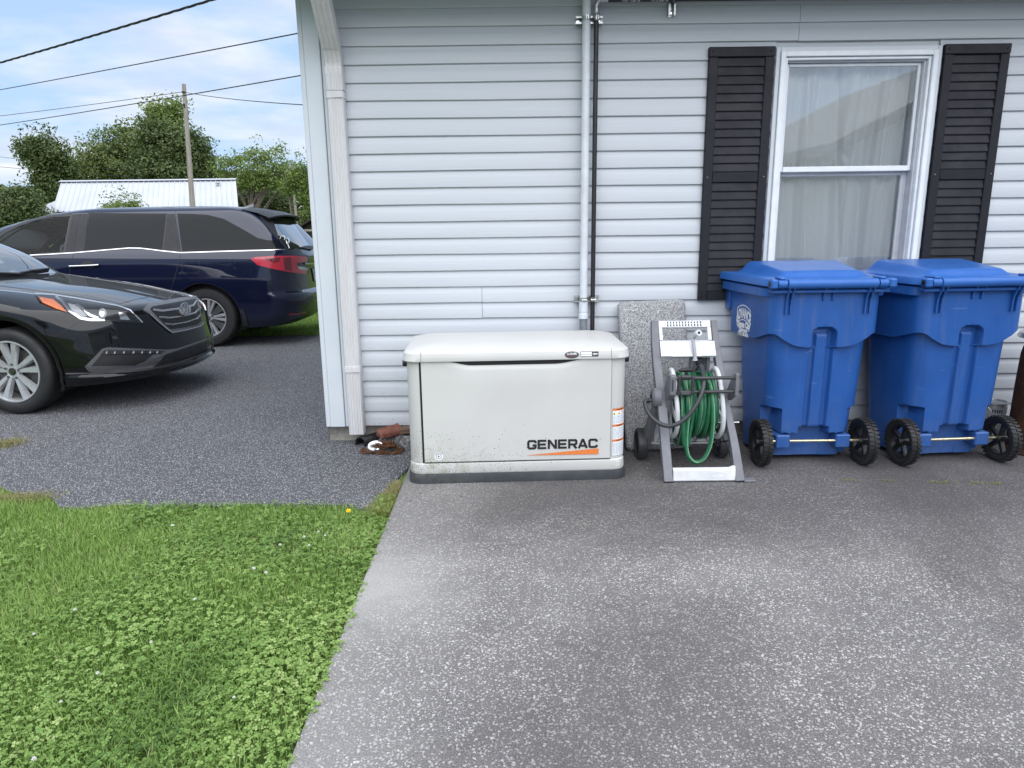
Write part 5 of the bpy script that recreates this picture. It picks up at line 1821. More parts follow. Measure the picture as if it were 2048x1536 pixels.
b = WB(); b.lathe([(0.0, 0.742), (0.135, 0.740), (0.165, 0.728), (0.176, 0.704), (0.172, 0.700), (0.10, 0.702)], 40, (3.215, -0.40, 0), (0, 0, 1)); b.build('lid', 'galvanised', t, smooth=40)

# brick, board, broken concrete, drain pipe and chain at the corner
P = []
b = MB()
rr_ = random.Random(3)
for z, w, d in ((0.0, 0.17, 0.055), (0.035, 0.17, 0.060), (0.066, 0.155, 0.045), (0.076, 0.12, 0.03)):
    ring_ = []
    for k in range(22):
        a = 2 * PI * k / 22
        ring_.append((w * math.copysign(abs(math.cos(a)) ** 0.6, math.cos(a)) * rr_.uniform(0.92, 1.05), d * math.copysign(abs(math.sin(a)) ** 0.6, math.sin(a)) * rr_.uniform(0.9, 1.06), z * rr_.uniform(0.9, 1.08)))
    P.append(ring_)
b.grid(np.array(P), closev=True); b.add(P[-1], [tuple(range(22))])
o = b.build('broken_concrete', 'rubble', smooth=40)
o.location = (-0.715, -0.095, -0.012); o.rotation_euler = (0, 0, -0.18); tag(o, 'broken chunk of pebbly concrete lying against the house corner', 'rubble')
b = MB(); b.box(-0.11, 0.11, -0.05, 0.05, -0.03, 0.03, bev=0.014)
bm_v = b.v
o = b.build('brick', 'red_brick', bevel=0.008)
sub = o.modifiers.new('chips', 'SUBSURF'); sub.subdivision_type = 'SIMPLE'; sub.levels = 3; sub.render_levels = 3
tx = bpy.data.textures.new('chips', 'CLOUDS'); tx.noise_scale = 0.05
dm = o.modifiers.new('chip_relief', 'DISPLACE'); dm.texture = tx; dm.strength = 0.022; dm.mid_level = 0.5
o.location = (-0.800, -0.120, 0.088); o.rotation_euler = (0.12, -0.10, 0.62); o.scale = (0.72, 0.95, 0.85); tag(o, 'worn red brick on the broken concrete beside the generator', 'brick')
b = MB(); b.box(-0.17, 0.17, -0.032, 0.032, -0.019, 0.019, bev=0.004)
o = b.build('wooden_board', 'brown_board'); o.location = (-0.565, -0.105, 0.108); o.rotation_euler = (0.06, -0.09, 0.05); tag(o, 'short brown wooden board end sticking out behind the generator', 'board')
b = MB()
nk = 40
P = []
for k in range(nk):
    x = 0.22 * k / (nk - 1); r = 0.042 + 0.003 * math.cos(k * 1.6)
    P.append([(x, r * math.cos(a), r * math.sin(a)) for a in np.linspace(0, 2 * PI, 21)[:-1]])
for k in range(nk - 1, -1, -1):
    x = 0.22 * k / (nk - 1); r = 0.037 + 0.002 * math.cos(k * 1.6)
    P.append([(x, r * math.cos(a), r * math.sin(a)) for a in np.linspace(0, 2 * PI, 21)[:-1]])
b.grid(np.array(P), closev=True, closeu=True)
o = b.build('drain_pipe', 'corrugated_black', smooth=50); o.location = (-1.000, -0.115, 0.006); o.rotation_euler = (0, 0.05, 1.05); tag(o, 'black corrugated drain pipe end under the downspout', 'drain pipe')
t = thing('chain', 'rusty chain heaped on the asphalt with a shiny hook', 'chain', (-0.83, -0.23, 0))
lm = MB(); lm.tube([(0.0135 * math.cos(a) * 0.62, 0.0135 * math.sin(a) + (0.006 if math.sin(a) > 0 else -0.006), 0) for a in np.linspace(0, 2 * PI, 15)[:-1]], 0.0034, 7, closed=True)
first = None
rr_ = random.Random(8)
cpath = spline([(-0.955, -0.215, 0), (-0.935, -0.262, 0), (-0.87, -0.285, 0), (-0.80, -0.292, 0), (-0.735, -0.280, 0), (-0.715, -0.240, 0.0), (-0.755, -0.215, 0.012), (-0.82, -0.245, 0.02), (-0.86, -0.225, 0.022), (-0.80, -0.200, 0.028), (-0.765, -0.245, 0.030), (-0.83, -0.268, 0.030), (-0.85, -0.215, 0.04), (-0.79, -0.225, 0.045), (-0.76, -0.20, 0.02)], 56)
for k, p in enumerate(cpath[:-1]):
    d = cpath[k + 1] - p
    if first is None:
        o = lm.build('chain_link', 'rusty_iron', t, smooth=60); first = o
    else:
        o = first.copy(); COL.objects.link(o)
    o.parent = t
    o.location = (p[0] + 0.83 + rr_.uniform(-0.017, 0.017), p[1] + 0.23 + rr_.uniform(-0.014, 0.014), p[2] - 0.004 + rr_.uniform(0, 0.004) + 0.004)
    o.rotation_euler = (0, rr_.uniform(-0.25, 0.25) + (1.2 if k % 2 else 0.15), math.atan2(d[1], d[0]) - PI / 2 + rr_.uniform(-0.9, 0.9))
b = WB()
b.tube(spline([(-0.850, -0.262, 0.016), (-0.885, -0.268, 0.016), (-0.905, -0.258, 0.022), (-0.905, -0.243, 0.036), (-0.882, -0.232, 0.046), (-0.850, -0.232, 0.048), (-0.832, -0.238, 0.042)], 24), [0.011] * 3 + [0.018] * 16 + [0.010, 0.009, 0.008, 0.007, 0.005], 12, flat=0.75)
b.build('hook', 'bright_zinc', t, smooth=60)

# ================================================================== vehicles
def pchip(xs, ys, x):
    xs = np.array(xs, float); ys = np.array(ys, float); x = np.clip(np.asarray(x, float), xs[0], xs[-1])
    h = np.diff(xs); d = np.diff(ys) / h
    mslope = np.zeros(len(xs))
    for i in range(1, len(xs) - 1):
        if d[i - 1] * d[i] > 0:
            w1, w2 = 2 * h[i] + h[i - 1], h[i] + 2 * h[i - 1]
            mslope[i] = (w1 + w2) / (w1 / d[i - 1] + w2 / d[i])
    mslope[0], mslope[-1] = d[0], d[-1]
    i = np.clip(np.searchsorted(xs, x) - 1, 0, len(xs) - 2)
    t = (x - xs[i]) / h[i]
    return (2 * t ** 3 - 3 * t ** 2 + 1) * ys[i] + (t ** 3 - 2 * t ** 2 + t) * h[i] * mslope[i] + (-2 * t ** 3 + 3 * t ** 2) * ys[i + 1] + (t ** 3 - t ** 2) * h[i] * mslope[i + 1]


class Car:
    NF, NS, NR = 46, 110, 40

    def __init__(s, name, label, loc, rot, zt, tables, arches):
        s.root = thing(name, label, 'car' if 'car' in name else 'minivan', loc)
        s.root.rotation_euler = rot
        s.MW = np.array(world_of(s.root))
        s.MI = np.linalg.inv(s.MW)
        s.zt = zt
        nz = len(zt)
        xf, clf, nf, w, xr, clr, nr = [pchip(tb[0], tb[1], zt) for tb in tables]
        NH = s.NF + s.NS + s.NR
        G = np.zeros((nz, 2 * NH, 3))
        for k, z in enumerate(zt):
            pts = []
            th = np.linspace(0.0, PI / 2, s.NF) ** 1.0
            xs0 = xf[k] - clf[k]
            c = np.cos(th) ** (2 / nf[k]); sn = np.sin(th) ** (2 / nf[k])
            fr = np.c_[xs0 + clf[k] * c, w[k] * sn]
            xs1 = xr[k] + clr[k]
            sd_ = np.c_[np.linspace(xs0, xs1, s.NS + 2)[1:-1], np.full(s.NS, w[k])]
            th = np.linspace(PI / 2, 0, s.NR)
            c = np.cos(th) ** (2 / nr[k]); sn = np.sin(th) ** (2 / nr[k])
            rr_ = np.c_[xs1 - clr[k] * c, w[k] * sn]
            half = np.vstack([fr, sd_, rr_])
            full = np.vstack([half, half[::-1] * np.array([1, -1])])
            G[k, :, 0] = full[:, 0]; G[k, :, 1] = full[:, 1]; G[k, :, 2] = z
        s.G = G; s.NH = NH
        s.keep = np.ones((nz - 1, 2 * NH), bool)
        # wheel arches: drop what lies inside, pull the edge onto the circle
        for (ax, az, R) in arches:
            r = np.hypot(G[..., 0] - ax, G[..., 2] - az)
            side = np.abs(G[..., 1]) > 0.45
            ins = (r < R) & side
            f_in = ins[:-1] & ins[1:] & np.roll(ins, -1, 1)[:-1] & np.roll(ins, -1, 1)[1:]
            s.keep &= ~f_in
            sel = ins & (r > 1e-6)
            G[..., 0][sel] = ax + (G[..., 0][sel] - ax) * R / r[sel]
            G[..., 2][sel] = az + (G[..., 2][sel] - az) * R / r[sel]
        s.arches = arches
        s.bvh = None

    def adjust(s, fn):
        s.G = fn(s.G)

    def make_bvh(s):
        G = s.G
        nz, nu = G.shape[:2]
        W = G.reshape(-1, 3) @ s.MW[:3, :3].T + s.MW[:3, 3]
        fs = []
        for k in range(nz - 1):
            for i in range(nu):
                if s.keep[k, i]:
                    j = (i + 1) % nu
                    fs.append((k * nu + i, k * nu + j, (k + 1) * nu + j, (k + 1) * nu + i))
        fs.append(tuple((nz - 1) * nu + i for i in range(nu)))
        s.bvh = BVHTree.FromPolygons([Vector(v) for v in W], fs)
        s.O = Vector(CAM)

    def hit(s, px, py, off=0.0):
        d = Vector(ray(px, py)).normalized()
        loc, nrm, *_ = s.bvh.ray_cast(s.O, d)
        if loc is None:
            return None
        if nrm.dot(d) > 0: nrm = -nrm
        p = loc + nrm * off
        return np.array(p) @ s.MI[:3, :3].T + s.MI[:3, 3]

    def body(s, name, mat, cls=None, parts=None, smooth=40):
        """cls(center array) -> part index per face (0 = body)"""
        G = s.G; nz, nu = G.shape[:2]
        c = (G[:-1] + G[1:] + np.roll(G, -1, 1)[:-1] + np.roll(G, -1, 1)[1:]) / 4
        idx = np.zeros((nz - 1, nu), int) if cls is None else cls(c)
        res = []
        for q, (nm, mt) in enumerate([(name, mat)] + (parts or [])):
            b = MB()
            mask = s.keep & (idx == q)
            if not mask.any():
                res.append(None); continue
            b.grid(G, closev=True, mask=np.vstack([mask, np.zeros((1, nu), bool)]))
            if q == 0:
                b.add(G[-1], [tuple(range(nu))])
            # drop unused vertices
            used = sorted({i for f in b.f for i in f}); mp = {u: i for i, u in enumerate(used)}
            b.v = [b.v[u] for u in used]; b.f = [tuple(mp[i] for i in f) for f in b.f]
            res.append(b.build(nm, mt, s.root, smooth=smooth, flip=True))
        return res

    def patch(s, name, poly, mat, off=0.003, parent=None, mirror=True, step=5, rim=True, label=None, smooth=50, build=True):
        """a plate shaped like poly lying on the body's skin"""
        pts = []
        for (x0, y0), (x1, y1) in zip(poly, poly[1:] + poly[:1]):
            k = max(1, int(math.hypot(x1 - x0, y1 - y0) / step))
            pts += [(x0 + (x1 - x0) * i / k, y0 + (y1 - y0) * i / k) for i in range(k)]
        n = len(pts)
        V = [Vector(p) for p in pts]
        xs = [p[0] for p in pts]; ys = [p[1] for p in pts]
        ext = [Vector((x, y)) for x in np.arange(min(xs) + step / 2, max(xs), step) for y in np.arange(min(ys) + step / 2, max(ys), step)]
        vs, es, fs, *_ = delaunay_2d_cdt(V + ext, [(i, (i + 1) % n) for i in range(n)], [], 1, 1e-5)
        P = [s.hit(v[0], v[1], off) for v in vs]
        ok = [p is not None for p in P]
        F = [f for f in fs if all(ok[i] for i in f)]
        P = [p if p is not None else np.zeros(3) for p in P]
        b = MB()
        b.add(P, F)
        if rim:
            B = [s.hit(p[0], p[1], off) for p in pts]; C = [s.hit(p[0], p[1], -0.006) for p in pts]
            for i in range(n):
                j = (i + 1) % n
                if all(q is not None for q in (B[i], B[j], C[i], C[j])):
                    b.add([B[i], B[j], C[j], C[i]], [(0, 1, 2, 3)])
        return s._emit(b, name, mat, parent, mirror, label, smooth)

    def _emit(s, b, name, mat, parent, mirror, label=None, smooth=50):
        used = sorted({i for f in b.f for i in f}); mp = {u: i for i, u in enumerate(used)}
        b.v = [b.v[u] for u in used]; b.f = [tuple(mp[i] for i in f) for f in b.f]
        if not b.f:
            return None
        o = b.build(name, mat, parent or s.root, smooth=smooth)
        if label: o['label'] = label
        if mirror:
            m2 = MB(); m2.v = [(x, -y, z) for x, y, z in b.v]; m2.f = [f[::-1] for f in b.f]; m2.mi = list(b.mi)
            m2.build(name, mat, (parent if parent is not None else s.root), smooth=smooth)
        return o

    def ribbon(s, name, line, wpx, mat, off=0.002, parent=None, mirror=True, step=4, closed=False, thick=0.004, label=None):
        """a raised strip of width wpx that follows a line on the skin"""
        P = []
        L = line + [line[0]] if closed else line
        for (x0, y0), (x1, y1) in zip(L[:-1], L[1:]):
            k = max(1, int(math.hypot(x1 - x0, y1 - y0) / step))
            P += [(x0 + (x1 - x0) * i / k, y0 + (y1 - y0) * i / k) for i in range(k)]
        P.append(L[-1])
        P = np.array(P)
        T = np.gradient(P, axis=0); T /= np.linalg.norm(T, axis=1)[:, None] + 1e-9
        Nn = np.c_[-T[:, 1], T[:, 0]]
        b = MB()
        prev = None
        for p, n_ in zip(P, Nn):
            a = p + n_ * wpx / 2; c = p - n_ * wpx / 2
            q = [s.hit(*a, -0.002), s.hit(*a, off), s.hit(*p, off + thick * 0.4), s.hit(*c, off), s.hit(*c, -0.002)]
            if any(v is None for v in q):
                prev = None; continue
            if prev is not None:
                b.add(prev + q, [(i, i + 1, 6 + i, 5 + i) for i in range(4)])
            prev = q
        return s._emit(b, name, mat, parent, mirror, label, 60)

    def lip(s, mat, w=0.022):
        """rolled edge round each wheel arch and the dark liner inside"""
        for (ax, az, R) in s.arches:
            for sg in (1, -1):
                b = MB(); P = []
                for a in np.linspace(-0.12 * PI, 1.12 * PI, 40):
                    x, z = ax + R * math.cos(a), az + R * math.sin(a)
                    k = np.argmin(np.abs(s.zt - z)); row = s.G[k]
                    yy = abs(np.interp(x, row[:s.NH, 0][::-1], row[:s.NH, 1][::-1]))
                    c, s_ = math.cos(a), math.sin(a)
                    P.append([(x + c * w, sg * (yy + 0.002), z + s_ * w), (x + c * 0.004, sg * (yy + 0.004), z + s_ * 0.004), (x - c * 0.006, sg * (yy - 0.004), z - s_ * 0.006), (x - c * 0.002, sg * (yy - 0.05), z - s_ * 0.002)])
                b.grid(np.array(P)); b.build('wheel_arch_trim', mat, s.root, smooth=60)
                b = MB(); P = []
                for a in np.linspace(-0.14 * PI, 1.14 * PI, 30):
                    x, z = ax + (R - 0.004) * math.cos(a), az + (R - 0.004) * math.sin(a)
                    P.append([(x, sg * 0.88, z), (x, sg * 0.50, z)])
                b.grid(np.array(P)); b.add([tuple(p[1]) for p in P], [tuple(range(len(P)))])
                b.build('wheel_liner', 'black_plastic', s.root)


def car_wheel(car, c, R, rim, width, sg, style):
    """c: centre of the outer face; sg: +1 for a wheel whose outer side looks towards +y"""
    ax = (0, sg, 0)
    b = MB()
    prof = [(rim - 0.01, -width), (rim + 0.02, -width - 0.004), (R - 0.03, -width - 0.004), (R - 0.008, -width + 0.012), (R, -width + 0.035)]
    for k in range(1, 5):
        d = -width + 0.035 + (width - 0.07) * k / 5
        prof += [(R, d - 0.004), (R - 0.008, d - 0.003), (R - 0.008, d + 0.003), (R, d + 0.004)]
    prof += [(R, -0.035), (R - 0.008, -0.012), (R - 0.028, 0.004), (rim + 0.045, 0.0075), (rim + 0.02, 0.004), (rim + 0.008, -0.002), (rim - 0.002, -0.012)]
    b.lathe(prof, 64, c, ax)
    w = b.build('wheel', 'tyre_rubber', car.root, smooth=35)
    b = MB()
    b.lathe([(rim + 0.006, -0.004), (rim + 0.004, 0.001), (rim - 0.006, 0.001), (rim - 0.012, -0.010), (rim - 0.016, -0.06), (rim - 0.02, -width + 0.01)], 64, c, ax)
    C = np.array(c, float)
    A = np.array(ax, float)

    def sp(th, r0, r1, w0, w1, d0, d1, th_=0.018, mbx=b):
        rad = np.array([math.cos(th), 0, math.sin(th)]); tan = np.array([-math.sin(th), 0, math.cos(th)])
        vs = []
        for r, ww, d in ((r0, w0, d0), (r1, w1, d1)):
            for sgn in (-1, 1):
                vs += [C + rad * r + tan * ww / 2 * sgn * 0.62 + A * d, C + rad * r + tan * ww / 2 * sgn + A * (d - th_)]
        mbx.add(vs, [(0, 2, 6, 4), (0, 4, 5, 1), (2, 3, 7, 6), (1, 5, 7, 3), (4, 6, 7, 5), (0, 1, 3, 2)])
    if style == 'ten':
        for k in range(5):
            for o in (-0.24, 0.24):
                sp(2 * PI * k / 5 + o + 0.32, 0.045, rim - 0.006, 0.030, 0.068, -0.020, -0.006, 0.03)
        b.lathe([(0.0, -0.022), (0.052, -0.024), (0.060, -0.05)], 30, c, ax)
    else:
        for k in range(5):
            a = 2 * PI * k / 5 + 0.62
            for o in (-0.15, 0.15):
                sp(a + o, 0.055, rim - 0.006, 0.026, 0.050, -0.030, -0.008, 0.03)
        b.lathe([(0.0, -0.030), (0.058, -0.034), (0.07, -0.06)], 30, c, ax)
    b.build('rim', 'alloy', w, smooth=30)
    if style != 'ten':
        b = MB()
        for k in range(5):
            sp(2 * PI * k / 5 + 0.62 + PI / 5, 0.06, rim - 0.012, 0.05, 0.12, -0.040, -0.022, 0.03, b)
        b.build('rim_insert', 'alloy_dark', w, smooth=30)
    b = MB(); b.lathe([(0.0, -0.085), (rim * 0.72, -0.085), (rim * 0.72, -0.105), (0.0, -0.105)], 40, c, ax); b.build('brake_disc', 'brake_disc', w)
    b = MB(); b.lathe([(0.0, -0.14), (rim + 0.02, -0.14), (rim + 0.02, -0.16)], 40, c, ax); b.build('wheel_back', 'black_plastic', w)
    b = MB(); b.lathe([(0.0, -0.010), (0.024, -0.011), (0.029, -0.018), (0.029, -0.03)], 24, c, ax); cap = b.build('centre_cap', 'black_plastic' if style == 'ten' else 'alloy_dark', w, smooth=35)
    b = MB()
    flip = -sg
    for pl in ([(-0.011, -0.012), (-0.005, 0.014)], [(0.006, -0.014), (0.012, 0.012)], [(-0.008, 0.0005), (0.009, -0.0005)]):
        stroke(b, pl, 0.0036, lambda x, z: tuple(C + A * -0.0085 + np.array([x * -sg * 0.9, 0, z * 0.8])))
    stroke(b, [(0.017 * math.cos(a), 0.0125 * math.sin(a)) for a in np.linspace(0, 2 * PI, 21)[:-1]], 0.0028, lambda x, z: tuple(C + A * -0.0088 + np.array([x * -sg, 0, z])), closed=True)
    o = b.build('wheel_emblem', 'chrome', w); o['kind'] = 'stuff'
    b = MB()
    for k in range(5):
        a = 2 * PI * k / 5 + 0.2
        rad = np.array([math.cos(a), 0, math.sin(a)])
        p = C + rad * 0.056
        b.cyl(p + A * -0.035, p + A * -0.012, 0.0105, 0.0085, n=10)
    o = b.build('lug_nut', 'alloy_dark', w, smooth=35); o['kind'] = 'stuff'
    return w


ROLLX = -math.atan(0.0262)
# ------------------------------------------------------------------ black sedan, nose to the right
zt = np.unique(np.round(np.concatenate([np.linspace(0.215, 0.72, 34), np.linspace(0.72, 1.03, 56), np.linspace(1.03, 1.40, 24), np.linspace(1.40, 1.477, 14)]), 4))
T_xf = ([0.215, 0.25, 0.28, 0.315, 0.36, 0.45, 0.55, 0.65, 0.72, 0.765, 0.79, 0.806, 0.822, 0.841, 0.870, 0.905, 0.94, 0.97, 1.00, 1.02, 1.045, 1.10, 1.185, 1.27, 1.351, 1.42, 1.455, 1.477],
        [0.900, 0.965, 0.995, 0.965, 0.985, 0.975, 0.955, 0.940, 0.918, 0.880, 0.845, 0.805, 0.730, 0.640, 0.500, 0.320, 0.090, -0.150, -0.390, -0.530, -0.600, -0.665, -0.770, -0.930, -1.110, -1.350, -1.62, -2.05])
T_clf = ([0.215, 0.3, 0.6, 0.76, 0.82, 0.9, 1.0, 1.05, 1.2, 1.4, 1.477], [0.66, 0.74, 0.76, 0.82, 0.92, 0.95, 0.60, 0.42, 0.38, 0.40, 0.35])
T_nf = ([0.215, 0.4, 0.76, 0.88, 1.0, 1.1, 1.477], [2.3, 2.3, 2.4, 2.6, 2.8, 2.6, 2.2])
T_w = ([0.215, 0.25, 0.30, 0.42, 0.62, 0.78, 0.86, 0.905, 0.935, 0.96, 0.99, 1.02, 1.05, 1.12, 1.20, 1.30, 1.38, 1.43, 1.46, 1.477], [0.880, 0.897, 0.910, 0.924, 0.932, 0.932, 0.922, 0.908, 0.890, 0.866, 0.835, 0.805, 0.785, 0.745, 0.700, 0.645, 0.585, 0.50, 0.40, 0.22])
T_xr = ([0.215, 0.3, 0.5, 0.8, 0.98, 1.06, 1.2, 1.35, 1.44, 1.477], [-3.76, -3.86, -3.92, -3.93, -3.88, -3.62, -3.28, -2.95, -2.72, -2.45])
T_clr = ([0.215, 0.5, 0.98, 1.1, 1.477], [0.5, 0.55, 0.55, 0.4, 0.3])
T_nr = ([0.215, 1.477], [2.5, 2.4])
SX, SYC = -3.775, 1.686
sed = Car('sedan_car', 'shiny black sedan parked nose to the right in front of the dark blue minivan', (SX, SYC, -0.028), (ROLLX, 0, math.radians(-5.5)), zt, [T_xf, T_clf, T_nf, T_w, T_xr, T_clr, T_nr], [(0.0, 0.340, 0.402), (-2.805, 0.340, 0.402)])


def cls_sed(c):
    x, y, z = c[..., 0], np.abs(c[..., 1]), c[..., 2]
    w = pchip(*T_w, z); xf = pchip(*T_xf, z); xr = pchip(*T_xr, z)
    q = np.zeros(z.shape, int)
    ws = (z > 1.028) & (z < 1.425) & (x > xf - 0.30) & (y < w * 0.90)
    q[ws] = 1
    sw = (z > 1.04) & (z < 1.375) & (x < xf - 0.42) & (x > xr + 0.42) & (y > w * 0.93)
    q[sw] = 2
    rw = (z > 1.0) & (z < 1.40) & (x < xr + 0.28) & (y < w * 0.88)
    q[rw] = 3
    return q


sed.make_bvh()
sed.body('body', 'black_car_paint', cls_sed, [('windshield', 'windshield_glass'), ('side_window', 'tinted_glass'), ('rear_window', 'tinted_glass')])
sed.lip('black_car_paint', 0.030)
b = MB(); b.box(-3.70, 0.50, -0.78, 0.78, 0.225, 0.245); b.build('underbody', 'black_plastic', sed.root)
for ax_ in (0.0, -2.805):
    for sg in (-1, 1):
        car_wheel(sed, (ax_, sg * 0.905, 0.335), 0.337, 0.236, 0.215, sg, 'ten')
# headlamp
Z = lambda pts: [(x / 3.103, 380 + y / 3.103) for x, y in pts]
Z5 = lambda pts: [(200 + x / 6.983, 560 + y / 6.983) for x, y in pts]
hl = sed.patch('headlight', Z([(215, 645), (330, 652), (480, 675), (620, 700), (730, 720), (810, 745), (850, 785), (885, 825), (800, 822), (700, 815), (600, 812), (510, 805), (430, 770), (330, 730), (245, 692)]), 'lamp_housing', 0.002, rim=False)
sed.patch('indicator', Z([(240, 665), (330, 680), (385, 725), (412, 758), (350, 738), (265, 700)]), 'amber_lens', 0.005, hl)
sed.ribbon('light_guide', Z([(345, 664), (385, 690), (430, 750), (500, 796), (560, 806), (650, 806)]), 5.0, 'lamp_reflector', 0.005, hl)
sed.ribbon('light_guide', Z([(470, 712), (515, 738), (555, 775), (610, 798)]), 5.0, 'lamp_reflector', 0.005, hl)
sed.patch('reflector', Z([(420, 705), (470, 715), (540, 780), (520, 792), (470, 770), (440, 740)]), 'lamp_grey', 0.004, hl)
sed.patch('reflector', Z([(735, 760), (775, 765), (805, 808), (745, 804)]), 'lamp_reflector', 0.005, hl)
sed.patch('projector_lens', [(205 + 8 * math.cos(a), 628 + 9.5 * math.sin(a)) for a in np.linspace(0, 2 * PI, 17)[:-1]], 'lamp_grey', 0.010, hl, step=4)
sed.patch('projector_lens', [(203.5 + 5 * math.cos(a), 628 + 7 * math.sin(a)) for a in np.linspace(0, 2 * PI, 15)[:-1]], 'chrome', 0.014, hl, step=4)
sed.ribbon('bright_edge', Z([(216, 646), (330, 653), (480, 676), (620, 701), (730, 721), (808, 747), (848, 787), (882, 822)]), 2.2, 'lamp_reflector', 0.006, hl)
sed.ribbon('hood_moulding', [(-60, 577), (0, 581), (35, 584), (69, 588.3)], 2.4, 'chrome', 0.002)
sed.patch('lens', Z([(215, 645), (330, 652), (480, 675), (620, 700), (730, 720), (810, 745), (850, 785), (885, 825), (800, 822), (700, 815), (600, 812), (510, 805), (430, 770), (330, 730), (245, 692)]), 'headlamp_glass', 0.016, hl, rim=False)
# grille
gr = sed.patch('grille', Z5([(595, 420), (680, 340), (900, 300), (1100, 262), (1300, 240), (1352, 265), (1388, 420), (1445, 590), (1385, 655), (1200, 703), (1000, 742), (955, 712), (800, 582), (690, 482)]), 'gunmetal_trim', 0.010, mirror=False)
sed.patch('grille_opening', Z5([(690, 420), (722, 385), (1000, 335), (1325, 275), (1368, 420), (1402, 570), (1340, 628), (1150, 668), (970, 692), (870, 600)]), 'black_plastic', 0.0125, gr, mirror=False, rim=False)
for ln in ([(725, 432), (860, 445), (1080, 415), (1290, 370), (1335, 310)], [(800, 525), (950, 535), (1150, 510), (1310, 465), (1362, 410)], [(880, 612), (1000, 625), (1200, 590), (1340, 540), (1380, 490)]):
    sed.ribbon('grille_bar', Z5(ln), 3.6, 'grille_silver', 0.017, gr, mirror=False, thick=0.012)
sed.ribbon('grille_surround', Z5([(690, 482), (800, 582), (955, 712), (1000, 738), (1200, 700), (1385, 650), (1440, 590)]), 2.0, 'chrome', 0.014, gr, mirror=False)
em = sed.patch('emblem', [(365.4 + 10.3 * math.cos(a), 622 + 11.6 * math.sin(a)) for a in np.linspace(0, 2 * PI, 25)[:-1]], 'gunmetal_trim', 0.030, gr, mirror=False, step=4)
sed.ribbon('emblem_ring', [(365.4 + 9.4 * math.cos(a), 622 + 10.7 * math.sin(a)) for a in np.linspace(0, 2 * PI, 25)[:-1]], 1.6, 'chrome', 0.033, gr, mirror=False, closed=True)
for ln in ([(361.2, 629.0), (362.8, 614.5)], [(367.4, 629.8), (369.2, 614.8)], [(361.8, 624.0), (366, 622.0), (369.2, 619.0)]):
    sed.ribbon('emblem_letter', ln, 2.4, 'chrome', 0.034, gr, mirror=False)
# bumper
sed.patch('lower_grille', Z5([(755, 1210), (900, 1060), (1200, 960), (1490, 860), (1502, 960), (1300, 1065), (1000, 1172)]), 'black_plastic', 0.003, mirror=False)
for k in range(5):
    a = 0.12 + k * 0.19
    sed.ribbon('mesh_bar', Z5([(755 + 145 * (1 - a), 1210 - 150 * (1 - a)), (1100, 985 + a * 150), (1495, 862 + a * 92)]), 0.8, 'satin_black', 0.006, mirror=False)
sed.ribbon('bumper_trim', Z5([(740, 1100), (905, 1032), (1200, 932), (1490, 832)]), 4.4, 'bumper_grey', 0.006, mirror=False, thick=0.012)
sed.patch('bumper_trim', [(169, 734), (205, 697), (216, 694.6), (330, 699.2), (352, 697), (331, 709), (318, 705.6), (216, 700.6), (207, 704), (182, 733.5)], 'bumper_grey', 0.006)
sed.patch('fog_recess', [(184, 731), (206, 706), (214, 710), (300, 707.5), (318, 708), (296, 722), (272, 729.5), (240, 731)], 'black_plastic', 0.002)
sed.patch('bumper_trim', [(171, 735), (186, 732), (270, 731), (290, 723), (306, 709), (331, 707.5), (309, 733), (300, 738), (240, 742.5), (190, 745), (178, 743)], 'bumper_grey', 0.006)
fl = sed.patch('fog_light', Z5([(10, 1040), (50, 987), (110, 978), (600, 988), (860, 988), (895, 1002), (820, 1018), (400, 1030), (100, 1040)]), 'lamp_housing', 0.008)
for x in (213, 229, 247, 266, 283, 299, 313):
    sed.patch('lamp_cell', [(x - 2.2, 707.6 - (x - 213) * 0.012), (x - 0.2, 702.2), (x + 1.4, 702.4), (x + 1.2, 706.8)], 'lamp_grey', 0.010, fl, step=3)
sed.ribbon('splitter', Z5([(-470, 1310), (0, 1302), (350, 1285), (720, 1250), (1000, 1195), (1300, 1090), (1540, 985)]), 4.0, 'satin_black', 0.010, mirror=False, thick=0.012)
# shut lines
for ln in (Z5([(205, 352), (330, 318), (480, 275), (800, 215), (1160, 178), (1210, 195)]), ):
    sed.ribbon('hood_seam', ln, 0.9, 'black_plastic', 0.0008, mirror=False, thick=0.0)
sed.ribbon('fender_seam', [(106, 673.5), (130, 661), (150, 649), (163, 641)], 0.8, 'black_plastic', 0.0008, thick=0.0)
sed.ribbon('hood_seam', [(0, 572), (80, 582), (150, 592), (205, 602), (229, 609.5)], 0.8, 'black_plastic', 0.0008, thick=0.0)
# wipers and cowl
sed.ribbon('wiper', [(-40, 556), (0, 549), (40, 550.5)], 2.6, 'black_plastic', 0.020, mirror=False, thick=0.01)
sed.ribbon('wiper', [(37, 549.5), (60, 544.5), (98, 539)], 2.6, 'black_plastic', 0.020, mirror=False, thick=0.01)
for sg in (-1, 1):
    b = MB()
    P = []
    for k in range(9):
        a = k / 8
        r = 0.075 * math.sin(PI * (0.15 + 0.75 * a))
        P.append([(-1.12 + r * 0.9 * math.cos(t_), sg * (0.83 + 0.21 * a), 1.055 + r * 0.75 * math.sin(t_)) for t_ in np.linspace(0, 2 * PI, 15)[:-1]])
    b.grid(np.array(P), closev=True); b.add(P[0], [tuple(range(14))]); b.add(P[-1], [tuple(range(14))])
    b.build('mirror', 'black_car_paint', sed.root, smooth=50)

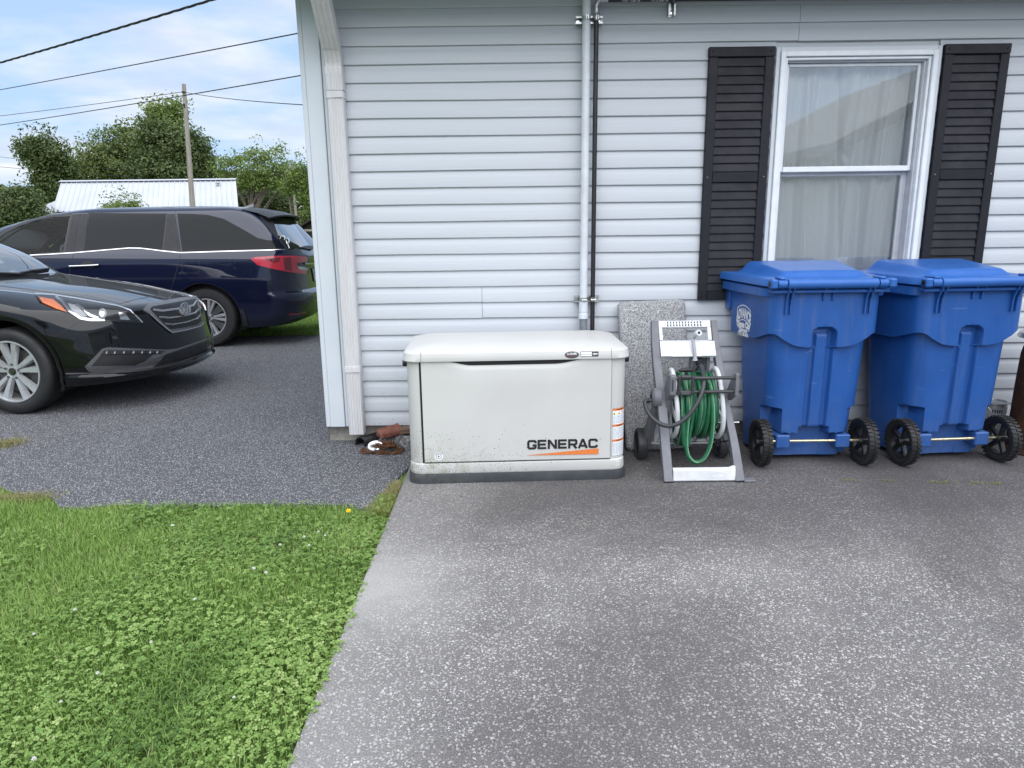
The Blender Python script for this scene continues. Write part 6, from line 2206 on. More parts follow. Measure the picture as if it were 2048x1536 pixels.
# ------------------------------------------------------------------ navy minivan, tail to the right (its own +x looks left)
zt = np.unique(np.round(np.concatenate([np.linspace(0.235, 1.1, 52), np.linspace(1.1, 1.66, 44), np.linspace(1.66, 1.772, 20)]), 4))
V_xf = ([0.235, 0.35, 0.55, 0.75, 0.88, 1.0, 1.10, 1.18, 1.30, 1.42, 1.513, 1.60, 1.656, 1.71, 1.745, 1.772], [3.85, 3.98, 4.02, 3.98, 3.93, 3.80, 3.58, 3.40, 3.18, 2.98, 2.80, 2.50, 2.28, 1.98, 1.68, 0.80])
V_clf = ([0.235, 0.7, 0.95, 1.2, 1.772], [0.8, 0.9, 1.0, 0.6, 0.5])
V_nf = ([0.235, 1.772], [2.5, 2.4])
V_w = ([0.235, 0.29, 0.36, 0.47, 0.57, 0.68, 0.80, 0.95, 1.08, 1.14, 1.18, 1.22, 1.32, 1.44, 1.55, 1.64, 1.70, 1.735, 1.757, 1.772], [0.885, 0.925, 0.958, 0.972, 0.985, 0.994, 0.998, 0.990, 0.978, 0.966, 0.950, 0.925, 0.880, 0.828, 0.778, 0.726, 0.672, 0.60, 0.46, 0.22])
V_xr = ([0.235, 0.28, 0.36, 0.48, 0.60, 0.645, 0.68, 0.86, 1.00, 1.10, 1.18, 1.237, 1.32, 1.42, 1.52, 1.60, 1.66, 1.71, 1.75, 1.772], [-0.93, -1.03, -1.11, -1.160, -1.165, -1.150, -1.115, -1.120, -1.145, -1.165, -1.130, -1.095, -1.030, -0.945, -0.860, -0.78, -0.70, -0.58, -0.36, 0.05])
V_clr = ([0.235, 0.5, 1.0, 1.3, 1.772], [0.42, 0.46, 0.44, 0.34, 0.3])
V_nr = ([0.235, 0.6, 1.1, 1.772], [2.9, 3.0, 3.0, 2.6])
VX, VYC = -3.828, 5.29
van = Car('minivan', 'dark blue minivan with tinted windows and red tail lights, tail towards the house', (VX, VYC, -0.122), (-ROLLX * 1.0, 0, PI), zt, [V_xf, V_clf, V_nf, V_w, V_xr, V_clr, V_nr], [(0.0, 0.375, 0.430), (3.0, 0.375, 0.430)])
van.make_bvh()


def inside(poly, x, y):
    r = np.zeros(x.shape, bool)
    n = len(poly)
    for i in range(n):
        x0, y0 = poly[i]; x1, y1 = poly[(i + 1) % n]
        cnd = ((y0 > y) != (y1 > y))
        r ^= cnd & (x < (x1 - x0) * (y - y0) / (y1 - y0 + 1e-12) + x0)
    return r


Z7 = lambda pts: [(x / 8.533, 400 + y / 8.533) for x, y in pts]
Z6 = lambda pts: [(440 + x / 5.118, 400 + y / 5.118) for x, y in pts]
front_glass = Z7([(-420, 880), (0, 615), (60, 560), (300, 440), (600, 335), (900, 275), (1222, 258), (1172, 480), (1092, 905), (780, 925), (300, 970)])
G = van.G
cc = (G[:-1] + G[1:] + np.roll(G, -1, 1)[:-1] + np.roll(G, -1, 1)[1:]) / 4
Wc = cc @ van.MW[:3, :3].T + van.MW[:3, 3] - CAM
dep = Wc @ _f
pxx = 1024 + F_PX * (Wc @ CR) / dep; pyy = 768 - F_PX * (Wc @ CU) / dep
fw_near = inside(front_glass, pxx, pyy) & (cc[..., 1] > 0.3)      # after the half turn the near side is +y
fw_far = fw_near[:, ::-1]
fw_far = np.roll(fw_far, -1, axis=1)
ws = (cc[..., 2] > 1.20) & (cc[..., 2] < 1.66) & (cc[..., 0] > pchip(*V_xf, cc[..., 2]) - 0.38) & (np.abs(cc[..., 1]) < pchip(*V_w, cc[..., 2]) * 0.90)


def cls_van(c):
    q = np.zeros(c.shape[:2], int)
    q[ws] = 1
    q[fw_near] = 2
    q[fw_far] = 3
    return q


van.body('body', 'navy_car_paint', cls_van, [('windshield', 'clear_car_glass'), ('front_window', 'clear_car_glass'), ('front_window', 'clear_car_glass')])
van.lip('navy_car_paint', 0.034)
b = MB(); b.box(-0.70, 3.6, -0.82, 0.82, 0.245, 0.265); b.build('underbody', 'black_plastic', van.root)
for ax_ in (0.0, 3.0):
    for sg in (-1, 1):
        car_wheel(van, (ax_, sg * 0.955, 0.37), 0.37, 0.236, 0.225, sg, 'five')
van.ribbon('window_frame', front_glass, 5.0, 'satin_black', 0.004, closed=True)
van.patch('pillar_trim', Z7([(1226, 250), (1385, 236), (1312, 560), (1256, 886), (1096, 900), (1174, 480)]), 'charcoal_trim', 0.003)
van.patch('pillar_trim', Z7([(1392, 238), (1512, 232), (1442, 866), (1262, 884)]), 'charcoal_trim', 0.003)
van.patch('sliding_window', Z([(553, 148), (1032, 153), (1007, 374), (870, 362), (680, 372), (523, 377)]), 'tinted_glass', 0.002)
van.ribbon('window_frame', Z([(548, 143), (1036, 148), (1010, 374)]), 2.0, 'satin_black', 0.003)
van.patch('pillar_trim', Z([(1036, 150), (1086, 149), (1122, 386), (1011, 376)]), 'charcoal_trim', 0.003)
van.patch('quarter_window', Z([(1100, 147), (1200, 149), (1290, 155), (1390, 180), (1500, 240), (1600, 298), (1660, 312), (1722, 315), (1757, 372), (1400, 378), (1130, 383)]), 'tinted_glass', 0.002)
van.ribbon('belt_moulding', Z([(-300, 425), (0, 415), (300, 400), (455, 390), (680, 371), (800, 361), (870, 362), (940, 370), (1000, 378), (1120, 390), (1400, 381), (1770, 371)]), 2.0, 'chrome', 0.005, thick=0.006)
for ln in (Z([(520, 100), (505, 122), (490, 200), (456, 395), (436, 470), (430, 560)]), Z([(1079, 105), (1092, 150), (1124, 390), (1096, 500), (1070, 590), (1040, 660)]), Z([(505, 112), (560, 107), (1079, 105)])):
    van.ribbon('door_seam', ln, 1.1, 'black_plastic', 0.0008, thick=0.0)
van.ribbon('fuel_door_seam', Z([(1145, 432), (1228, 432), (1240, 444), (1240, 503), (1228, 515), (1145, 515), (1131, 503), (1131, 444)]), 0.9, 'black_plastic', 0.0008, closed=True, thick=0.0, mirror=False)
van.patch('handle_recess', [(175.6 + 15 * math.cos(a), 531 - 9 * abs(math.sin(a)) if math.sin(a) > 0 else 533 + 3 * abs(math.sin(a))) for a in np.linspace(0, 2 * PI, 25)[:-1]], 'satin_black', 0.002)
van.ribbon('door_handle', [(140, 533.5), (165, 532.6), (190, 531.5), (199, 530.6)], 4.2, 'chrome', 0.022, thick=0.01)
tl = van.patch('tail_light', Z([(1555, 425), (1600, 416), (1700, 410), (1800, 410), (1890, 412), (1906, 430), (1900, 446), (1838, 450), (1838, 474), (1906, 492), (1890, 522), (1800, 509), (1700, 491), (1600, 466)]), 'tail_red', 0.012)
van.patch('tail_light_core', Z([(1640, 424), (1740, 418), (1730, 445), (1700, 452)]), 'tail_red_dark', 0.015, tl)
van.patch('tail_light_core', Z([(1755, 420), (1800, 416), (1806, 500), (1765, 494)]), 'tail_red_dark', 0.015, tl)
van.patch('reverse_light', Z([(1842, 471), (1908, 482), (1900, 500), (1850, 489)]), 'tail_clear', 0.015, tl)
van.patch('rear_window', Z6([(548, 228), (700, 222), (762, 258), (832, 358), (915, 470), (800, 502), (690, 512), (600, 392)]), 'windshield_glass', 0.003, mirror=False)
van.patch('spoiler_side', Z6([(366, 106), (560, 138), (538, 200), (600, 392), (588, 408), (478, 270)]), 'charcoal_trim', 0.006)
b = MB()
# roof spoiler: a tapering shelf over the rear glass
P = []
for y in np.linspace(-0.66, 0.66, 25):
    e = (abs(y) / 0.66) ** 3
    P.append([(-0.48 + 0.05 * e, y, 1.742 - 0.035 * e), (-0.70 + 0.07 * e, y, 1.705 - 0.045 * e), (-0.885 + 0.11 * e, y, 1.648 - 0.050 * e), (-0.88 + 0.11 * e, y, 1.630 - 0.050 * e), (-0.74 + 0.07 * e, y, 1.640 - 0.045 * e), (-0.66 + 0.05 * e, y, 1.60 - 0.04 * e)])
b.grid(np.array(P)); b.build('spoiler', 'satin_black', van.root, smooth=40)
b = MB()
for sg in (1,):
    P = [[(-0.18 - 0.19 * t_, 0.0 + w_ * 0.028 * (1 - t_ * 0.3), 1.764 + 0.055 * t_ ** 1.5 * (0.0 if abs(w_) > 0.5 else 1.0) - 0.006) for w_ in (-1, -0.5, 0, 0.5, 1)] for t_ in np.linspace(0, 1, 8)]
    b.grid(np.array(P)); b.add(P[-1], [(0, 1, 2, 3, 4)])
b.build('antenna_fin', 'gunmetal_trim', van.root, smooth=50)
van.patch('wiper_cover', Z6([(800, 492), (880, 474), (957, 480), (960, 500), (930, 516), (880, 505)]), 'satin_black', 0.020, mirror=False)
van.ribbon('tailgate_bar', Z6([(860, 652), (930, 650), (1010, 648)]), 3.6, 'chrome', 0.014, mirror=False, thick=0.01)
pl_ = van.patch('license_plate', Z6([(935, 702), (990, 690), (1012, 825), (960, 832)]), 'plate_white', 0.008, mirror=False)
van.ribbon('plate_frame', Z6([(935, 702), (990, 690), (1012, 825), (960, 832)]), 1.2, 'satin_black', 0.010, pl_, mirror=False, closed=True)
van.ribbon('plate_character', Z6([(962, 735), (975, 790)]), 2.2, 'blue_grey_print', 0.010, pl_, mirror=False)
van.ribbon('reflector', Z6([(700, 1168), (780, 1166), (880, 1150)]), 3.6, 'tail_red_dark', 0.006)
van.ribbon('tailgate_seam', Z6([(740, 760), (790, 830), (850, 960), (900, 1000), (1010, 1000)]), 0.9, 'black_plastic', 0.0008, mirror=False, thick=0.0)
van.ribbon('bumper_seam', Z6([(590, 720), (540, 800), (480, 870)]), 0.8, 'black_plastic', 0.0008, thick=0.0)
# model name in chrome letters on the tailgate
lx, ly = 605.0, 584.5
for i, ch in enumerate('ODYSSEY'):
    gl_ = {'O': [[(0, 0), (0, 1), (0.8, 1), (0.8, 0), (0, 0)]], 'D': [[(0, 0), (0, 1), (0.6, 1), (0.8, 0.7), (0.8, 0.3), (0.6, 0), (0, 0)]], 'Y': [[(0, 1), (0.4, 0.5), (0.8, 1)], [(0.4, 0.5), (0.4, 0)]], 'S': [[(0.8, 1), (0, 1), (0, 0.5), (0.8, 0.5), (0.8, 0), (0, 0)]], 'E': [[(0.8, 1), (0, 1), (0, 0), (0.8, 0)], [(0, 0.5), (0.7, 0.5)]]}[ch]
    for st in gl_:
        van.ribbon('tailgate_letter', [(lx + i * 2.35 + u * 1.9, ly - v * 5.0 - i * 0.12) for u, v in st], 0.6, 'chrome', 0.003, mirror=False, step=1, thick=0.001)
# white looping decal on the rear glass
van.ribbon('glass_decal', Z6([(612, 400), (620, 375), (650, 365), (665, 385), (655, 410), (690, 390), (705, 400), (705, 440), (680, 445), (675, 415), (700, 470), (708, 495)]), 1.0, 'white_print', 0.006, mirror=False)
van.patch('mud_flap', Z6([(198, 1118), (238, 1128), (272, 1200), (300, 1300), (240, 1322), (222, 1240)]), 'satin_black', 0.012)
# seats, dash and steering wheel seen through the front glass
for xx, yy in ((1.75, 0.40), (1.75, -0.40)):
    b = MB()
    b.obox((xx, yy, 0.72), (1, 0, 0.12), (0, 1, 0), (-0.12, 0, 1), (0.27, 0.25, 0.08), 0, 0.05)
    b.obox((xx - 0.32, yy, 1.08), (1, 0, 0.28), (0, 1, 0), (-0.28, 0, 1), (0.07, 0.25, 0.34), 0, 0.05)
    b.obox((xx - 0.44, yy, 1.48), (1, 0, 0.28), (0, 1, 0), (-0.28, 0, 1), (0.05, 0.14, 0.10), 0, 0.04)
    o = b.build('front_seat', 'seat_fabric', van.root); o['kind'] = 'stuff'
b = MB(); b.obox((2.95, 0, 1.05), (1, 0, 0), (0, 1, 0), (0, 0, 1), (0.35, 0.85, 0.10), 0, 0.05); b.build('dashboard', 'satin_black', van.root)
b = MB(); b.tube([(2.42 + 0.08 * math.sin(a), -0.40 + 0.185 * math.cos(a), 1.12 + 0.17 * math.sin(a)) for a in np.linspace(0, 2 * PI, 25)[:-1]], 0.016, 8, closed=True); b.build('steering_wheel', 'satin_black', van.root, smooth=50)
b = MB(); b.box(-0.9, 1.05, -0.80, 0.80, 0.45, 1.05); b.build('rear_cabin', 'room_dark', van.root)

# ================================================================== lawn, clover, weeds
def leaf_mesh(name, quads, tint, mat, kind='stuff'):
    """quads: (N, 4, 3) array; tint: (N,) value per quad"""
    n = len(quads)
    me = bpy.data.meshes.new(name)
    me.vertices.add(n * 4); me.loops.add(n * 4); me.polygons.add(n)
    me.vertices.foreach_set('co', quads.reshape(-1).astype(np.float32))
    me.loops.foreach_set('vertex_index', np.arange(n * 4, dtype=np.int32))
    me.polygons.foreach_set('loop_start', np.arange(0, n * 4, 4, dtype=np.int32))
    me.polygons.foreach_set('loop_total', np.full(n, 4, dtype=np.int32))
    at = me.attributes.new('tint', 'FLOAT', 'POINT')
    at.data.foreach_set('value', np.repeat(tint, 4).astype(np.float32))
    me.materials.append(M[mat])
    me.update(calc_edges=True)
    o = bpy.data.objects.new(name, me); COL.objects.link(o)
    if kind: o['kind'] = kind
    return o


def blades(P, h, w, lean, tint, bend=0.6):
    """grass blades at P (N,3): two quads each, the second bends over"""
    n = len(P)
    a = nrs.uniform(0, 2 * PI, n)
    d = np.c_[np.cos(a), np.sin(a), np.zeros(n)]
    ln = nrs.uniform(0.1, 1.0, n)[:, None] * lean
    s_ = np.c_[-np.sin(a + nrs.uniform(-0.6, 0.6, n)), np.cos(a), np.zeros(n)] * (w / 2)[:, None]
    up = np.array([0, 0, 1.0])
    m_ = P + h[:, None] * (0.55 * up + 0.40 * ln * d)
    tip = m_ + h[:, None] * ((0.45 - bend * 0.35 * ln) * up + (0.35 + bend * ln) * 0.55 * d)
    q1 = np.stack([P - s_, P + s_, m_ + s_ * 0.85, m_ - s_ * 0.85], 1)
    q2 = np.stack([m_ - s_ * 0.85, m_ + s_ * 0.85, tip + s_ * 0.12, tip - s_ * 0.12], 1)
    return np.concatenate([q1, q2]), np.concatenate([tint, tint])


def clover(P, h, size, tint):
    """three folded leaflets on top of a short stem"""
    n = len(P)
    c = P + np.c_[nrs.normal(0, 0.006, n), nrs.normal(0, 0.006, n), h]
    tilt = np.c_[nrs.normal(0, 0.33, n), nrs.normal(0, 0.33, n), np.ones(n)]
    tilt /= np.linalg.norm(tilt, axis=1)[:, None]
    a0 = nrs.uniform(0, 2 * PI, n)
    Q, T = [], []
    for k in range(3):
        a = a0 + k * 2 * PI / 3 + nrs.normal(0, 0.12, n)
        d = np.c_[np.cos(a), np.sin(a), np.zeros(n)]
        d = d - tilt * np.sum(d * tilt, 1)[:, None]; d /= np.linalg.norm(d, axis=1)[:, None]
        s_ = np.cross(tilt, d)
        z = size[:, None]
        up = tilt * (0.16 * z)
        base = c + d * 0.05 * z
        tip = c + d * 0.92 * z
        for sg in (1, -1):
            m1 = c + d * 0.42 * z + s_ * sg * 0.46 * z + up * 1.2
            m2 = c + d * 0.98 * z + s_ * sg * 0.34 * z + up * 0.6
            Q.append(np.stack([base, m1, m2, tip] if sg > 0 else [base, tip, m2, m1], 1)); T.append(np.clip(tint + nrs.normal(0, 0.05, n), 0, 1))
    return np.concatenate(Q), np.concatenate(T)


def vnoise(x, y, seed, sc):
    """cheap smooth 2D value noise"""
    r = np.random.RandomState(seed); g_ = r.rand(64, 64)
    u, v = x * sc + 100.3, y * sc + 57.7
    i, j = np.floor(u).astype(int), np.floor(v).astype(int); fu, fv = u - i, v - j
    fu = fu * fu * (3 - 2 * fu); fv = fv * fv * (3 - 2 * fv)
    G_ = lambda a, b: g_[a % 64, b % 64]
    return (G_(i, j) * (1 - fu) + G_(i + 1, j) * fu) * (1 - fv) + (G_(i, j + 1) * (1 - fu) + G_(i + 1, j + 1) * fu) * fv


LP = [(-0.600, -0.62)] + [(x, y) for x, y in near if True] + [(-14, -10), (-0.592, -10)]
LPX = np.array(LP)


def in_poly(x, y):
    return inside(LP, x, y)


def scatter(n, x0, x1, y0, y1):
    x = nrs.uniform(x0, x1, n); y = nrs.uniform(y0, y1, n)
    ok = in_poly(x, y)
    # thin out what the picture cannot see
    out_ = np.maximum(0, np.maximum((-0.72 - (y + 4.9) * 0.66) - x, -3.3 - y))
    ok &= nrs.rand(n) < np.clip(1.0 - out_ / 1.3, 0.30, 1.0)
    return x[ok], y[ok]


def cl_map(x, y):
    """share of clover: dense to the right and in the foreground, grassy at the upper left"""
    b_ = 0.62 * sstep(-2.3, -1.0, x) + 0.55 * sstep(-1.75, -2.6, y) * 1.0
    return np.clip(0.14 + b_ * 0.9 + (vnoise(x, y, 3, 2.3) - 0.5) * 1.5 + (vnoise(x, y, 4, 6.0) - 0.5) * 0.5, 0, 1)


SOIL = -0.034
x, y = scatter(340000, -4.6, -0.590, -4.4, -0.62)
cm = cl_map(x, y)
edge_d = np.clip((-0.615 - x) / 0.16, 0, 1)
keep = nrs.rand(len(x)) < (1.0 - 0.50 * cm)
x, y, cm, ed = x[keep], y[keep], cm[keep], edge_d[keep]
h = nrs.uniform(0.026, 0.056, len(x)) * (0.75 + 0.5 * vnoise(x, y, 8, 3.0)) * (0.55 + 0.45 * ed)
dry = vnoise(x, y, 12, 1.7) * 0.45 + nrs.rand(len(x)) * 0.60 + 0.35 * (nrs.rand(len(x)) < 0.06) + 0.22 * (1 - ed) * (vnoise(x, y, 15, 4) > 0.45)
q, t_ = blades(np.c_[x, y, np.full(len(x), SOIL)], h, nrs.uniform(0.0017, 0.0034, len(x)), 0.9, np.clip(dry * 0.98, 0, 1))
leaf_mesh('grass', q, t_, 'grass_blade')
# scattered coarse tufts
qs, ts = [], []
for k in range(26):
    cx_ = rnd.uniform(-2.7, -0.72); cy_ = rnd.uniform(-3.1, -1.2)
    if not in_poly(np.array([cx_]), np.array([cy_]))[0]: continue
    n = rnd.randint(14, 30)
    P_ = np.c_[cx_ + nrs.normal(0, 0.022, n), cy_ + nrs.normal(0, 0.022, n), np.full(n, SOIL)]
    a, b_ = blades(P_, nrs.uniform(0.040, 0.075, n), nrs.uniform(0.0035, 0.006, n), 1.1, nrs.uniform(0.35, 0.80, n), 0.8)
    qs.append(a); ts.append(b_)
leaf_mesh('grass_tufts', np.concatenate(qs), np.concatenate(ts), 'grass_blade')
x, y = scatter(150000, -4.6, -0.590, -4.4, -0.95)
cm = cl_map(x, y)
keep = nrs.rand(len(x)) < cm * 0.66
x, y = x[keep], y[keep]
h = nrs.uniform(0.018, 0.050, len(x)) * (0.7 + 0.6 * vnoise(x, y, 21, 4.0))
sz = nrs.uniform(0.0058, 0.0118, len(x)) * (0.8 + 0.45 * vnoise(x, y, 25, 5.0))
q, t_ = clover(np.c_[x, y, np.full(len(x), SOIL)], h, sz, np.clip(vnoise(x, y, 23, 3.1) * 0.55 + nrs.rand(len(x)) * 0.5, 0, 1))
leaf_mesh('clover', q, t_, 'clover_leaf')
# dry weeds: along the slab's corner, at the driveway's edge, in the joint of the slab
P_ = []
n = 2600
u = nrs.rand(n); P_.append(np.c_[-0.628 - 0.095 * nrs.rand(n) * (0.4 + u), -0.80 - 0.42 * u + nrs.normal(0, 0.01, n), np.full(n, -0.03)])
n = 1900
P_.append(np.c_[nrs.normal(-2.66, 0.10, n), nrs.normal(-0.945, 0.035, n), np.full(n, -0.03)])
n = 800
P_.append(np.c_[nrs.normal(-3.42, 0.06, n), nrs.normal(0.02, 0.06, n), np.full(n, -0.02)])
P_ = np.concatenate(P_)
q, t_ = blades(P_, nrs.uniform(0.015, 0.05, len(P_)), nrs.uniform(0.0022, 0.0045, len(P_)), 1.3, np.clip(nrs.rand(len(P_)) * 0.75 + 0.38 * (P_[:, 1] < -1.0) , 0, 1), 1.0)
leaf_mesh('dry_weeds', q, t_, 'dry_blade')
n = 300
u = np.clip(np.array([0.12, 0.35, 0.62, 0.70, 0.86, 0.93, 0.98])[nrs.randint(0, 7, n)] + nrs.normal(0, 0.028, n), 0, 1.03)
P_ = np.c_[1.75 + 0.88 * u + nrs.normal(0, 0.004, n), -0.86 - 0.098 * u + nrs.normal(0, 0.006, n), np.full(n, 0.0)]
q, t_ = blades(P_, nrs.uniform(0.004, 0.020, n), nrs.uniform(0.0012, 0.0024, n), 1.6, nrs.uniform(0.3, 1.0, n), 1.0)
leaf_mesh('joint_weeds', q, t_, 'dry_blade')
# the lawn beyond the driveway
n = 70000
x = nrs.uniform(-7.0, -0.8, n); y = 5.40 + nrs.rand(n) ** 1.8 * 11
gx_ = -0.152
q, t_ = blades(np.c_[x, y, np.full(n, -0.16)], nrs.uniform(0.05, 0.095, n) * (0.8 + 0.5 * vnoise(x, y, 31, 1.2)), nrs.uniform(0.006, 0.010, n) * (1 + (y - 5.4) * 0.10), 0.8, np.clip(0.25 + nrs.rand(n) * 0.55 + 0.25 * vnoise(x, y, 33, 0.8), 0, 1))
leaf_mesh('far_grass', q, t_, 'grass_blade')

# flowers
fl_pts = [(345, 1051), (608, 1074), (637, 1063), (650, 1071), (560, 1090), (508, 1137), (532, 1145), (390, 1198), (68, 1268), (195, 1346), (302, 1284), (122, 1403), (68, 1518), (468, 1395), (150, 1219), (618, 1091)]
fl_lab = ['white clover blossom in the grassy upper middle of the lawn', 'leftmost white blossom of the cluster near the dandelion', 'middle white blossom of the cluster near the dandelion', 'white blossom of the cluster closest to the dandelion', 'white clover blossom left of the cluster below the dandelion',
          'left one of two white blossoms in the clover at the right of the lawn', 'right one of two white blossoms in the clover at the right of the lawn', 'white clover blossom in the middle of the lawn', 'white clover blossom at the far left of the lawn, lower one', 'white clover blossom left of centre in the lower lawn',
          'white clover blossom in the lower middle of the clover patch', 'white clover blossom low on the left side of the lawn', 'white clover blossom nearest the bottom left corner', 'white clover blossom near the slab in the lowest part of the lawn', 'white clover blossom at the far left of the lawn, upper one', 'lowest white blossom of the cluster near the dandelion']
first = None
b0 = MB()
rr_ = random.Random(5)
for k in range(46):
    zc = rr_.uniform(-0.2, 1); a = rr_.uniform(0, 2 * PI); r_ = math.sqrt(max(0, 1 - zc * zc))
    d = np.array([r_ * math.cos(a), r_ * math.sin(a), zc])
    t1 = np.cross(d, [0.3, 0.2, 1]); t1 /= np.linalg.norm(t1); t2 = np.cross(d, t1)
    c = d * 0.0035
    b0.add([c + t1 * 0.0012, c + t2 * 0.0008, c - t1 * 0.0012, c - t2 * 0.0008, d * 0.0090], [(0, 1, 4), (1, 2, 4), (2, 3, 4), (3, 0, 4)])
for k, (px, py) in enumerate(fl_pts):
    p = at_z(px, py, 0.022)
    root = thing('clover_flower', fl_lab[k], 'flower', (p[0], p[1], -0.034), rnd.uniform(0, 6), 'white clover blossoms in the lawn')
    if first is None:
        hd2 = b0.build('blossom', 'clover_white', root); hd2.location = (0, 0, 0.056); first = hd2
        b = MB(); b.tube([(0.004, 0.002, 0.0), (0.002, 0, 0.03), (0, 0, 0.056)], 0.0009, 5); st0 = b.build('stem', 'stem_green', root)
    else:
        for src in (first, st0):
            c = src.copy(); COL.objects.link(c); c.parent = root
            if src is first: s_ = rnd.uniform(0.55, 1.0); c.scale = (s_, s_, s_)
p = at_z(697, 1022, 0.04)
root = thing('dandelion', 'single yellow dandelion blooming at the lawn corner by the driveway', 'flower', (p[0], p[1], -0.034))
b = MB()
for ring_, (R_, zz_, nn) in enumerate(((0.0185, 0.000, 20), (0.0145, 0.003, 17), (0.010, 0.0055, 13), (0.0055, 0.008, 9))):
    for k in range(nn):
        a = 2 * PI * (k + ring_ * 0.4) / nn
        d = np.array([math.cos(a), math.sin(a), 0]); s_ = np.array([-d[1], d[0], 0]); z_ = np.array([0, 0, 1.0])
        b.add([d * 0.002 + s_ * 0.0008 + z_ * zz_ * 0.6, d * R_ + s_ * 0.0024 + z_ * (zz_ + 0.004), d * R_ - s_ * 0.0024 + z_ * (zz_ + 0.004), d * 0.002 - s_ * 0.0008 + z_ * zz_ * 0.6], [(0, 1, 2, 3)])
o = b.build('petals', 'dandelion_yellow', root); o.scale = (0.62, 0.62, 0.7); o.location = (0, 0, 0.074); o['kind'] = 'stuff'; o.rotation_euler = (0.45, 0, 0)
b = MB(); b.tube([(0.004, 0.006, 0.0), (0.002, 0.003, 0.04), (0, 0, 0.074)], 0.0016, 6); b.build('stem', 'stem_green', root)

# ================================================================== trees, pole, wires, buildings in the distance
def tree(name, label, base, trunk_h, trunk_r, blobs, n_leaf, leaf, mat, seed, group='trees beyond the driveway', limbs=7, droop=0.0, sprays=0):
    """tapered trunk and limbs; the crown is leaf clumps spread through lumpy volumes"""
    r = np.random.RandomState(seed)
    t = thing(name, label, 'bush' if 'bush' in name or 'shrub' in name else 'tree', base, 0, group)
    B = np.array(base, float)
    b = WB()
    bl = [(np.array(c, float), np.array(R, float)) for c, R in blobs]
    top = B + np.array([r.uniform(-0.3, 0.3), r.uniform(-0.3, 0.3), trunk_h])
    b.tube(spline([B - np.array([0, 0, 0.2]), B + (top - B) * 0.5 + np.array([r.uniform(-0.15, 0.15), 0, 0]), top], 8), np.linspace(trunk_r, trunk_r * 0.55, 8), 9)
    for k in range(limbs):
        c, R = bl[k % len(bl)]
        e = c + R * r.uniform(-0.55, 0.65, 3)
        s0 = B + (top - B) * r.uniform(0.45, 1.0)
        mid = (s0 + e) / 2 + np.array([0, 0, 0.12 * np.linalg.norm(e - s0)])
        b.tube(spline([s0, mid, e], 9), np.linspace(trunk_r * 0.42, trunk_r * 0.06, 9), 6)
    b.build('trunk', 'bark', t, smooth=60)
    vol = np.array([np.prod(R) ** 0.85 for _, R in bl]); vol /= vol.sum()
    C, U = [], []
    n_leaf = int(n_leaf * 1.9); leaf *= 0.70
    n_cl = max(30, n_leaf // 30)
    for (c, R), v in zip(bl, vol):
        m_ = max(8, int(n_cl * v))
        d = r.normal(size=(m_, 3)); d /= np.linalg.norm(d, axis=1)[:, None]
        rad = r.uniform(0.35, 1.0, m_) ** 0.45
        lump = 0.90 + 0.18 * np.sin(d[:, 0] * 5 + seed) * np.sin(d[:, 1] * 4 + 1.3 * seed) + 0.12 * np.sin(d[:, 2] * 7 + d[:, 0] * 6)
        C.append(c + d * R * (rad * lump)[:, None]); U.append(d)
    C = np.concatenate(C); U = np.concatenate(U)
    if sprays:                                       # twigs that stick out of the outline
        k = r.choice(len(C), sprays)
        C2 = C[k] + U[k] * r.uniform(0.3, 0.9, (sprays, 1)) * leaf * 3.2 + np.array([0, 0, 1]) * r.uniform(0, 0.5, (sprays, 1))
        C = np.concatenate([C, C2]); U = np.concatenate([U, U[k]])
    per = max(6, n_leaf // len(C))
    cs = leaf * r.uniform(1.6, 3.8, len(C))
    idx = np.repeat(np.arange(len(C)), per)
    n = len(idx)
    off = r.normal(0, 1, (n, 3)); off /= np.maximum(1, np.linalg.norm(off, axis=1))[:, None]
    off[:, 2] *= 0.7
    P = C[idx] + off * cs[idx][:, None]
    P[:, 2] -= droop * np.abs(off[:, 0]) * cs[idx]
    nrm = U[idx] * 0.6 + r.normal(0, 0.7, (n, 3)) + np.array([0, 0, 0.5]); nrm /= np.linalg.norm(nrm, axis=1)[:, None]
    a = np.cross(nrm, r.normal(0, 1, (n, 3))); a /= np.linalg.norm(a, axis=1)[:, None] + 1e-9
    c_ = np.cross(nrm, a)
    sz = leaf * r.uniform(0.55, 1.25, n)[:, None]
    q = np.stack([P - a * sz * 0.62, P - c_ * sz * 0.34 + a * sz * 0.05, P + a * sz * 0.62, P + c_ * sz * 0.34 + a * sz * 0.05], 1)
    q -= B
    tint = np.clip(r.rand(len(C))[idx] * 0.55 + r.rand(n) * 0.45, 0, 1)
    o = leaf_mesh('crown', q, tint, mat, None); o.parent = t; o['kind'] = 'stuff'
    return t


def PX(px, py, Y):
    return at_y(px, py, Y)


def blob(px, py, rx, ry, Y, dep=1.0):
    """an ellipsoid whose centre is seen at (px, py) and whose half sizes cover rx, ry photo pixels at distance Y"""
    c = PX(px, py, Y); k = np.dot(c - CAM, _f) / F_PX
    return (tuple(c), (rx * k * 0.86, max(rx, ry) * k * dep * 0.86, ry * k * 0.86))


def gbase(px, Y):
    p = PX(px, 470, Y); return (p[0], p[1], -0.16)


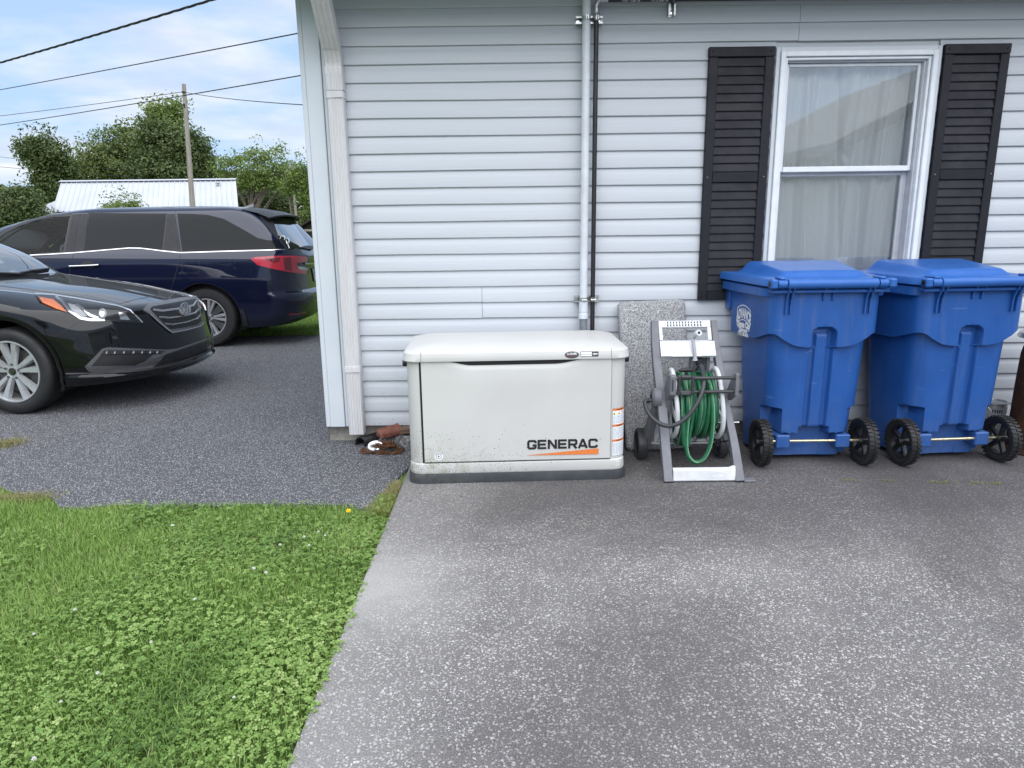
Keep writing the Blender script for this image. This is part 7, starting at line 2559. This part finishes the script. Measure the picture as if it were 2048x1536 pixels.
tree('round_bush', 'large round dark green bush at the left edge behind the minivan', gbase(35, 30), 1.2, 0.10, [blob(38, 425, 52, 62, 30, 0.8), blob(8, 440, 40, 52, 29.5), blob(70, 450, 34, 45, 30)], 11000, 0.17, 'tree_leaf_dark', 2, limbs=5)
tree('broadleaf_tree', 'tall dark leaning tree left of the white metal roof', gbase(98, 42), 4.4, 0.22, [blob(90, 312, 46, 38, 42, 0.8), blob(70, 300, 30, 26, 42), blob(120, 335, 34, 30, 42.4), blob(95, 365, 30, 34, 42), blob(112, 400, 34, 32, 42)], 9500, 0.24, 'tree_leaf_dark', 3, sprays=110)
tree('broadleaf_tree', 'wide loose crowned tree with spiky twigs above the white metal roof', gbase(235, 47), 4.6, 0.26, [blob(200, 320, 48, 42, 47, 0.8), blob(250, 285, 44, 46, 47, 0.8), blob(165, 345, 42, 32, 47), blob(228, 335, 60, 42, 47), blob(290, 300, 36, 46, 47)], 9500, 0.25, 'tree_leaf_mid', 4, sprays=220)
tree('broadleaf_tree', 'big dense dark tree behind the wooden utility pole', gbase(345, 44), 4.8, 0.32, [blob(335, 300, 58, 56, 44, 0.8), blob(385, 305, 42, 52, 44, 0.8), blob(310, 270, 34, 30, 44), blob(345, 345, 84, 34, 44), blob(405, 340, 30, 36, 44), blob(280, 345, 36, 30, 44)], 17000, 0.24, 'tree_leaf_dark', 5, sprays=170)
tree('sapling_crown', 'bright green young tree top rising above the big dense tree', gbase(338, 49), 6.6, 0.16, [blob(330, 232, 34, 20, 49), blob(312, 222, 18, 12, 49), blob(352, 224, 20, 14, 49), blob(336, 252, 40, 16, 49)], 2600, 0.28, 'tree_leaf_light', 6, sprays=90, limbs=9)
tree('spreading_tree', 'airy spreading tree with bare pale limbs between pole and house', gbase(510, 40), 2.6, 0.20, [blob(480, 325, 44, 14, 40, 0.9), blob(530, 310, 44, 13, 40, 0.9), blob(455, 345, 26, 12, 40), blob(570, 335, 40, 13, 40, 0.9), blob(510, 345, 56, 13, 40), blob(495, 368, 50, 14, 40), blob(590, 358, 28, 12, 40), blob(545, 365, 44, 12, 40)], 3600, 0.21, 'tree_leaf_light', 7, limbs=22, sprays=90)
tree('undergrowth_bush', 'dense dark undergrowth below the airy spreading tree', gbase(520, 43), 1.0, 0.12, [blob(500, 405, 46, 26, 43), blob(550, 410, 44, 26, 43), blob(465, 415, 30, 30, 43)], 7000, 0.24, 'tree_leaf_dark', 8, limbs=5)
tree('slender_tree', 'slender light tree close to the house corner', gbase(592, 33), 4.2, 0.07, [blob(600, 345, 26, 18, 33), blob(585, 375, 20, 16, 33), blob(612, 372, 22, 20, 33), blob(622, 400, 16, 26, 33)], 2200, 0.17, 'tree_leaf_light', 9, limbs=8, sprays=40)
tree('far_bush', 'light green bush in the gap beside the house corner', gbase(610, 55), 0.8, 0.10, [blob(600, 440, 24, 20, 55), blob(632, 432, 26, 24, 55), blob(650, 446, 26, 20, 55)], 4500, 0.22, 'tree_leaf_mid', 10, limbs=4)
tree('low_shrub', 'sunny yellow green shrub peeking over the minivan roof', gbase(245, 24), 1.0, 0.05, [blob(245, 412, 40, 9, 24), blob(222, 414, 22, 8, 24), blob(275, 413, 22, 9, 24), blob(245, 440, 44, 24, 24)], 2600, 0.10, 'tree_leaf_light', 11, limbs=6, sprays=40)
# trees outside the frame, so that the paint and the panes have something to mirror
for k, (X_, Y_, H_) in enumerate(((-30, 30, 7), (-24, -16, 8), (-15, -24, 9), (-34, -4, 8))):
    tree('mirrored_tree', 'leafy tree standing %s' % ('beyond the parked cars to the left', 'behind the camera to the left', 'far behind the camera', 'at the far left of the driveway')[k], (X_, Y_, -0.16), H_ * 0.45, 0.22, [((X_, Y_, H_ * 0.62), (2.6, 2.6, H_ * 0.32)), ((X_ + 1.3, Y_ + 0.5, H_ * 0.5), (1.8, 1.8, H_ * 0.25)), ((X_ - 1.4, Y_ - 0.6, H_ * 0.52), (1.9, 1.9, H_ * 0.24))], 5000, 0.30, 'tree_leaf_dark', 20 + k, group='trees around the yard')

# utility pole and its lines
pt, pb = PX(367.5, 168, 28), PX(386, 425, 28)
pb = pb + (pb - pt) * ((pb[2] + 0.2) / (pt[2] - pb[2]))
t = thing('utility_pole', 'bare weathered wooden utility pole with wires near its top', 'utility pole', tuple(pb))
b = WB(); b.tube([tuple(pb + (pt - pb) * k) for k in np.linspace(0, 1, 9)], np.linspace(0.135, 0.082, 9), 14); b.build('post', 'weathered_wood', t, smooth=60)
p = PX(363.5, 184, 27.9)
b = WB(); b.cyl((p[0], p[1], p[2]), (p[0] + 0.14, p[1], p[2]), 0.035, n=10); b.build('insulator', 'cable_black', t)
p = PX(368, 210, 27.88)
b = WB(); b.box(p[0] - 0.03, p[0] + 0.03, p[1] - 0.02, p[1] + 0.03, p[2] - 0.10, p[2] + 0.06); b.build('bracket', 'cable_black', t)
pt2, pb2 = PX(582, 325, 36), PX(592, 430, 36)
t = thing('utility_pole', 'thin distant pole standing in front of the slender tree', 'utility pole', (pb2[0], pb2[1], -0.16))
b = WB(); b.tube([tuple(pb2 + (pt2 - pb2) * k) for k in np.linspace(-0.75, 1, 6)], np.linspace(0.085, 0.06, 6), 9); b.build('post', 'weathered_wood', t)


def wire(name, label, a, c, r, sag=0.0, twist=False, mat='cable_black'):
    """a cable between two points, hanging a little"""
    A_, C_ = np.array(a, float), np.array(c, float)
    n = 90 if twist else 28
    u = np.linspace(0, 1, n)
    P = A_ + (C_ - A_) * u[:, None]
    P[:, 2] -= sag * 4 * u * (1 - u)
    if twist:
        o = None
        t = thing(name, label, 'cable', tuple(A_), 0, 'overhead wires to the house')
        n2 = 700; u = np.linspace(0, 1, n2); L_ = np.linalg.norm(C_ - A_)
        base = A_ + (C_ - A_) * u[:, None]; base[:, 2] -= sag * 4 * u * (1 - u)
        d = (C_ - A_) / L_; s_ = np.cross(d, [0, 0, 1]); s_ /= np.linalg.norm(s_); w_ = np.cross(s_, d)
        for k in range(3):
            ph = u * L_ / 1.0 * 2 * PI + k * 2 * PI / 3
            b = WB(); b.tube(base + (np.cos(ph)[:, None] * s_ + np.sin(ph)[:, None] * w_) * r * 1.15, r, 5); b.build('strand', mat, t, smooth=60)
        return t
    b = MB(); b.tube(P, r, 6)
    o = b.build(name, mat, smooth=60)
    return tag(o, label, 'cable', 'overhead wires to the house')


def end_on_house(p0, p1, Y):
    """follow the line through two photo points until it meets the house's side wall at depth Y"""
    for k in range(40):
        px = 560 + k * 10
        py = p0[1] + (p1[1] - p0[1]) * (px - p0[0]) / (p1[0] - p0[0])
        q_ = PX(px, py, Y)
        if q_[0] > -1.24:
            return q_
    return q_


wire('service_cable', 'thick twisted service cable crossing the top left of the sky', PX(-260, 196, 17), PX(700, -86, 6.5), 0.0105, 0.06, True)
wire('overhead_wire', 'overhead wire just below the thick twisted cable', PX(-300, 231, 26), end_on_house((0, 181), (607, 64), 5.0), 0.009, 0.05)
wire('overhead_wire', 'lower overhead wire passing the utility pole towards the house', PX(-300, 289, 30), end_on_house((0, 246), (612, 146), 7.0), 0.010, 0.12)
wire('overhead_wire', 'overhead wire ending at the utility pole top from the left', PX(-300, 263, 34), PX(364, 184, 27.9), 0.012, 0.10)
wire('overhead_wire', 'sagging wire from the utility pole to the house corner', PX(367, 184, 27.9), end_on_house((366, 184), (615, 203), 6.5), 0.012, 0.10)
wire('overhead_wire', 'faint distant wire at the left edge in front of the dark tree', PX(-60, 306, 44), PX(420, 356, 44), 0.014, 0.1)
wire('overhead_wire', 'lowest faint wire at the left edge in front of the dark tree', PX(-60, 328, 43), PX(420, 362, 43), 0.014, 0.1)

# white roofed outbuilding
t = thing('outbuilding', 'low outbuilding with a long white metal roof behind the minivan', 'building', (-18.5, 33, -0.16))
rl, rr2 = PX(122, 357, 35), PX(472, 365, 35)
el_, er = PX(104, 422, 32), PX(477, 420, 32)
ridge_z = (rl[2] + rr2[2]) / 2
eave_z = 2.12
x0, x1 = rl[0], rr2[0]
yr, ye = 35.0, 32.0
nrib = 34
for k in range(nrib):
    xa = x0 + (x1 - x0) * k / nrib; xb = x0 + (x1 - x0) * (k + 1) / nrib
    b = WB()
    sl = np.array([0, ye - yr, eave_z - ridge_z])
    nn = np.cross([1, 0, 0], sl); nn /= np.linalg.norm(nn); nn = nn if nn[2] > 0 else -nn
    w_ = xb - xa
    prof_ = [(0.0, 0.0), (0.012, 0.035), (0.05, 0.035), (0.07, 0.004), (w_ * 0.5, 0.0), (w_ - 0.002, 0.0)]
    A_ = [np.array([xa + u, yr, ridge_z]) + nn * v for u, v in prof_]
    B_ = [np.array([el_[0] + (er[0] - el_[0]) * (xa + u - x0) / (x1 - x0), ye, eave_z]) + nn * v for u, v in prof_]
    m_ = len(prof_)
    b.add(A_ + B_, [(i, i + 1, m_ + i + 1, m_ + i) for i in range(m_ - 1)])
    b.add([A_[0] - nn * 0.03, A_[-1] - nn * 0.03, B_[-1] - nn * 0.03, B_[0] - nn * 0.03], [(0, 1, 2, 3)])
    b.build('roof_panel', 'white_metal_roof', t)
b = WB(); b.prism([(yr - 0.25, ridge_z - 0.02), (yr, ridge_z + 0.06), (yr + 0.25, ridge_z - 0.02), (yr, ridge_z + 0.03)], lambda u, v, d: (d, u, v), x0 - 0.05, x1 + 0.05); b.build('ridge_cap', 'white_metal_roof', t)
b = WB(); b.add([(x0, yr, ridge_z), (x1, yr, ridge_z), (x1 - 1.6, 38, eave_z), (x0 - 0.5, 38, eave_z)], [(0, 1, 2, 3)]); b.build('rear_roof', 'white_metal_roof', t)
b = WB(); b.box(x0 + 0.35, x1 - 1.9, 32.5, 37.0, -0.2, eave_z - 0.05); b.build('wall', 'porch_white', t)
b = WB(); b.prism([(32.5, eave_z), (37.0, eave_z), (35.0, ridge_z - 0.2)], lambda u, v, d: (d, u, v), x0 + 0.75, x0 + 0.85); b.build('gable', 'porch_white', t)
b = WB(); b.prism([(32.5, eave_z), (37.0, eave_z), (35.0, ridge_z - 0.2)], lambda u, v, d: (d, u, v), x1 - 2.6, x1 - 2.5); b.build('gable', 'porch_white', t)
p = PX(436, 372, 34.3)
b = WB(); b.lathe([(0.0, 0.30), (0.12, 0.28), (0.12, 0.25), (0.05, 0.22), (0.05, -0.1)], 12, (p[0], 34.3, p[2] - 0.12), (0, 0, 1)); b.build('vent_pipe', 'galvanised', t)
# lean-to roof at the left end
la, lb_, lc, ld = PX(112, 401, 31.8), PX(112, 424, 31.0), PX(30, 440, 31.0), PX(46, 428, 31.8)
lt = WB()
for k in range(8):
    u0, u1 = k / 8, (k + 1) / 8 - 0.006
    qa = la + (ld - la) * u0; qb = la + (ld - la) * u1; qc = lb_ + (lc - lb_) * u1; qd = lb_ + (lc - lb_) * u0
    b = WB(); dz = np.array([0, 0, -0.03]); b.add([qa, qb, qc, qd, qa + dz, qb + dz, qc + dz, qd + dz], [(0, 1, 2, 3), (4, 7, 6, 5), (0, 4, 5, 1), (1, 5, 6, 2), (2, 6, 7, 3), (3, 7, 4, 0)])
    b.build('porch_roof_panel', 'white_metal_roof', t)
for k in range(6):
    px = lb_[0] + (lc[0] - lb_[0]) * (0.02 + 0.96 * k / 5); zt_ = lb_[2] + (lc[2] - lb_[2]) * (0.02 + 0.96 * k / 5)
    b = WB(); b.box(px - 0.055, px + 0.055, 31.1, 31.21, -0.2, zt_ - 0.04); b.build('porch_post', 'porch_white', t)
# dark wooden shed in the gap beside the house corner
t = thing('wooden_shed', 'dark weathered wooden shed in the gap beside the house corner', 'shed', (-11.2, 40, -0.16))
a_, c_ = PX(594, 458, 40), PX(700, 458, 40)
ze = PX(620, 459, 40)[2]; zr = PX(650, 430, 40)[2]
b = WB(); b.box(a_[0] + 0.2, c_[0], 40.0, 44.0, -0.2, ze); b.build('wall', 'barn_wood', t)
for k in range(10):
    xa = a_[0] + 0.2 + k * 0.27
    b = WB(); b.box(xa, xa + 0.255, 39.96, 39.995, -0.16, ze - 0.02); b.build('wall_board', 'barn_wood', t)
b = WB(); b.prism([(a_[0] - 0.05, ze + 0.05), ((a_[0] + c_[0]) / 2, zr + 0.2), (c_[0] + 0.2, ze + 0.05), (c_[0] + 0.2, ze - 0.05), ((a_[0] + c_[0]) / 2, zr + 0.05), (a_[0] - 0.05, ze - 0.05)], lambda u, v, d: (u, d, v), 39.5, 44.3); b.build('roof', 'barn_wood', t)
b = WB(); b.prism([(a_[0] + 0.2, ze), (c_[0], ze), ((a_[0] + c_[0]) / 2, zr)], lambda u, v, d: (u, d, v), 40.02, 40.12); b.build('gable', 'barn_wood', t)
b = WB(); b.box(a_[0] - 0.05, c_[0], 39.4, 39.5, ze - 0.10, ze + 0.02); b.build('eave_board', 'weathered_wood', t)

# the neighbour's gable behind the photographer, seen mirrored in the window panes
t = thing('neighbour_house', 'pale gabled house mirrored in the window panes', 'house', (9.0, -9.2, -0.16))
b = WB()
ex, ez = 5.15, 2.55
b.box(ex + 0.45, ex + 8.6, -17.0, -7.6, -0.2, ez); b.build('wall', 'neighbour_siding', t)
b = WB(); b.prism([(ex + 0.45, ez), (ex + 8.6, ez), (ex + 4.5, ez + 1.95)], lambda u, v, d: (u, d, v), -7.70, -7.6); b.build('gable', 'neighbour_siding', t)
b = WB(); b.prism([(ex, ez - 0.16), (ex, ez + 0.02), (ex + 4.5, ez + 2.22), (ex + 9.0, ez + 0.02), (ex + 9.0, ez - 0.16), (ex + 4.5, ez + 2.02)], lambda u, v, d: (u, d, v), -17.3, -7.25); b.build('roof', 'roof_shingle', t)
b = WB(); b.bar((ex + 0.20, -7.5, ez - 0.1), (ex + 0.50, -7.5, ez - 0.40), 0.08, 0.08, 0, (0, 1, 0)); b.box(ex + 0.46, ex + 0.54, -7.56, -7.46, 0.0, ez - 0.40); b.build('downspout', 'white_paint', t)
b = WB(); b.box(ex + 2.8, ex + 3.7, -7.60, -7.57, 0.9, 2.2); b.build('window', 'tinted_glass', t)

# chips, grit and bits of leaf lying about
n = 420
xx = np.concatenate([nrs.uniform(-0.5, 3.0, 240), nrs.uniform(-2.3, -0.75, 120), nrs.uniform(-0.6, 2.6, 60)])
yy = np.concatenate([-0.86 - np.abs(nrs.normal(0, 0.25, 240)), nrs.uniform(-1.05, 0.1, 120), nrs.uniform(-2.6, -1.0, 60)])
okk = ~((xx > -0.62) & (xx < 0.68) & (yy > -0.86))
xx, yy = xx[okk], yy[okk]; n = len(xx)
sz = nrs.uniform(0.0015, 0.0055, n) * np.where(nrs.rand(n) < 0.08, 2.0, 1.0)
b = MB()
for x_, y_, s_ in zip(xx, yy, sz):
    zg = 0.0 if x_ > -0.62 else -0.010
    a = nrs.uniform(0, 6.3); c_, d_ = math.cos(a), math.sin(a)
    e_ = nrs.uniform(0.4, 1.0)
    b.add([(x_ + s_ * c_, y_ + s_ * d_, zg), (x_ - s_ * e_ * d_, y_ + s_ * e_ * c_, zg), (x_ - s_ * c_ * 0.8, y_ - s_ * d_ * 0.8, zg), (x_ + s_ * e_ * d_, y_ - s_ * e_ * c_ * 0.7, zg), (x_, y_, zg + s_ * 0.7)], [(0, 1, 4), (1, 2, 4), (2, 3, 4), (3, 0, 4)])
o = b.build('grit', 'brown_board'); o['kind'] = 'stuff'

# a far belt of woodland that closes the horizon
n = 15000
xx = nrs.uniform(-150, 150, n)
yy = 105 + nrs.uniform(0, 14, n)
hh = 5.5 + 5.0 * vnoise(xx, yy * 0, 41, 0.07) + 2.2 * vnoise(xx, yy * 0, 42, 0.22)
zz = hh * nrs.rand(n) ** 0.75
P_ = np.c_[xx, yy - 3 * np.sqrt(np.clip(1 - (zz / hh) ** 2, 0, 1)), zz]
nrm = nrs.normal(0, 1, (n, 3)); nrm /= np.linalg.norm(nrm, axis=1)[:, None]
a_ = np.cross(nrm, nrs.normal(0, 1, (n, 3))); a_ /= np.linalg.norm(a_, axis=1)[:, None]
c_ = np.cross(nrm, a_); s_ = nrs.uniform(0.5, 1.3, n)[:, None]
leaf_mesh('far_woodland', np.stack([P_ - a_ * s_, P_ - c_ * s_ * 0.6, P_ + a_ * s_, P_ + c_ * s_ * 0.6], 1), nrs.rand(n) * 0.8, 'tree_leaf_dark')
